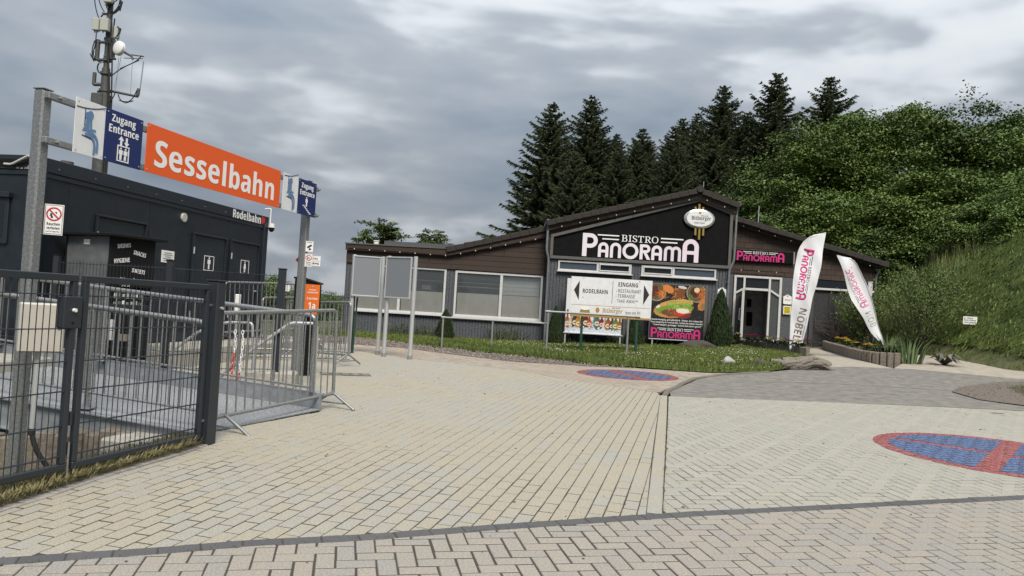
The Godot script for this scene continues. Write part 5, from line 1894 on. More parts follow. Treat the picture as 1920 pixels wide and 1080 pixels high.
func make_mast() -> void:
	var o := Vector3(-10.86, 0, -20)
	var t := thing("antenna_mast", "tall dark telecom mast with radio boxes, cables and a small white dish", "mast", o)
	mi("pole", tube_mesh([Vector3(0, -1, 0), Vector3(-0.02, 6.50, 0)], 0.185, 16), M.mast, t)
	mi("pole", tube_mesh([Vector3(-0.02, 6.50, 0), Vector3(-0.04, 7.22, 0)], 0.12, 16, 0.095), M.mast, t)
	mi("pole", tube_mesh([Vector3(-0.04, 7.22, 0), Vector3(-0.05, 10.2, 0)], 0.07, 14), M.mast, t)
	for y in [6.60, 7.05, 7.40, 7.95]:
		mi("collar", rod_mesh(0.145 if y < 7.3 else 0.11, 0.06, 16), M.mast, t, at(-0.03, y, 0))
	box("junction_housing", Vector3(-0.12, 6.35, 0.10), Vector3(0.30, 0.34, 0.24), M.mast, t, 0.02)
	for e in [[-0.28, 8.30, 0.17, 0.32, 0.16], [-0.03, 8.29, 0.21, 0.33, 0.22], [0.20, 8.16, 0.11, 0.32, 0.06], [0.0, 8.98, 0.2, 0.22, 0.2], [-0.16, 9.02, 0.14, 0.26, -0.1]]:
		box("radio_box", Vector3(e[0], e[1], e[4]), Vector3(e[2], e[3], 0.14), M.radio_box, t, 0.014)
		for q in [-1.0, 1.0]:
			mi("connector", rod_mesh(0.012, 0.05, 6), M.rubber, t, at(e[0] + q * 0.04, e[1] - e[3] / 2 - 0.05, e[4]))
	for e in [[-0.265, 7.40, 0.54], [0.135, 7.45, 0.50], [0.08, 7.5, 0.5]]:
		mi("antenna", rod_mesh(0.055, e[2], 12), M.mast, t, at(e[0], e[1], 0.06))
		for y in [e[1] + 0.02, e[1] + e[2] - 0.06]:
			box("antenna_clamp", Vector3(e[0] / 2, y, 0.06), Vector3(absf(e[0]) + 0.16, 0.05, 0.10), M.mast, t, 0.008)
	mi("antenna", tube_mesh(rounded([Vector3(-0.30, 7.08, 0.05), Vector3(-0.30, 6.77, 0.05), Vector3(-0.10, 6.79, 0.02)], 0.03), 0.048, 10), M.mast, t)
	# dish on its bracket
	var s := st()
	add_ball(s, Vector3.ZERO, Vector3(0.185, 0.185, 0.055), 22, 10)
	mi("dish", s.commit(), M.white, t, Transform3D(Basis(Vector3.UP, -0.42) * Basis(Vector3.RIGHT, -0.06), Vector3(0.315, 7.73, 0.16)))
	mi("dish_rim", tube_mesh([Vector3(0, 0, -0.05), Vector3(0, 0, 0.01)], 0.187, 22), M.white, t, Transform3D(Basis(Vector3.UP, -0.42), Vector3(0.315, 7.73, 0.13)))
	mi("bracket", tube_mesh([Vector3(0.38, 7.68, 0.05), Vector3(0.60, 7.58, 0.0), Vector3(0.64, 7.50, 0.0)], 0.03), M.mast, t)
	mi("bracket", tube_mesh([Vector3(0.55, 7.62, 0.0), Vector3(0.92, 7.59, 0.0)], 0.016), M.mast, t)
	mi("bracket", tube_mesh([Vector3(0.40, 7.52, 0.0), Vector3(0.90, 7.53, 0.0)], 0.010), M.mast, t)
	mi("arm", tube_mesh([Vector3(-0.22, 6.60, 0), Vector3(0.10, 6.64, 0), Vector3(0.84, 6.53, 0)], 0.032, 8), M.mast, t)
	mi("whip_antenna", tube_mesh([Vector3(0.83, 6.55, 0), Vector3(0.85, 6.74, 0)], 0.045, 8), M.mast, t)
	mi("whip_antenna", tube_mesh([Vector3(0.88, 6.70, 0), Vector3(0.92, 7.46, 0)], 0.014, 6), M.alu_dull, t)
	for e in [[[0.65, 6.58, 0.64, 7.5]], [[0.28, 7.52, 0.26, 6.64]], [[0.34, 7.55, 0.22, 6.7]]]:
		mi("stay_wire", tube_mesh([Vector3(e[0][0], e[0][1], 0.02), Vector3(e[0][2], e[0][3], 0.02)], 0.006, 5), M.alu_dull, t)
	var runs := [[[0.92, 7.58], [0.86, 7.45], [0.65, 7.34], [0.35, 7.18], [0.18, 7.0]], [[0.40, 6.52], [0.42, 6.38], [0.60, 6.31], [0.80, 6.38], [0.87, 6.66]], [[0.32, 6.55], [0.28, 6.36], [0.15, 6.28]], [[-0.43, 9.3], [-0.40, 8.8], [-0.26, 8.48]], [[-0.35, 9.3], [-0.28, 8.85], [-0.12, 8.65]], [[0.25, 9.3], [0.30, 8.85], [0.18, 8.66], [0.08, 8.55]], [[0.32, 9.3], [0.24, 8.75], [0.05, 8.62]], [[0.30, 9.1], [0.20, 8.98], [0.08, 8.9]], [[-0.28, 8.12], [-0.26, 7.95], [-0.30, 7.6], [-0.36, 7.45], [-0.10, 7.3]], [[-0.32, 7.9], [-0.42, 7.55], [-0.30, 7.35], [-0.06, 7.34]], [[0.06, 8.6], [0.13, 8.2], [0.07, 7.7], [0.10, 7.2], [0.14, 6.6], [0.14, 6.0], [0.15, 4.0]], [[-0.05, 8.5], [0.0, 8.1], [0.05, 7.6], [0.13, 7.1], [0.18, 6.6], [0.19, 6.0], [0.2, 4.0]], [[0.15, 8.5], [0.14, 7.9], [0.17, 7.3], [0.2, 6.8], [0.23, 6.2], [0.23, 4.0]], [[-0.2, 9.2], [-0.05, 8.72], [0.12, 8.9], [-0.12, 9.0]], [[0.10, 8.7], [-0.02, 8.56], [-0.16, 8.62], [-0.18, 8.5]], [[0.23, 8.3], [0.33, 8.25], [0.30, 8.1], [0.22, 8.02]], [[0.2, 9.25], [0.33, 8.95], [0.28, 8.7], [0.12, 8.62]], [[-0.15, 7.3], [-0.22, 7.15], [-0.12, 7.05]]]
	var i := 0
	for e in runs:
		var pts := []
		for q in e:
			pts.append(Vector3(q[0], q[1], 0.12 + 0.02 * (i % 3)))
		mi("cable", tube_mesh(rounded(pts, 0.3, 5), 0.013 if i < 10 else 0.018, 6), M.rubber, t)
		i += 1
	var st2 := thing("steel_stub", "short dark steel pipe rising behind the container roof", "pipe", Vector3(-11.55, 2.6, -19.5))
	mi("pipe", tube_mesh([Vector3.ZERO, Vector3(0.12, 2.05, 0)], 0.15, 14), M.mast, st2)


func make_small_left() -> void:
	# letter box pedestal with the orange house number plate
	var b := facing(Vector3(0.80, 0, -0.60))
	var t := thing("ticket_pedestal", "black pedestal box with orange plate reading 1a behind the barrier", "letterbox", Vector3(-3.20, 0.36, -11.85), "", b)
	slab("head", area([0.0, 1.0, 0.30, 1.0, 0.30, 1.42, 0.0, 1.50]), 0.0, 0.34, M.black, t)
	slab("lid", area([-0.015, 1.505, 0.32, 1.425, 0.32, 1.45, -0.015, 1.53]), 0.02, 0.38, M.anthracite, t)
	box("stand", Vector3(0.14, 0.5, -0.17), Vector3(0.20, 1.0, 0.16), M.black, t, 0.008)
	box("orange_plate", Vector3(0.155, 1.19, 0.006), Vector3(0.235, 0.46, 0.008), M.box_orange, t, 0.002)
	words(t, "1a", "sans_bold", M.print_white, Vector3(0.155, 1.095, 0.0105), 0.115, 0.10)
	words(t, "In den Urlaub", "sans_bold", M.print_white, Vector3(0.155, 1.205, 0.0105), 0.17, 0.034)
	words(t, "Saarburger", "sans_bold", M.print_white, Vector3(0.155, 1.335, 0.0105), 0.12, 0.026)
	words(t, "Sesselbahn GmbH", "sans_bold", M.print_white, Vector3(0.155, 1.298, 0.0105), 0.17, 0.024)
	mi("lock", rod_mesh(0.012, 0.008, 10), M.alu, t, Transform3D(Basis(Vector3.RIGHT, PI / 2), Vector3(0.155, 1.39, 0.008)))
	# bicycle rack of bent tubes
	t = thing("bicycle_rack", "galvanised bicycle rack with a row of round hoops on the plaza", "bicycle rack", on(-3.05, 15.0), "", facing(Vector3(-1.0, 0, 0.42)))
	for y in [0.06, 0.20]:
		mi("rail", tube_mesh([Vector3(0, y, 0.0), Vector3(2.6, y, 0.0)], 0.016), M.steel, t)
	mi("rail", tube_mesh([Vector3(0, 0.05, 0.45), Vector3(2.6, 0.05, 0.45)], 0.016), M.steel, t)
	for i in 7:
		for q in [0.0, 0.07]:
			var pts := []
			for k in 11:
				var a := PI * k / 10.0
				pts.append(Vector3(0.08 + 0.38 * i + q, 0.05 + 0.40 * sin(a), 0.22 + 0.24 * cos(a)))
			mi("hoop", tube_mesh(pts, 0.0095, 6), M.steel, t)
	# plastic chain on its little post
	t = thing("chain_post", "thin steel post hung with a red and white plastic chain", "post", Vector3(-3.11, 0.40, -8.95))
	mi("post", rod_mesh(0.014, 0.75, 8), M.steel, t)
	var q := []
	for k in 9:
		q.append(Vector3(cos(TAU * k / 8.0) * 0.013, sin(TAU * k / 8.0) * 0.027, 0))
	var link := tube_mesh(q, 0.005, 5)
	for st_ in 2:
		for i in 13:
			var m: Material = M.print_white
			if (st_ == 0 and i > 5) or (st_ == 1 and i > 10):
				m = M.red
			mi("chain_link", link, m, t, Transform3D(Basis(Vector3.UP, PI / 2 * (i % 2)), Vector3(-0.045 + 0.085 * st_ + 0.01 * sin(i * 0.5), 0.73 - 0.044 * i, 0.02)))
	# covers let into the paving
	for e in [["rectangular dark cover in the paving near the barrier", -2.62, 12.6, 0.8, 0.4]]:
		t = thing("drain_cover", e[0], "drain cover", on(e[1], e[2], 0.003), "", facing(Vector3(1, 0, -0.3)))
		box("cover", Vector3(0, 0.002, 0), Vector3(e[3], 0.006, e[4]), M.dark_concrete, t, 0.001)
		for i in 5:
			box("slot", Vector3(-e[3] * 0.4 + e[3] * 0.2 * i, 0.0065, 0), Vector3(e[3] * 0.12, 0.003, e[4] * 0.8), M.asphalt, t, 0.0)


# ------------------------------------------------------------------ between plaza and bistro
func blob(im: Image, c: Vector2, rx: float, ry: float, ang: float, a: Color, b: Color, rough := 0.35) -> void:
	var n := FastNoiseLite.new()
	n.seed = int(c.x * 7 + c.y * 13)
	n.frequency = 0.09
	var m := maxf(rx, ry)
	for y in range(maxi(0, int(c.y - m)), mini(im.get_height(), int(c.y + m) + 1)):
		for x in range(maxi(0, int(c.x - m)), mini(im.get_width(), int(c.x + m) + 1)):
			var p := (Vector2(x, y) - c).rotated(-ang)
			var e := Vector2(p.x / rx, p.y / ry).length() + rough * 0.35 * n.get_noise_2d(x, y)
			if e < 1.0:
				var t := clampf(0.5 + 0.9 * n.get_noise_2d(x * 2.3, y * 2.3) + 0.25 * n.get_noise_2d(x * 7.0, y * 7.0), 0, 1)
				im.set_pixel(x, y, a.lerp(b, t))


func strips(im: Image, c: Vector2, r: float, n: int, l: float, a: Color, b: Color) -> void:
	for i in n:
		var p := c + Vector2(rng.randf_range(-r, r), rng.randf_range(-r, r))
		var d := Vector2.RIGHT.rotated(rng.randf() * TAU)
		var col := a.lerp(b, rng.randf())
		for k in int(l):
			var q := p + d * k + Vector2(sin(k * 0.4), cos(k * 0.3)) * 1.2
			for w in 3:
				if q.x >= 0 and q.y + w >= 0 and q.x < im.get_width() and q.y + w < im.get_height():
					im.set_pixel(int(q.x), int(q.y) + w, col)


func food_print() -> ImageTexture:
	var im := Image.create(360, 360, false, Image.FORMAT_RGB8)
	im.fill(Color(0.085, 0.085, 0.095))
	# plates along the top
	for e in [[35, 50, 62, 62], [300, 45, 66, 62]]:
		blob(im, Vector2(e[0], e[1]), e[2], e[3], 0, Color(0.75, 0.72, 0.66), Color(0.6, 0.57, 0.5), 0.0)
		blob(im, Vector2(e[0], e[1]), e[2] - 5, e[3] - 5, 0, Color(0.30, 0.24, 0.16), Color(0.5, 0.42, 0.26))
	blob(im, Vector2(22, 46), 38, 36, 0, Color(0.20, 0.07, 0.05), Color(0.45, 0.22, 0.13))
	strips(im, Vector2(72, 62), 24, 40, 30, Color(0.85, 0.42, 0.10), Color(0.95, 0.58, 0.2))
	blob(im, Vector2(112, 28), 40, 24, 0.5, Color(0.78, 0.42, 0.16), Color(0.92, 0.62, 0.30))
	strips(im, Vector2(185, 50), 36, 90, 30, Color(0.50, 0.25, 0.08), Color(0.93, 0.62, 0.25))
	blob(im, Vector2(195, 50), 28, 30, 0, Color(0.28, 0.13, 0.06), Color(0.68, 0.42, 0.18))
	blob(im, Vector2(295, 40), 36, 34, 0, Color(0.22, 0.06, 0.05), Color(0.38, 0.14, 0.10))
	strips(im, Vector2(335, 45), 24, 40, 30, Color(0.82, 0.35, 0.08), Color(0.93, 0.52, 0.15))
	blob(im, Vector2(262, 72), 20, 15, 0.5, Color(0.20, 0.35, 0.10), Color(0.42, 0.55, 0.25))
	blob(im, Vector2(303, 25), 19, 17, 0, Color(0.85, 0.75, 0.55), Color(0.95, 0.88, 0.72), 0.0)
	blob(im, Vector2(205, 12), 30, 9, 0.15, Color(0.75, 0.75, 0.75), Color(0.9, 0.9, 0.9), 0.0)
	blob(im, Vector2(348, 120), 30, 42, 0.6, Color(0.70, 0.33, 0.14), Color(0.92, 0.6, 0.35))
	blob(im, Vector2(350, 130), 16, 22, 0.6, Color(0.35, 0.2, 0.12), Color(0.75, 0.7, 0.45))
	# the filled flat bread in the middle
	blob(im, Vector2(150, 165), 130, 52, -0.10, Color(0.72, 0.50, 0.24), Color(0.86, 0.66, 0.36))
	blob(im, Vector2(165, 128), 118, 32, -0.16, Color(0.80, 0.56, 0.26), Color(0.90, 0.70, 0.40))
	blob(im, Vector2(160, 158), 126, 33, -0.16, Color(0.30, 0.42, 0.10), Color(0.66, 0.78, 0.30), 0.8)
	strips(im, Vector2(150, 145), 42, 130, 18, Color(0.35, 0.52, 0.12), Color(0.75, 0.85, 0.45))
	strips(im, Vector2(235, 135), 36, 70, 18, Color(0.35, 0.52, 0.12), Color(0.75, 0.85, 0.45))
	blob(im, Vector2(165, 185), 98, 24, 0.02, Color(0.28, 0.13, 0.07), Color(0.62, 0.40, 0.22), 0.7)
	strips(im, Vector2(140, 185), 26, 60, 20, Color(0.36, 0.18, 0.09), Color(0.75, 0.52, 0.32))
	blob(im, Vector2(195, 190), 44, 12, 0.1, Color(0.75, 0.14, 0.08), Color(0.88, 0.30, 0.18))
	blob(im, Vector2(215, 168), 46, 17, 0.05, Color(0.92, 0.84, 0.72), Color(0.98, 0.95, 0.9), 0.8)
	blob(im, Vector2(235, 205), 40, 12, -0.3, Color(0.35, 0.10, 0.12), Color(0.60, 0.22, 0.25), 0.7)
	blob(im, Vector2(48, 148), 14, 9, -0.6, Color(0.85, 0.85, 0.8), Color(0.95, 0.95, 0.92))
	for i in 70:
		var p := Vector2(rng.randf_range(5, 350), rng.randf_range(95, 225))
		if absf(p.x - 150) > 130 or p.y < 110:
			blob(im, p, rng.randf_range(1.5, 3.5), 1.6, rng.randf() * 3, Color(0.6, 0.5, 0.2), Color(0.4, 0.55, 0.25), 0.0)
	return ImageTexture.create_from_image(im)


func drink_print() -> ImageTexture:
	var im := Image.create(360, 340, false, Image.FORMAT_RGB8)
	im.fill(Color(0.90, 0.905, 0.92))
	blob(im, Vector2(180, 60), 300, 50, 0.05, Color(0.86, 0.87, 0.89), Color(0.92, 0.92, 0.93))
	var cols := [Color(0.72, 0.40, 0.08), Color(0.86, 0.84, 0.80), Color(0.28, 0.16, 0.10), Color(0.80, 0.55, 0.14), Color(0.74, 0.36, 0.12), Color(0.40, 0.05, 0.06), Color(0.82, 0.30, 0.08), Color(0.60, 0.72, 0.82), Color(0.30, 0.45, 0.40), Color(0.62, 0.06, 0.10), Color(0.90, 0.90, 0.90), Color(0.70, 0.36, 0.10), Color(0.42, 0.20, 0.14), Color(0.45, 0.55, 0.20)]
	for i in 15:
		var x := 14 + i * 24.0 + rng.randf_range(-4, 4)
		var c: Color = cols[i % cols.size()]
		var h := rng.randf_range(88, 128)
		var w := rng.randf_range(16, 23)
		var base := 318 + rng.randf_range(-8, 4)
		blob(im, Vector2(x, base - h * 0.32), w, h * 0.36, 0, c.darkened(0.25), c.lightened(0.15), 0.1)
		blob(im, Vector2(x, base - h * 0.8), w * 0.34, h * 0.28, 0, c.darkened(0.45), c.darkened(0.1), 0.0)
		blob(im, Vector2(x, base - h * 1.03), w * 0.40, 6, 0, Color(0.75, 0.7, 0.6), Color(0.15, 0.12, 0.1), 0.0)
		blob(im, Vector2(x, base - h * 0.30), w * 0.78, h * 0.12, 0, Color(0.92, 0.89, 0.80), Color(0.85, 0.8, 0.7), 0.0)
		blob(im, Vector2(x, base - h * 0.30), w * 0.5, 3, 0, c.darkened(0.5), c.darkened(0.2), 0.0)
	for i in 420:
		blob(im, Vector2(rng.randf_range(0, 360), 330 - absf(rng.randfn()) * 11), rng.randf_range(3, 7), rng.randf_range(3, 6), rng.randf() * 3, Color(0.62, 0.70, 0.78).lerp(Color(0.95, 0.97, 1), rng.randf()), Color(0.85, 0.9, 0.95), 0.0)
	return ImageTexture.create_from_image(im)


func printed_sheet(called: String, parent: Node, x0: float, y0: float, x1: float, y1: float, z: float, tex: Texture2D) -> void:
	var m := StandardMaterial3D.new()
	m.albedo_texture = tex
	m.albedo_color = Color(0.93, 0.93, 0.93)
	m.roughness = 0.5
	m.resource_name = called
	var s := st()
	var q := [[x0, y1, 0.0, 0.0], [x1, y1, 1.0, 0.0], [x1, y0, 1.0, 1.0], [x0, y1, 0.0, 0.0], [x1, y0, 1.0, 1.0], [x0, y0, 0.0, 1.0]]
	for e in q:
		s.set_normal(Vector3.BACK)
		s.set_uv(Vector2(e[2], e[3]))
		s.add_vertex(Vector3(e[0], e[1], z))
	mi(called, s.commit(), m, parent)


func make_front_of_bistro() -> void:
	# two empty notice boards
	for e in [["left grey notice board on round aluminium posts", Vector3(-3.53, 0.39, -17.15), Vector3(-2.96, 0, -17.3), 0.62, [0.58]], ["right grey notice board on two round aluminium posts", Vector3(-2.70, 0.385, -16.85), Vector3(-2.02, 0, -16.45), 0.70, [0.0, 0.66]]]:
		var r: Vector3 = e[2] - e[1]
		var t := thing("notice_board", e[0], "notice board", e[1], "grey notice boards on the plaza", facing(r))
		var w: float = e[3]
		for x in [0.0, w + 0.015]:
			mi("post", rod_mesh(0.045, 2.2, 14), M.alu, t, at(x, 0, 0))
			mi("post_foot", rod_mesh(0.052, 0.085, 14), M.alu_dull, t, at(x, 0, 0))
		box("panel", Vector3(w / 2 - 0.03, 1.73, 0.062), Vector3(w - 0.05, 0.86, 0.03), M.board, t, 0.003)
		for q in [[w / 2 - 0.03, 2.165, w, 0.03], [w / 2 - 0.03, 1.295, w, 0.03], [-0.015, 1.73, 0.03, 0.84], [w - 0.045, 1.73, 0.03, 0.84]]:
			box("panel_frame", Vector3(q[0], q[1], 0.068), Vector3(q[2], q[3], 0.05), M.alu, t, 0.006)
	# pipe rails along the lawn
	var t := thing("pipe_rail", "low grey pipe railing along the lawn before the long windows", "railing", Vector3(-1.83, 0.39, -21.2), "grey pipe rails at the lawn edge")
	mi("rail", tube_mesh([Vector3(-0.02, 0.86, 0), Vector3(2.87, 0.86, 0.1)], 0.028, 10), M.alu_dull, t)
	for x in [0.0, 1.36]:
		mi("post", tube_mesh([Vector3(x, -0.05, x * 0.03), Vector3(x, 0.86, x * 0.03)], 0.026, 10), M.alu_dull, t)
		mi("pipe_joint", tube_mesh([Vector3(x - 0.05, 0.86, x * 0.03), Vector3(x + 0.05, 0.86, x * 0.03)], 0.036, 10), M.alu_dull, t)
	t = thing("pipe_rail", "higher grey pipe railing in front of the white direction sign", "railing", Vector3(1.0, 0.39, -20.9), "grey pipe rails at the lawn edge")
	mi("rail", tube_mesh([Vector3(-0.06, 1.19, 0), Vector3(2.44, 1.19, 0.15)], 0.030, 10), M.alu_dull, t)
	mi("end_cap", tube_mesh([Vector3(2.36, 1.19, 0.145), Vector3(2.48, 1.19, 0.15)], 0.045, 12), M.alu_dull, t)
	for x in [0.02, 2.17]:
		mi("post", tube_mesh([Vector3(x, -0.05, x * 0.06), Vector3(x, 1.19, x * 0.06)], 0.028, 10), M.alu_dull, t)
		mi("pipe_joint", tube_mesh([Vector3(x - 0.05, 1.19, x * 0.06), Vector3(x + 0.05, 1.19, x * 0.06)], 0.038, 10), M.alu_dull, t)
	# white direction sign on green posts
	t = thing("direction_board", "large white board on green posts pointing to Rodelbahn and to Eingang", "sign", Vector3(2.78, 0.42, -21.6))
	for x in [-0.77, 0.77]:
		box("post", Vector3(x, 0.6, -0.05), Vector3(0.07, 1.3, 0.06), M.post_green, t, 0.008)
		box("batten", Vector3(x, 1.62, -0.04), Vector3(0.07, 0.9, 0.05), M.post_green, t, 0.006)
	box("board", Vector3(0, 1.63, 0), Vector3(2.27, 1.11, 0.02), M.sign_white, t, 0.003)
	var z := 0.0115
	mi("arrow_print", prism_mesh([area([-1.05, 1.81, -0.90, 2.08, -0.90, 1.53]), area([1.06, 1.79, 0.90, 2.06, 0.90, 1.50])], 0.002, 0.002), M.print_black, t, at(0, 0, z - 0.002))
	words(t, "RODELBAHN", "sans_bold", M.print_black, Vector3(-0.45, 1.80, z), 0.70, 0.115)
	words(t, "EINGANG", "sans_bold", M.print_black, Vector3(0.46, 2.035, z), 0.55, 0.115)
	words(t, "- RESTAURANT", "sans", M.print_black, Vector3(0.475, 1.855, z), 0.70, 0.095)
	words(t, "- TERRASSE", "sans", M.print_black, Vector3(0.39, 1.715, z), 0.545, 0.095)
	words(t, "- TAKE AWAY*", "sans", M.print_black, Vector3(0.43, 1.575, z), 0.64, 0.095)
	box("divider_print", Vector3(0.03, 1.80, z), Vector3(0.012, 0.64, 0.001), M.print_black, t, 0.0)
	box("line_print", Vector3(0.0, 1.405, z), Vector3(2.2, 0.010, 0.001), M.gold_print, t, 0.0)
	box("gold_band", Vector3(0.0, 1.105, z), Vector3(2.24, 0.05, 0.001), M.gold_print, t, 0.0)
	words(t, "Bitburger", "serif_bold", M.gold_print, Vector3(0.06, 1.27, z), 0.56, 0.16)
	words(t, "bitte ein Bit", "serif", M.print_black, Vector3(0.16, 1.365, z), 0.22, 0.04)
	words(t, "Bitte ein Bit", "serif", M.print_black, Vector3(0.63, 1.26, z), 0.42, 0.075, 0.06)
	mi("emblem_print", prism_mesh([disc(Vector2(-0.36, 1.28), 0.055, 16, 0.075)], 0.001, 0.001), M.gold_print, t, at(0, 0, z))
	mi("glass_print", prism_mesh([area([-0.86, 1.17, -0.56, 1.17, -0.59, 1.28, -0.83, 1.28])], 0.001, 0.001), M.gold, t, at(0, 0, z))
	mi("foam_print", prism_mesh([disc(Vector2(-0.71, 1.315), 0.13, 18, 0.05)], 0.001, 0.001), M.print_white, t, at(0, 0, z + 0.0012))
	for q in [[-0.79, 2.16], [0.77, 2.14], [-0.79, 1.62]]:
		mi("screw", rod_mesh(0.012, 0.008, 8), M.print_black, t, Transform3D(Basis(Vector3.RIGHT, PI / 2), Vector3(q[0], q[1], 0.01)))
	# posters in frames before the wall
	t = thing("drinks_poster", "framed poster of bottles on ice behind the white direction board", "poster", Vector3(2.72, 0.50, -25.3))
	box("poster_frame", Vector3(0, 1.33, -0.03), Vector3(1.92, 1.82, 0.04), M.dim_board, t, 0.006)
	printed_sheet("poster_print", t, -0.92, 0.44, 0.92, 2.21, 0.0, drink_print())
	box("ledge", Vector3(0, 0.43, 0.02), Vector3(1.95, 0.035, 0.07), M.alu, t, 0.006)
	for x in [-0.9, 0.9]:
		box("leg", Vector3(x, 0.21, 0), Vector3(0.05, 0.42, 0.05), M.alu, t, 0.006)
	t = thing("food_poster", "framed dark poster of a filled flat bread with BISTRO PANORAMA below", "poster", Vector3(5.45, 0.55, -25.3))
	box("poster_frame", Vector3(0.04, 1.25, -0.03), Vector3(1.90, 1.86, 0.04), M.frame_wood, t, 0.006)
	printed_sheet("poster_print", t, -0.88, 0.36, 0.88, 2.14, 0.0, food_print())
	words(t, "Komm hungrig, geh glücklich - Döner, der schmeckt!", "serif_bold", M.print_white, Vector3(0.0, 0.985, 0.003), 1.68, 0.066)
	words(t, "Kom hongerig en vertrek blij - kebab die lekker smaakt!", "serif_bold", M.print_white, Vector3(0.0, 0.90, 0.003), 1.70, 0.066)
	words(t, "\"Come hungry, go happy - kebab that tastes great!\"", "serif_bold", M.print_white, Vector3(0.02, 0.815, 0.003), 1.6, 0.066)
	name_sign(t, Vector3(-0.84, 0.40, 0.004), 1.62, [M.magenta], M.print_white)
	box("ledge", Vector3(0, 0.345, 0.02), Vector3(1.80, 0.03, 0.06), M.alu, t, 0.006)
	for x in [-0.78, 0.78]:
		box("leg", Vector3(x, 0.17, 0), Vector3(0.05, 0.34, 0.05), M.alu, t, 0.006)
	make_flags()
	make_beds()
	# notice on the bank
	t = thing("bank_sign", "small white notice on a thin stake on the green bank", "sign", Vector3(13.78, 1.62, -23.2), "", facing(Vector3(1, 0, 0.12)))
	mi("stake", rod_mesh(0.014, 0.34, 6), M.bark, t)
	box("plate", Vector3(0, 0.44, 0.01), Vector3(0.40, 0.235, 0.012), M.white, t, 0.002)
	words(t, "Privat", "serif_bold", M.print_black, Vector3(0, 0.51, 0.017), 0.16, 0.05)
	words(t, "Kein Zugang", "serif_bold", M.print_black, Vector3(0, 0.445, 0.017), 0.33, 0.05)
	words(t, "Geen toegang", "serif_bold", M.print_black, Vector3(0, 0.38, 0.017), 0.33, 0.05)
	# rocks and roots on the lawn edge
	rock("flat dark stone lying in the grass, left of the pale rock", 4.83, 18.05, Vector3(0.27, 0.07, 0.12), M.dark_rock, 3)
	rock("pale rounded rock standing in the grass", 5.22, 18.35, Vector3(0.24, 0.23, 0.18), M.pale_rock, 5)
	rock("small flat pale stone before the pale rock", 5.33, 17.95, Vector3(0.15, 0.06, 0.09), M.pale_rock, 8)
	rock("dark split rock at the left end of the driftwood", 5.95, 18.35, Vector3(0.36, 0.20, 0.2), M.dark_rock, 11)
	rock("large flat dark stone before the food poster", 6.0, 24.6, Vector3(0.72, 0.26, 0.4), M.dark_rock, 15)
	t = thing("driftwood", "long weathered grey root lying beside the entrance path", "driftwood", on(6.75, 18.55))
	var r := RandomNumberGenerator.new()
	r.seed = 55
	# weathered strands that twist along the root and fray at its right end
	for i in 15:
		var n := FastNoiseLite.new()
		n.seed = 300 + i
		n.frequency = 1.7
		var pts := []
		var a0 := TAU * i / 15.0
		var x0 := r.randf_range(-0.85, -0.1)
		var x1 := r.randf_range(0.5, 1.15)
		var fray := r.randf_range(0.03, 0.16)
		for k in 14:
			var u := k / 13.0
			var x := lerpf(x0, x1, u)
			var w := 0.085 + 0.05 * sin(x * 3.0 + 1.0) + fray * maxf(0, x - 0.3)
			var a := a0 + x * 0.7
			pts.append(Vector3(x, maxf(0.03, 0.11 + 0.10 * exp(-pow((x - 0.62) * 3.0, 2.0)) - 0.12 * maxf(0, x - 0.85) * 3.0 + w * 0.8 * sin(a)), w * cos(a) - 0.12 * x))
		mi("root", gnarled(tube_mesh2(pts, r.randf_range(0.045, 0.075), r.randf_range(0.01, 0.05)), n, 0.06), M.driftwood, t)


func tube_mesh2(pts: Array, r: float, r1: float) -> Mesh:
	var s := st()
	add_tube(s, pts, r, 16, r1)
	return s.commit()


func gnarled(src: Mesh, n: FastNoiseLite, amount: float) -> ArrayMesh:
	var arr := src.surface_get_arrays(0)
	var v: PackedVector3Array = arr[Mesh.ARRAY_VERTEX]
	var nn: PackedVector3Array = arr[Mesh.ARRAY_NORMAL]
	var s := st()
	s.set_smooth_group(0)
	for i in v.size():
		s.add_vertex(v[i] + nn[i] * amount * (n.get_noise_3dv(v[i]) + 0.5 * n.get_noise_3dv(v[i] * 3.0)))
	s.index()
	s.generate_normals()
	return s.commit()


func rock(label: String, x: float, d: float, r: Vector3, m: Material, seed_: int) -> void:
	var n := FastNoiseLite.new()
	n.seed = seed_
	n.frequency = 0.9
	n.fractal_octaves = 4
	var s := st()
	s.set_smooth_group(0)
	var f := func(i: int, j: int) -> Vector3:
		var a := TAU * (i % 18) / 18.0
		var b := PI * j / 11.0
		var p := Vector3(sin(b) * cos(a), cos(b), sin(b) * sin(a))
		# facets: pull towards a few cut planes
		var k := 1.0 + 0.55 * n.get_noise_3dv(p * 1.2 + Vector3.ONE * seed_)
		for q in [Vector3(0.6, 0.7, 0.3), Vector3(-0.7, 0.6, 0.4), Vector3(0.1, 0.8, -0.6), Vector3(-0.3, 0.3, 0.9)]:
			var dd: float = p.dot(q.normalized()) * k
			if dd > 0.72:
				k *= 0.72 / dd
		return Vector3(p.x * r.x, maxf(p.y, -0.5) * r.y, p.z * r.z) * k
	for i in 18:
		for j in 11:
			for q in [[i, j], [i, j + 1], [i + 1, j], [i + 1, j], [i, j + 1], [i + 1, j + 1]]:
				s.add_vertex(f.call(q[0], q[1]))
	s.generate_normals()
	tag(mi("rock", s.commit(), m, self, Transform3D(Basis(Vector3.UP, seed_), on(x, d, r.y * 0.25))), label, "rock", "rocks round the lawn")


func lerp_line(p: Array, t: float) -> Vector2:
	# x at a height on an outline given as rows of (x, y) running downwards; returns point at share t of its height
	var y := lerpf(p[0].y, p[-1].y, t)
	for i in p.size() - 1:
		if p[i + 1].y <= y + 0.0001:
			var k := clampf((p[i].y - y) / maxf(p[i].y - p[i + 1].y, 0.0001), 0, 1)
			return p[i].lerp(p[i + 1], k)
	return p[-1]


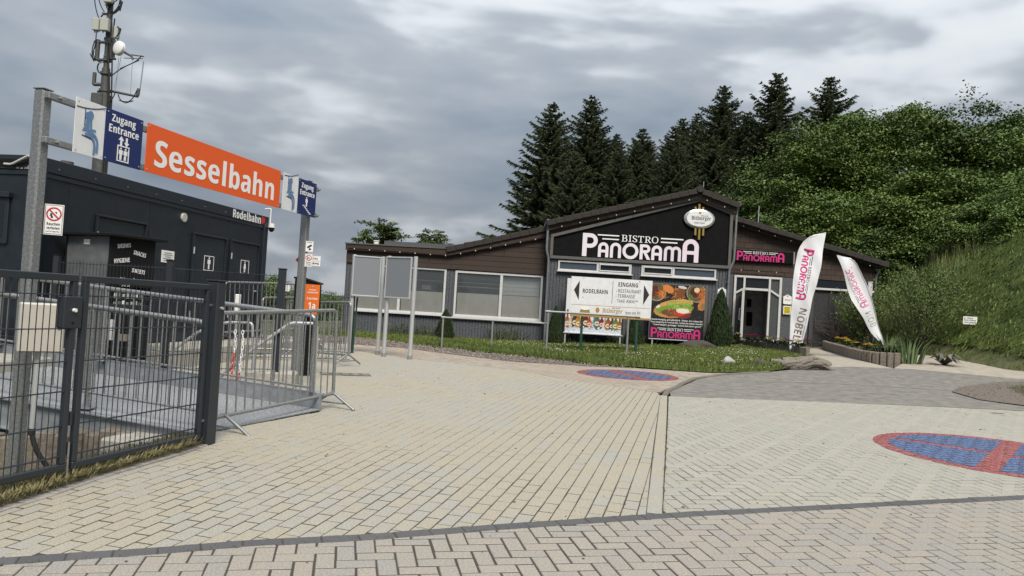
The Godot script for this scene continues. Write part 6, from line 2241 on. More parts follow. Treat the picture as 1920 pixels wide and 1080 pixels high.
func make_flags() -> void:
	var l1 := [Vector2(9.27, 4.42), Vector2(9.12, 4.41), Vector2(8.91, 4.35), Vector2(8.68, 4.19), Vector2(8.54, 4.01), Vector2(8.46, 3.85), Vector2(8.42, 3.51), Vector2(8.38, 3.26), Vector2(8.36, 2.89), Vector2(8.35, 2.48), Vector2(8.34, 1.98), Vector2(8.34, 1.49), Vector2(8.35, 0.91)]
	var r1 := [Vector2(9.285, 4.42), Vector2(9.23, 4.14), Vector2(9.19, 3.85), Vector2(9.13, 3.31), Vector2(9.05, 2.85), Vector2(8.95, 2.35), Vector2(8.86, 1.76), Vector2(8.77, 1.35), Vector2(8.69, 0.90)]
	var l2 := [Vector2(8.975, 3.62), Vector2(9.06, 3.42), Vector2(9.20, 3.08), Vector2(9.33, 2.74), Vector2(9.46, 2.40), Vector2(9.63, 2.14), Vector2(9.83, 1.88), Vector2(10.04, 1.55), Vector2(10.16, 1.40), Vector2(10.32, 1.24), Vector2(10.40, 1.19)]
	var r2 := [Vector2(8.99, 3.62), Vector2(9.17, 3.62), Vector2(9.37, 3.57), Vector2(9.53, 3.43), Vector2(9.69, 3.19), Vector2(9.84, 2.88), Vector2(9.95, 2.54), Vector2(10.06, 2.24), Vector2(10.15, 2.02), Vector2(10.27, 1.64), Vector2(10.38, 1.30), Vector2(10.42, 1.18)]
	one_flag("tall white feather flag with pink lettering left of the entrance path", l1, r1, 23.0, true, [Vector2(8.645, 3.92), Vector2(8.43, 2.40)], [Vector2(8.60, 2.14), Vector2(8.40, 1.06)])
	one_flag("leaning white feather flag seen from its back above the irises", l2, r2, 21.5, false, [Vector2(9.40, 3.33), Vector2(9.93, 2.28)], [Vector2(9.93, 2.12), Vector2(10.15, 1.72)])


func one_flag(label: String, l: Array, r: Array, d: float, front: bool, name_line: Array, maker_line: Array) -> void:
	var base := Vector3(l[-1].x, G(l[-1].x, d) + 0.05, -d)
	var t := thing("feather_flag", label, "flag", base, "white feather flags at the path")
	var amp := 0.035 if front else 0.05
	var wave := func(x: float, y: float) -> float:
		return amp * (sin(x * 9.0 + y * 2.1) * 0.5 + sin(x * 4.0 - y * 3.3 + 1.0) + 0.35 * sin(y * 7.0 + x * 14.0))
	var s := st()
	s.set_smooth_group(0)
	var rows := 46
	var cols := 14
	var p := func(i: int, j: int) -> Vector3:
		var a := lerp_line(l, float(i) / rows)
		var b := lerp_line(r, float(i) / rows)
		var q := a.lerp(b, float(j) / cols)
		return Vector3(q.x, q.y, -d + wave.call(q.x, q.y)) - base
	for i in rows:
		for j in cols:
			for e in [[i, j], [i, j + 1], [i + 1, j], [i + 1, j], [i, j + 1], [i + 1, j + 1]]:
				s.add_vertex(p.call(e[0], e[1]))
	s.index()
	s.generate_normals()
	mi("cloth", s.commit(), M.flag, t)
	var edge := []
	var hem: Array = l if front else r
	for i in range(0, rows + 1, 2):
		var q := lerp_line(hem, float(i) / rows)
		edge.append(Vector3(q.x, q.y, -d + wave.call(q.x, q.y)) - base)
	edge.append(Vector3(0.02, -0.02, 0.0))
	mi("pole", tube_mesh(edge, 0.013, 6), M.white if front else M.alu, t)
	mi("ground_spike", tube_mesh([Vector3(0.02, -0.1, 0), Vector3(0.02, 0.1, 0)], 0.03, 8), M.alu_dull, t)
	# lettering that follows the cloth; ex runs along the writing, ey towards the tops of the letters
	var put_text := func(mesh: Mesh, o: Vector2, e: Vector2, m: Material, called: String) -> void:
		var ey := Vector2(-e.y, e.x) if front else Vector2(e.y, -e.x)
		mi(called, bent(mesh, func(v: Vector3) -> Vector3:
			var q := o + e * v.x + ey * v.y
			return Vector3(q.x, q.y, -d + wave.call(q.x, q.y) + 0.004 + v.z) - base), m, t)
	var ex: Vector2 = (name_line[1] - name_line[0]).normalized()
	var k: float = name_line[0].distance_to(name_line[1]) / 3.92
	for g in name_letters():
		var fine := []
		for q in scaled(g, k):
			fine.append(q)
		put_text.call(prism_mesh(fine, 0.001, 0.001), name_line[0], ex, M.flag_pink if front else M.flag_pink_back, "letter")
	put_text.call(prism_mesh(scaled(name_stripes(), k), 0.001, 0.001), name_line[0], ex, M.print_black if front else M.taupe, "stripe")
	var w := text_mesh("BISTRO", "serif", 1.24 * k, 0.225 * k, 0.001)
	var up := Vector2(-ex.y, ex.x) if front else Vector2(ex.y, -ex.x)
	put_text.call(w, name_line[0] + ex * 1.925 * k + up * 0.68 * k, ex, M.print_black if front else M.taupe, "lettering")
	var mx: Vector2 = (maker_line[1] - maker_line[0]).normalized()
	var ml: float = maker_line[0].distance_to(maker_line[1])
	up = Vector2(-mx.y, mx.x) if front else Vector2(mx.y, -mx.x)
	if front:
		put_text.call(text_mesh("NOBELS", "sans_bold", ml, 0.22, 0.001), maker_line[0] + mx * ml * 0.5 + up * 0.105, mx, M.taupe, "lettering")
		put_text.call(text_mesh("SENTE ANGLANGEE", "sans", 0.66, 0.035, 0.001), maker_line[0] + mx * 0.55 + up * 0.26, mx, M.taupe, "lettering")
	else:
		put_text.call(text_mesh("NOB", "sans_bold", ml, 0.18, 0.001), maker_line[0] + mx * ml * 0.5 + up * 0.02, mx, M.flag_grey_back, "lettering")


func make_beds() -> void:
	# two raised beds edged with concrete palisades
	var runs := [["low bed of red and yellow flowers edged with concrete blocks on the lawn side", smooth_line([7.95, 29.2, 8.05, 27.0, 8.15, 25.2, 8.42, 23.6, 8.50, 22.5, 8.62, 22.2]), 0.30, 0.46], ["flower bed edged with upright concrete palisades right of the path", smooth_line([10.72, 26.3, 10.35, 25.0, 9.98, 23.4, 9.72, 21.9, 9.85, 20.9, 10.45, 20.65]), 0.17, 0.52]]
	for e in runs:
		var line: Array = e[1]
		var t := thing("flower_bed", e[0], "flower bed", on(line[0].x, line[0].y), "flower beds at the entrance path")
		var total := 0.0
		for i in line.size() - 1:
			total += line[i].distance_to(line[i + 1])
		var x := 0.0
		while x < total:
			var q := along(line, x)
			var c: Vector2 = q[0]
			var b := Basis(Vector3.UP, q[1])
			box("edging_block", on(c.x, c.y, 0.02) - t.position, Vector3(float(e[2]) - 0.012, float(e[3]) + rng.randf_range(-0.01, 0.01), 0.14), M.palisade, t, 0.02, b)
			x += e[2]
		var side := 0.5 if e[2] > 0.2 else 0.7
		var poly := PackedVector2Array(line)
		var inner := side_line(line, side)
		inner.reverse()
		poly.append_array(PackedVector2Array(inner))
		var good := Geometry2D.offset_polygon(poly, 0.01)
		for g in good:
			var s := st()
			var ix := Geometry2D.triangulate_polygon(g)
			for i in range(0, ix.size(), 3):
				var v := []
				for k in 3:
					v.append(on(g[ix[i + k]].x, g[ix[i + k]].y, 0.225) - t.position)
				tri(s, v[0], v[1], v[2], Vector3.UP)
			mi("soil", s.commit(), M.soil, t)


# ------------------------------------------------------------------ trees
func leaf_quad(s: SurfaceTool, c: Vector3, along_: Vector3, wide: Vector3, l: float, w: float, col: Color) -> void:
	# a pointed leaf, folded a little along its middle
	var n := along_.cross(wide).normalized()
	var a := c - along_ * l * 0.5
	var b := c + along_ * l * 0.5
	var m := c + along_ * l * 0.06
	s.set_color(col)
	for sg in [-1.0, 1.0]:
		var side: Vector3 = m + wide * w * 0.5 * sg + n * w * 0.16
		tri(s, a, side, b, (n + wide * sg * -0.3).normalized())


func leafy_crown(seed_: int, rx: float, ry: float, clumps: int, leaves: int, size: float, dark: Color, light: Color, open := 0.0) -> Mesh:
	var r := RandomNumberGenerator.new()
	r.seed = seed_
	var s := st()
	var n := FastNoiseLite.new()
	n.seed = seed_
	n.frequency = 0.9
	# the crown is a heap of rounded boughs with hollows between them
	var boughs := []
	for k in 22:
		var d := Vector3(r.randfn(), r.randfn() * 0.8 + 0.15, r.randfn()).normalized()
		var u := r.randf_range(0.45, 0.86)
		boughs.append([Vector3(d.x * rx, d.y * ry, d.z * rx) * u, r.randf_range(0.20, 0.36) * rx])
	for k in clumps:
		var bough = boughs[r.randi() % boughs.size()]
		var dir := Vector3(r.randfn(), r.randfn() * 0.9 + 0.25, r.randfn()).normalized()
		var bulge := 1.0 + 0.35 * n.get_noise_3dv(dir * 1.6 + bough[0])
		var c: Vector3 = bough[0] + Vector3(dir.x, dir.y * 0.75, dir.z) * float(bough[1]) * bulge * pow(r.randf_range(0.35, 1.0), 0.4)
		if open > 0.0 and r.randf() < 0.3:
			c = Vector3(dir.x * rx, dir.y * ry, dir.z * rx) * r.randf_range(0.5, 1.1)
		var cr := r.randf_range(0.13, 0.26) * rx
		var tone := r.randf()
		var spray := Vector3(dir.x, 0.15, dir.z).normalized()
		var cross := spray.cross(Vector3.UP).normalized()
		for i in leaves:
			# a flat, slightly drooping spray of leaves
			var q := Vector2(r.randfn(), r.randfn()) * 0.55
			var p := c + spray * q.x * cr * 1.35 + cross * q.y * cr + Vector3(0, (r.randfn() * 0.13 - 0.24 * q.length_squared()) * cr, 0)
			var al := (spray * r.randf_range(0.2, 1.0) + cross * r.randfn() * 0.7 + Vector3(0, r.randfn() * 0.45 - 0.25, 0)).normalized()
			var up := Vector3(r.randfn() * 0.45, 1.0, r.randfn() * 0.45)
			var wd := al.cross(up).normalized()
			var col := dark.lerp(light, clampf(0.55 * tone + 0.45 * r.randf(), 0, 1))
			leaf_quad(s, p, al, wd, size * r.randf_range(0.7, 1.3), size * r.randf_range(0.45, 0.75), col)
	return s.commit()


func limbs(seed_: int, h: float, rx: float, r0: float, n: int) -> Mesh:
	var r := RandomNumberGenerator.new()
	r.seed = seed_
	var s := st()
	add_tube(s, [Vector3(0, -1.0, 0), Vector3(0.1, h * 0.4, 0), Vector3(-0.05, h * 0.75, 0.08), Vector3(0.05, h * 1.1, 0)], r0, 8, r0 * 0.3)
	for i in n:
		var a := TAU * i / n + r.randf()
		var y := h * r.randf_range(0.45, 0.95)
		var d := Vector3(cos(a), 0, sin(a))
		add_tube(s, [Vector3(0, y, 0), d * rx * 0.35 + Vector3(0, y + rx * 0.3, 0), d * rx * 0.62 + Vector3(0, y + rx * 0.5, 0)], r0 * 0.35, 6, r0 * 0.08)
	return s.commit()


func fir_crown(seed_: int, h: float, rad: float, dark: Color, light: Color) -> Mesh:
	var r := RandomNumberGenerator.new()
	r.seed = seed_
	var s := st()
	var levels := int(h * 4.4)
	for j in levels:
		var t := (j + r.randf_range(0.0, 0.6)) / levels
		var y := h * (0.06 + 0.93 * t)
		var reach := rad * pow(1.0 - t, 0.68) * r.randf_range(0.78, 1.12) + 0.10
		var n := 5 + int(5.0 * (1.0 - t)) + r.randi() % 2
		for i in n:
			var a := TAU * (i + r.randf_range(-0.35, 0.35)) / n + j * 1.7
			var l := reach * r.randf_range(0.45, 1.12) * (1.08 if r.randf() < 0.12 else 1.0)
			var d := Vector3(cos(a), 0, sin(a))
			var side := Vector3(-d.z, 0, d.x)
			var sag := r.randf_range(0.10, 0.32) - 0.35 * t
			var tone := r.randf()
			var steps := maxi(5, int(l / 0.075))
			for k in steps:
				var u := (k + r.randf()) / steps
				var p := d * l * u + Vector3(0, y - sag * l * u + 0.22 * l * u * u * u, 0)
				var w := l * 0.30 * (1.0 - u * 0.75) + 0.16
				for sg in [-1.0, 1.0]:
					var q: Vector3 = (side * sg * r.randf_range(0.6, 1.0) + d * r.randf_range(0.45, 0.9) + Vector3(0, r.randf_range(-0.55, 0.05), 0)).normalized()
					var tw := w * r.randf_range(0.6, 1.1)
					var col := dark.lerp(light, clampf(0.6 * tone + 0.4 * r.randf(), 0, 1))
					s.set_color(col)
					# a twig with its needles: two narrow blades set crosswise
					var wide := q.cross(Vector3(r.randfn() * 0.4, 1, r.randfn() * 0.4)).normalized()
					tri(s, p - wide * 0.055, p + wide * 0.055, p + q * tw, wide.cross(q).normalized())
					var deep := q.cross(wide).normalized()
					tri(s, p - deep * 0.07, p + deep * 0.045, p + q * tw * 0.9 - Vector3(0, 0.05, 0), wide)
	return s.commit()


func tree(called: String, label: String, group: String, crown: Mesh, stem: Mesh, leaf: Material, pos: Vector3, k: float, turn: float, lift: float, squash := 1.0) -> void:
	var t := thing(called, label, "tree", pos, group)
	# the trunk ends inside its crown
	var tall := 1.0 if lift == 0.0 else clampf((lift + 1.0) / 4.4, 0.2, 2.4)
	mi("trunk", stem, M.bark, t, Transform3D(Basis(Vector3.UP, turn).scaled(Vector3(k * minf(1.0, tall), k * squash * tall, k * minf(1.0, tall))), Vector3.ZERO))
	mi("crown", crown, leaf, t, Transform3D(Basis(Vector3.UP, turn).scaled(Vector3(k, k * squash, k)), Vector3(0, lift * k * squash, 0)))


func make_trees() -> void:
	# dark firs behind the house: position, metres to the top
	var firs := []
	for i in 3:
		firs.append(fir_crown(40 + i, 11.0, 4.1, Color(0.034, 0.051, 0.023), Color(0.090, 0.113, 0.048)))
	var fs := st()
	add_tube(fs, [Vector3(0, -1.5, 0), Vector3(0, 5, 0), Vector3(0, 10.6, 0)], 0.19, 8, 0.02)
	var fstem := fs.commit()
	var spots := [
		["leftmost dark fir, its branches reaching out over the left roof", 1.75, 44.0, 13.6], ["second dark fir from the left behind the bistro gable", 4.1, 46.0, 14.7], ["third dark fir from the left, lower than its neighbours", 6.0, 48.0, 13.0],
		["slim pointed fir standing free in the dip of the fir row", 7.9, 50.0, 13.9], ["broad dark fir just left of the gable peak", 10.05, 48.0, 14.2], ["fir with double tip above the gable peak, left of the tall one", 11.9, 52.0, 15.7],
		["tall dark fir right above the beer sign", 12.0, 46.0, 15.8], ["tallest dark fir with a bushy head, right of the gable", 14.5, 44.0, 16.1], ["rightmost fir with a thin dark tip over the leafy trees", 18.3, 46.0, 16.8],
		["low fir filling the gap behind the gable's left slope", 3.0, 41.0, 10.2], ["low fir behind the gable's long left slope, middle one", 5.4, 42.0, 10.8], ["low fir close behind the gable peak", 8.3, 41.0, 11.2], ["low fir right behind the gable's right end", 10.6, 42.0, 11.8], ["fir filling the row between the second and third from the left", 5.1, 47.0, 12.6], ["fir filling the row left of the slim pointed one", 7.0, 46.5, 12.3], ["fir in the middle of the row behind the gable slope", 9.1, 45.5, 13.0], ["fir close beside the tallest one on its left", 13.2, 45.0, 14.0], ["fir hidden low in the gap of the fir row", 9.0, 54.0, 14.0], ["fir of the rear row between the tall firs", 13.2, 54.0, 15.0], ["fir of the rear row beside the tallest fir", 16.2, 52.0, 15.2]]
	for i in spots.size():
		var e = spots[i]
		var y := terrain(e[1], e[2])
		var h: float = e[3] - y
		var k := h / 11.0
		tree("fir_tree", e[0], "dark firs behind the bistro", firs[i % 3], fstem, M.needle, Vector3(e[1], y, -e[2]), k, i * 1.3, 0.0, 1.0)
	# leafy trees on the bank
	var dark := Color(0.048, 0.083, 0.014)
	var light := Color(0.121, 0.178, 0.032)
	var crowns := [leafy_crown(1, 3.1, 3.6, 380, 84, 0.15, dark, light), leafy_crown(2, 3.0, 4.0, 390, 84, 0.15, Color(0.060, 0.101, 0.016), Color(0.138, 0.201, 0.037)), leafy_crown(3, 3.1, 3.3, 370, 84, 0.155, Color(0.039, 0.069, 0.014), Color(0.094, 0.144, 0.030)), leafy_crown(4, 3.0, 3.3, 370, 84, 0.145, Color(0.069, 0.121, 0.021), Color(0.149, 0.224, 0.046))]
	var stem := limbs(9, 3.4, 3.0, 0.20, 7)
	var places := [
		["rounded green tree standing just right of the gable", 12.6, 39.5, 9.3, 1.0, 2], ["leafy tree rising behind the right roof slope", 14.4, 39.0, 11.4, 1.05, 0], ["tall leafy tree in the middle of the bank wood", 16.2, 41.0, 12.9, 1.1, 0],
		["tall leafy tree right of the middle of the wood", 18.5, 41.0, 13.3, 1.15, 1], ["tall broad tree on the skyline toward the right", 20.6, 39.0, 13.4, 1.15, 0], ["highest leafy tree on the skyline at the right", 23.0, 38.5, 14.2, 1.15, 2], ["leafy tree on the skyline at the right edge of the picture", 25.6, 38.0, 13.6, 1.2, 0],
		["pale green bushy tree low at the right edge, just over the bank", 18.9, 28.2, 6.1, 0.62, 3], ["leafy tree over the bank, left of the low pale tree", 17.6, 30.5, 6.9, 0.75, 1], ["slender leafy tree on the skyline left of the highest one", 21.8, 42.0, 14.2, 0.95, 1], ["slender leafy tree on the skyline beside the rightmost fir", 17.3, 43.0, 13.6, 0.9, 2], ["leafy tree on the bank at the far right, beyond the pale one", 24.5, 30.5, 10.2, 1.0, 1], ["low dark tree close over the right roof end", 12.4, 36.0, 7.0, 0.85, 2], ["low leafy tree above the two feather flags", 14.6, 35.5, 7.8, 0.95, 1], ["broad leafy tree in front of the wood, over the bank", 16.8, 34.5, 8.8, 1.0, 1], ["dark tree in the shade above the bank's left end", 15.9, 33.0, 6.2, 0.75, 2],
		["leafy tree on the bank left of the pale green tree", 19.4, 34.5, 9.6, 1.05, 0], ["tree behind the pale green tree at the right", 22.2, 34.0, 11.6, 1.1, 1], ["pale green tree at the right edge above the bank", 18.9, 29.3, 7.7, 0.75, 3], ["pale green low tree on the bank at the right edge", 21.0, 30.5, 9.2, 0.9, 3],
		["dark bushy tree low at the back of the bank", 18.0, 32.5, 6.9, 0.7, 2], ["leafy tree filling the wood behind the right roof", 13.4, 43.0, 11.0, 1.1, 2], ["leafy tree filling the wood at the right edge", 25.5, 33.0, 11.5, 1.2, 0]]
	for i in places.size():
		var e = places[i]
		var y := terrain(e[1], e[2])
		var k: float = e[4]
		var lift: float = (e[3] - y) / k - 3.3
		tree("leafy_tree", e[0], "leafy trees on the bank", crowns[e[5]], stem, M.leaf, Vector3(e[1], y, -e[2]), k, i * 2.1, lift, 1.0)
	# two thin trees behind the flat roof and small ones far down the valley
	var thin := leafy_crown(6, 2.9, 3.3, 120, 60, 0.36, Color(0.045, 0.07, 0.016), Color(0.105, 0.145, 0.035), 0.8)
	var tall := limbs(12, 5.2, 3.0, 0.22, 9)
	tree("leafy_tree", "loose tree behind the flat roof, the larger one on the left", "trees behind the flat roof", thin, tall, M.leaf, Vector3(-7.7, -1.4, -45), 0.50, 0.6, 13.0)
	tree("leafy_tree", "loose tree behind the flat roof, the smaller one on the right", "trees behind the flat roof", thin, tall, M.leaf, Vector3(-4.9, -1.2, -46), 0.36, 2.6, 17.6)
	var far := [["far tree left of the round lantern beyond the mesh fence", -21.5, 70.0, 2.7, 0.75], ["far tree right of the round lantern beyond the mesh fence", -18.6, 62.0, 3.1, 0.85], ["far tree between the orange plate and the bistro corner", -12.0, 55.0, 2.6, 0.7], ["far tree beside the bistro's left corner", -10.2, 50.0, 3.3, 0.6], ["far low tree beyond the container corner", -19.8, 80.0, 2.0, 0.8], ["far tree in the gap behind the black pedestal", -15.3, 66.0, 2.5, 0.7], ["far bushy tree low over the mesh fence", -16.6, 75.0, 2.2, 0.8]]
	for i in far.size():
		var e = far[i]
		tree("leafy_tree", e[0], "far trees beyond the mesh fence", crowns[i % 3], stem, M.leaf, Vector3(e[1], e[3] - 6.0, -e[2]), e[4], i * 1.1, 3.2 / e[4])
	var t := thing("lantern", "small white lantern on a post beyond the mesh fence", "lamp", Vector3(-11.6, 0.2, -40))
	mi("post", rod_mesh(0.05, 1.6, 8), M.black, t)
	mi("lamp_glass", tube_mesh([Vector3(0, 1.62, 0), Vector3(0, 1.98, 0)], 0.14, 12, 0.19), M.white, t)
	mi("lamp_cap", rod_mesh(0.22, 0.05, 12), M.black, t, at(0, 1.99, 0))


# ------------------------------------------------------------------ low plants
func grass_tuft(n: int, h: float, spread: float, w: float, seed_: int) -> Mesh:
	var r := RandomNumberGenerator.new()
	r.seed = seed_
	var s := st()
	for i in n:
		var a := r.randf() * TAU
		var d := Vector3(cos(a), 0, sin(a))
		var p := d * r.randf() * spread * 0.5
		var side := Vector3(-d.z, 0, d.x) * w * 0.5
		var hh := h * r.randf_range(0.6, 1.2)
		var m := p + Vector3(0, hh * 0.6, 0) + d * spread * 0.25
		var tip := p + Vector3(0, hh, 0) + d * spread * r.randf_range(0.4, 0.9)
		var nn := (d + Vector3(0, 0.5, 0)).normalized()
		s.set_color(Color.WHITE)
		tri(s, p - side, p + side, m, nn)
		tri(s, m - side * 0.8, m + side * 0.8, tip, nn)
	return s.commit()


func scatter(called: String, mesh: Mesh, m: Material, poly: PackedVector2Array, n: int, a: Color, b: Color, k0: float, k1: float, lift: Callable, keep = null) -> void:
	var xs := []
	var cs := []
	for i in n:
		var p := pick_in(poly)
		if keep != null and not keep.call(p):
			continue
		var k := rng.randf_range(k0, k1)
		xs.append(Transform3D(Basis(Vector3.UP, rng.randf() * TAU).scaled(Vector3(k, k * rng.randf_range(0.7, 1.2), k)), Vector3(p.x, lift.call(p), -p.y)))
		cs.append(a.lerp(b, rng.randf()))
	multi(called, mesh, m, xs, cs)


func thuja(label: String, x: float, d: float, h: float, r0: float) -> void:
	var t := thing("thuja", label, "shrub", Vector3(x, G(x, d) + 0.02, -d), "thujas along the bistro wall")
	if not cache.has("thuja"):
		var r := RandomNumberGenerator.new()
		r.seed = 8
		var s := st()
		for i in 5200:
			var y := pow(r.randf(), 1.25)
			var rad := 0.5 * pow(1.0 - y, 0.62) * (0.72 + 0.28 * minf(1.0, y * 6.0)) * r.randf_range(0.78, 1.06)
			var a := r.randf() * TAU
			rad *= 1.0 + 0.10 * sin(a * 5.0 + y * 9.0)
			var dir := Vector3(cos(a), 0, sin(a))
			var p := dir * rad + Vector3(0, y, 0)
			var up := (Vector3.UP + dir * 0.35 + Vector3(r.randfn(), r.randfn(), r.randfn()) * 0.22).normalized()
			leaf_quad(s, p, up, up.cross(dir + Vector3(r.randfn(), 0, r.randfn()) * 0.6).normalized(), 0.085, 0.035, Color(0.012, 0.026, 0.008).lerp(Color(0.040, 0.062, 0.018), r.randf()))
		cache["thuja"] = s.commit()
	mi("foliage", cache["thuja"], M.leaf, t, Transform3D(Basis(Vector3.UP, x).scaled(Vector3(r0 * 2, h, r0 * 2)), Vector3.ZERO))
	mi("stem", rod_mesh(0.03, 0.5, 6), M.bark, t)


func make_plants() -> void:
	thuja("small thuja left of the first window pillar of the left wing", -2.13, 25.6, 0.96, 0.34)
	thuja("slim thuja at the left corner of the gable", 1.46, 25.0, 1.22, 0.30)
	thuja("thuja between the drinks poster and the food poster", 4.07, 25.2, 1.05, 0.34)
	thuja("large thuja at the right end of the gable wall", 6.78, 25.0, 1.85, 0.46)
	var flat := func(p: Vector2) -> float: return G(p.x, p.y) + 0.01
	# lawn with clover
	var lawn := area([-6.6, 24.6, -4.0, 23.7, -1.98, 21.5, -1.21, 20.9, 0.64, 19.4, 1.80, 17.9, 3.07, 17.35, 4.3, 16.98, 5.3, 17.3, 5.95, 17.72, 7.3, 19.2, 8.35, 22.1, 8.35, 23.4, 8.0, 25.4, 7.9, 26.4, 7.3, 26.2, 1.2, 26.2, 1.0, 26.6, -6.6, 26.6])
	stuff(structure(sheet("lawn", lawn, M.turf, 0.006, self, 0.8, 0.02)))
	var tuft := grass_tuft(9, 0.085, 0.09, 0.009, 3)
	scatter("lawn_grass", tuft, M.blade, lawn, 26000, Color(0.085, 0.135, 0.022), Color(0.18, 0.225, 0.05), 0.6, 1.25, flat)
	var edge := area([-2.4, 22.0, -1.9, 21.5, -1.1, 20.9, 0.64, 19.45, 1.8, 17.95, 3.07, 17.4, 4.4, 17.05, 5.9, 17.75, 7.2, 19.2, 6.9, 19.4, 5.7, 18.1, 4.3, 17.35, 3.1, 17.7, 2.0, 18.3, 0.9, 19.8, -0.9, 21.3, -1.7, 22.0])
	scatter("long_grass", tuft, M.blade, edge, 3200, Color(0.055, 0.10, 0.018), Color(0.14, 0.18, 0.04), 1.2, 2.2, flat)
	var fl := st()
	add_ball(fl, Vector3.ZERO, Vector3(0.013, 0.010, 0.013), 5, 4)
	var dot := fl.commit()
	var patch := FastNoiseLite.new()
	patch.seed = 21
	patch.frequency = 0.35
	scatter("clover_flowers", dot, M.petal, lawn, 2400, Color(0.48, 0.50, 0.40), Color(0.66, 0.66, 0.58), 0.7, 1.2, func(p: Vector2) -> float: return G(p.x, p.y) + rng.randf_range(0.07, 0.11), func(p: Vector2) -> bool: return patch.get_noise_2d(p.x, p.y) > -0.18 + 0.5 * rng.randf() and p.x > -0.8)
	scatter("daisies", dot, M.petal, lawn, 300, Color(0.55, 0.50, 0.10), Color(0.62, 0.58, 0.16), 0.8, 1.2, func(p: Vector2) -> float: return G(p.x, p.y) + 0.09)
	# dry grass between gate and kerb
	var dry := area([-3.48, 3.3, -3.10, 4.72, -2.90, 5.6, -2.73, 6.2, -2.63, 6.6, -2.72, 6.6, -2.98, 5.6, -3.27, 4.5, -3.62, 3.3])
	structure(sheet("grass_verge", area([-3.56, 3.2, -3.07, 4.72, -2.885, 5.6, -2.72, 6.2, -2.62, 6.66, -2.72, 6.7, -2.98, 5.7, -3.28, 4.5, -3.68, 3.2]), M.soil, -0.005, self, 0.4, 0.02))
	scatter("dry_grass", grass_tuft(8, 0.07, 0.11, 0.006, 5), M.blade, dry, 6500, Color(0.34, 0.285, 0.16), Color(0.17, 0.175, 0.07), 0.6, 1.5, func(p: Vector2) -> float: return G(p.x, p.y) - 0.01)
	scatter("weeds", grass_tuft(9, 0.22, 0.16, 0.008, 6), M.blade, area([-3.0, 6.6, -2.85, 6.9, -3.6, 7.3, -4.4, 7.4, -4.4, 6.2, -3.6, 5.2]), 320, Color(0.13, 0.16, 0.04), Color(0.24, 0.22, 0.10), 0.6, 1.6, func(p: Vector2) -> float: return terrain(p.x, p.y))
	# stalks by the small bushes at the wall
	scatter("wall_weeds", grass_tuft(10, 0.34, 0.34, 0.014, 9), M.leaf, area([-4.2, 26.1, -2.6, 26.1, -2.6, 26.4, -4.2, 26.4]), 60, Color(0.03, 0.05, 0.012), Color(0.06, 0.08, 0.02), 0.6, 1.4, flat)
	scatter("wall_weeds", grass_tuft(10, 0.30, 0.34, 0.014, 9), M.leaf, area([1.8, 25.6, 6.4, 25.6, 6.4, 25.95, 1.8, 25.95]), 240, Color(0.02, 0.035, 0.01), Color(0.045, 0.065, 0.02), 0.6, 1.4, flat)
	scatter("wall_weeds", grass_tuft(10, 0.34, 0.34, 0.014, 9), M.leaf, area([-0.6, 26.0, 0.5, 26.0, 0.5, 26.4, -0.6, 26.4]), 40, Color(0.03, 0.05, 0.012), Color(0.06, 0.08, 0.02), 0.6, 1.6, flat)
	# mats of creeping shrubs on the bank: sprigs that all lean the same way
	var r := RandomNumberGenerator.new()
	r.seed = 31
	var s := st()
	for i in 16:
		var l := r.randf_range(0.07, 0.19)
		var p := Vector3(r.randfn() * 0.11, 0.02, r.randfn() * 0.11)
		var al := Vector3(0.75, 0.35, 0.25) + Vector3(r.randfn(), r.randfn(), r.randfn()) * 0.28
		leaf_quad(s, p + al * l * 0.5, al.normalized(), al.cross(Vector3(r.randfn() * 0.3, 1, r.randfn() * 0.3)).normalized(), l, 0.035, Color.WHITE)
	var sprig := s.commit()
	var slope := area([12.9, 15.0, 24.0, 15.0, 24.0, 32.0, 12.9, 36.0])
	var n2 := FastNoiseLite.new()
	n2.seed = 3
	n2.frequency = 0.7
	n2.fractal_octaves = 3
	var xs := []
	var cs := []
	for i in 52000:
		var p := pick_in(slope)
		var h := hill(p.x, p.y)
		if bank(p.x, p.y) < -0.05 or h > 7.0:
			continue
		# streaks running up the bank
		var u := n2.get_noise_2d(p.x * 0.55 + p.y * 0.9, (p.y - p.x * 0.8) * 2.6)
		var k := rng.randf_range(0.8, 1.3) * (1.0 + 0.5 * u)
		var b := Basis(Vector3.UP, rng.randfn() * 0.35) * Basis(Vector3.BACK, 0.35)
		xs.append(Transform3D(b.scaled(Vector3(k, k, k)), Vector3(p.x, terrain(p.x, p.y) + 0.02 + 0.12 * maxf(0, u), -p.y)))
		cs.append(Color(0.069, 0.109, 0.018).lerp(Color(0.155, 0.201, 0.044), clampf(0.5 + 0.9 * n2.get_noise_2d(p.x * 0.7 + 50.0, p.y * 0.7) + rng.randfn() * 0.22, 0, 1)))
	multi("ground_cover", sprig, M.blade, xs, cs)
	scatter("bank_weeds", grass_tuft(10, 0.30, 0.22, 0.014, 14), M.blade, area([13.1, 20.0, 22.0, 20.0, 24.0, 31.0, 13.1, 33.0]), 900, Color(0.05, 0.085, 0.018), Color(0.19, 0.19, 0.075), 0.5, 1.3, func(p: Vector2) -> float: return terrain(p.x, p.y), func(p: Vector2) -> bool: return patch.get_noise_2d(p.x * 1.5, p.y * 1.5) > 0.02)
	# tall grass and shrubs where the bank meets the house
	scatter("tall_grass", grass_tuft(12, 0.7, 0.4, 0.016, 12), M.blade, area([13.2, 27.5, 17.0, 28.0, 19.0, 33.0, 13.0, 36.0]), 1500, Color(0.07, 0.11, 0.022), Color(0.15, 0.165, 0.055), 0.5, 1.1, func(p: Vector2) -> float: return terrain(p.x, p.y))
	shrub("light green broom shrub at the foot of the bank", 12.5, 23.8, 1.45, 2.4)
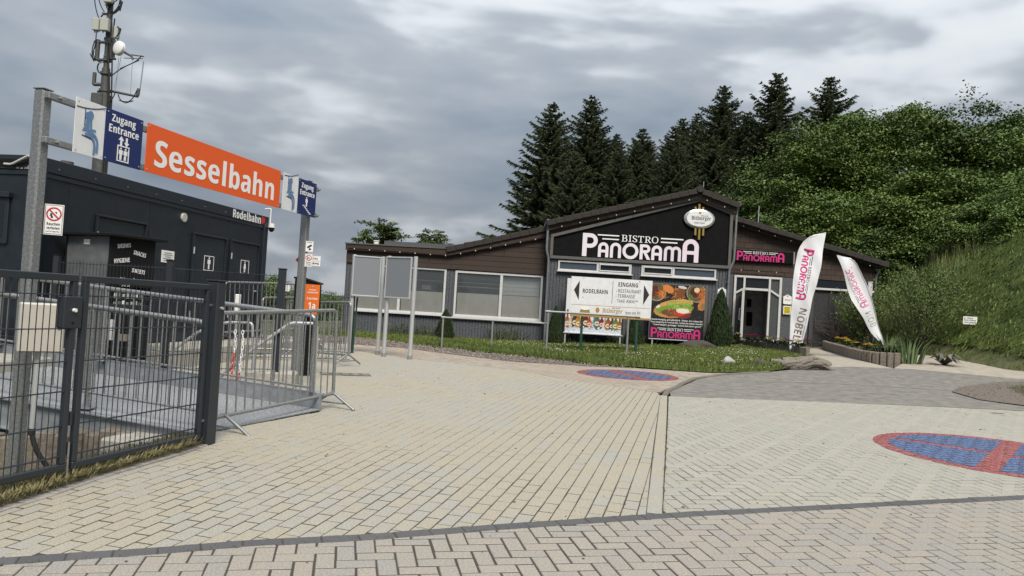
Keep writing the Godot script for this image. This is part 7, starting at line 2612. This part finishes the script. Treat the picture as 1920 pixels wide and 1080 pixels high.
	shrub("smaller light green shrub behind the leaning flag", 12.0, 26.5, 1.0, 1.9)
	shrub("bushy green shrub between the broom shrub and the bank", 13.9, 26.2, 1.3, 2.0)
	scatter("island_grass", tuft, M.blade, area([9.8, 14.2, 10.6, 16.4, 12.0, 17.4, 13.8, 16.8, 13.8, 14.2, 12.0, 13.7]), 1500, Color(0.07, 0.10, 0.025), Color(0.17, 0.16, 0.07), 0.5, 1.2, flat)
	# bare climber on the dark wall beyond the flag
	var cl := thing("climber", "bare brown climbing plant spread over the dark wall behind the flags", "plant", Vector3(11.7, 0.9, -27.46))
	var cs2 := st()
	for i in 46:
		var p0 := Vector3(r.randf_range(-0.25, 0.25), r.randf_range(0.0, 0.5), 0.02)
		var dir := Vector3(r.randfn(), absf(r.randfn()) * 0.8 + 0.2, 0).normalized()
		var pts := [p0]
		for k in 7:
			dir = (dir + Vector3(r.randfn(), r.randfn() * 0.8, 0) * 0.45).normalized()
			p0 += dir * r.randf_range(0.10, 0.26)
			p0.x = clampf(p0.x, -0.9, 0.95)
			p0.y = clampf(p0.y, 0.02, 1.9)
			pts.append(Vector3(p0.x, p0.y, 0.02 + r.randf() * 0.05))
		add_tube(cs2, pts, 0.009, 4, 0.003)
	mi("twigs", cs2.commit(), M.twig, cl)
	# irises, a grey agave and bed flowers
	var t := thing("iris_clump", "clump of sword-shaped iris leaves at the end of the right flower bed", "plant", on(10.72, 20.75), "plants of the right flower bed")
	var irs := st()
	r.seed = 17
	for i in 95:
		var a := r.randf() * TAU
		var d := Vector3(cos(a), 0, sin(a) * 0.7)
		var p := d * r.randf() * 0.36
		var h := r.randf_range(0.40, 0.82)
		var out := d * h * r.randf_range(0.2, 0.7)
		var sd := Vector3(-d.z, 0, d.x).rotated(Vector3.UP, r.randfn() * 0.5) * 0.022
		irs.set_color(Color(0.035, 0.065, 0.022).lerp(Color(0.085, 0.125, 0.04), r.randf()))
		var m := p + out * 0.35 + Vector3(0, h * 0.6, 0)
		var nn := d.lerp(Vector3.UP, 0.4).normalized()
		quad(irs, p - sd, p + sd, m + sd * 1.1, m - sd * 1.1, nn)
		tri(irs, m - sd * 1.1, m + sd * 1.1, p + out + Vector3(0, h, 0), nn)
	mi("leaves", irs.commit(), M.blade, t)
	var old_leaf := thing("iris_clump", "fan of iris leaves close under the leaning flag", "plant", on(10.25, 20.95, 0.12), "plants of the right flower bed")
	mi("leaves", irs_copy(t), M.blade, old_leaf, Transform3D(Basis(Vector3.UP, 2.0).scaled(Vector3(0.8, 0.85, 0.8)), Vector3.ZERO))
	var ag := thing("dead_agave", "withered dark rosette of broad leaves beside the irises", "plant", on(11.6, 20.6), "plants of the right flower bed")
	s = st()
	for i in 26:
		var a := r.randf() * TAU
		var d := Vector3(cos(a), 0, sin(a))
		var l := r.randf_range(0.3, 0.62)
		var sd := Vector3(-d.z, 0, d.x) * 0.05
		s.set_color(Color(0.045, 0.045, 0.035).lerp(Color(0.20, 0.18, 0.14), r.randf()))
		var m := d * l * 0.5 + Vector3(0, r.randf_range(0.15, 0.3), 0)
		quad(s, -sd, sd, m + sd, m - sd, (Vector3.UP - d * 0.4).normalized())
		tri(s, m - sd, m + sd, d * l + Vector3(0, r.randf_range(0.02, 0.22), 0), (Vector3.UP + d * 0.3).normalized())
	mi("leaves", s.commit(), M.blade, ag)
	flowers()


func irs_copy(t: Node3D) -> Mesh:
	return (t.get_child(0) as MeshInstance3D).mesh


func shrub(label: String, x: float, d: float, rad: float, h: float) -> void:
	var r := RandomNumberGenerator.new()
	r.seed = int(x * 100)
	var s := st()
	var stems := st()
	for i in 90:
		var a := r.randf() * TAU
		var dir := Vector3(cos(a), 0, sin(a))
		var top := dir * rad * sqrt(r.randf()) + Vector3(0, h * r.randf_range(0.55, 1.0), 0)
		var foot := dir * 0.12 * r.randf()
		add_tube(stems, [foot, foot.lerp(top, 0.5) + Vector3(0, 0.1 * h, 0), top], 0.009, 4, 0.003)
		for k in 46:
			var u := pow(r.randf(), 0.55)
			var p := foot.lerp(top, u) + Vector3(0, 0.1 * h * 4.0 * u * (1.0 - u), 0) + Vector3(r.randfn(), r.randfn(), r.randfn()) * 0.07
			var al := (Vector3.UP * 0.7 + dir * 0.4 + Vector3(r.randfn(), r.randfn(), r.randfn()) * 0.6).normalized()
			leaf_quad(s, p, al, al.cross(Vector3(r.randfn(), r.randfn(), r.randfn())).normalized(), 0.10, 0.035, Color(0.045, 0.085, 0.016).lerp(Color(0.13, 0.18, 0.04), r.randf()))
	var t := thing("shrub", label, "shrub", Vector3(x, terrain(x, d) + 0.12, -d), "green shrubs at the foot of the bank")
	mi("foliage", s.commit(), M.leaf, t)
	mi("stems", stems.commit(), M.bark, t)


func flowers() -> void:
	# bedding plants: a tuft of leaves under a dome of petals
	var protos := {}
	var r := RandomNumberGenerator.new()
	r.seed = 99
	for e in [["red", Color(0.42, 0.012, 0.02)], ["crimson", Color(0.22, 0.008, 0.03)], ["yellow", Color(0.70, 0.52, 0.05)], ["bright yellow", Color(0.75, 0.60, 0.02)], ["purple", Color(0.28, 0.02, 0.16)], ["white", Color(0.65, 0.64, 0.58)], ["cream", Color(0.62, 0.56, 0.34)]]:
		var t := Node3D.new()
		var s := st()
		for i in 34:
			var a := r.randf() * TAU
			var d := Vector3(cos(a), 0, sin(a))
			var al := (d + Vector3(0, r.randf_range(0.3, 1.2), 0)).normalized()
			leaf_quad(s, d * 0.05 + Vector3(0, 0.06 * r.randf(), 0) + al * 0.05, al, al.cross(Vector3.UP + d * 0.2).normalized(), 0.10, 0.045, Color(0.03, 0.06, 0.014).lerp(Color(0.07, 0.11, 0.03), r.randf()))
		var lm := MeshInstance3D.new()
		lm.name = "leaves"
		lm.mesh = s.commit()
		lm.material_override = M.leaf
		t.add_child(lm)
		s = st()
		for i in 26:
			var a := r.randf() * TAU
			var q := sqrt(r.randf())
			var c := Vector3(cos(a) * q * 0.10, 0.13 + 0.05 * (1.0 - q) + r.randf() * 0.025, sin(a) * q * 0.10)
			for k in 5:
				var b := TAU * k / 5.0 + a
				var al := Vector3(cos(b), 0.35, sin(b)).normalized()
				leaf_quad(s, c + al * 0.014, al, al.cross(Vector3.UP).normalized(), 0.030, 0.026, (e[1] as Color) * r.randf_range(0.75, 1.15))
		var pm := MeshInstance3D.new()
		pm.name = "petals"
		pm.mesh = s.commit()
		pm.material_override = M.petal
		t.add_child(pm)
		protos[e[0]] = t
	var beds := [
		["low bed on the lawn side", "flowers in the left bed", [["white", 7.75, 27.6], ["red", 7.98, 27.2], ["cream", 7.85, 26.6], ["red", 8.0, 25.9], ["red", 8.12, 25.6], ["purple", 8.0, 25.1], ["crimson", 8.15, 24.7], ["yellow", 8.15, 24.3], ["cream", 8.2, 24.0], ["crimson", 8.35, 23.7], ["yellow", 8.25, 23.4], ["crimson", 8.36, 23.1], ["yellow", 8.40, 22.6], ["crimson", 8.52, 22.5], ["crimson", 8.62, 22.45]]],
		["bed right of the path", "flowers in the right bed", [["yellow", 10.75, 25.3], ["crimson", 10.6, 24.6], ["yellow", 10.4, 24.0], ["yellow", 10.25, 23.4], ["bright yellow", 10.1, 22.6], ["crimson", 10.25, 22.2], ["crimson", 10.1, 21.9], ["yellow", 9.98, 21.5], ["yellow", 10.1, 21.2], ["white", 10.2, 20.95], ["white", 10.35, 20.9], ["white", 10.5, 20.85], ["white", 10.3, 21.05]]]]
	for b in beds:
		var n := {}
		var total := {}
		for e in b[2]:
			total[e[0]] = total.get(e[0], 0) + 1
		for e in b[2]:
			n[e[0]] = n.get(e[0], 0) + 1
			var word: String = ["first", "second", "third", "fourth", "fifth", "sixth", "seventh"][n[e[0]] - 1]
			var f: Node3D = protos[e[0]].duplicate()
			f.transform = Transform3D(Basis(Vector3.UP, rng.randf() * TAU).scaled(Vector3.ONE * rng.randf_range(1.0, 1.4)), on(e[1], e[2], 0.23))
			put(f, "bedding_flower")
			var lab: String = "%s bedding flower in the %s" % [e[0], b[0]] if total[e[0]] == 1 else "%s %s bedding flower from the door in the %s" % [word, e[0], b[0]]
			tag(f, lab, "flower", b[1])
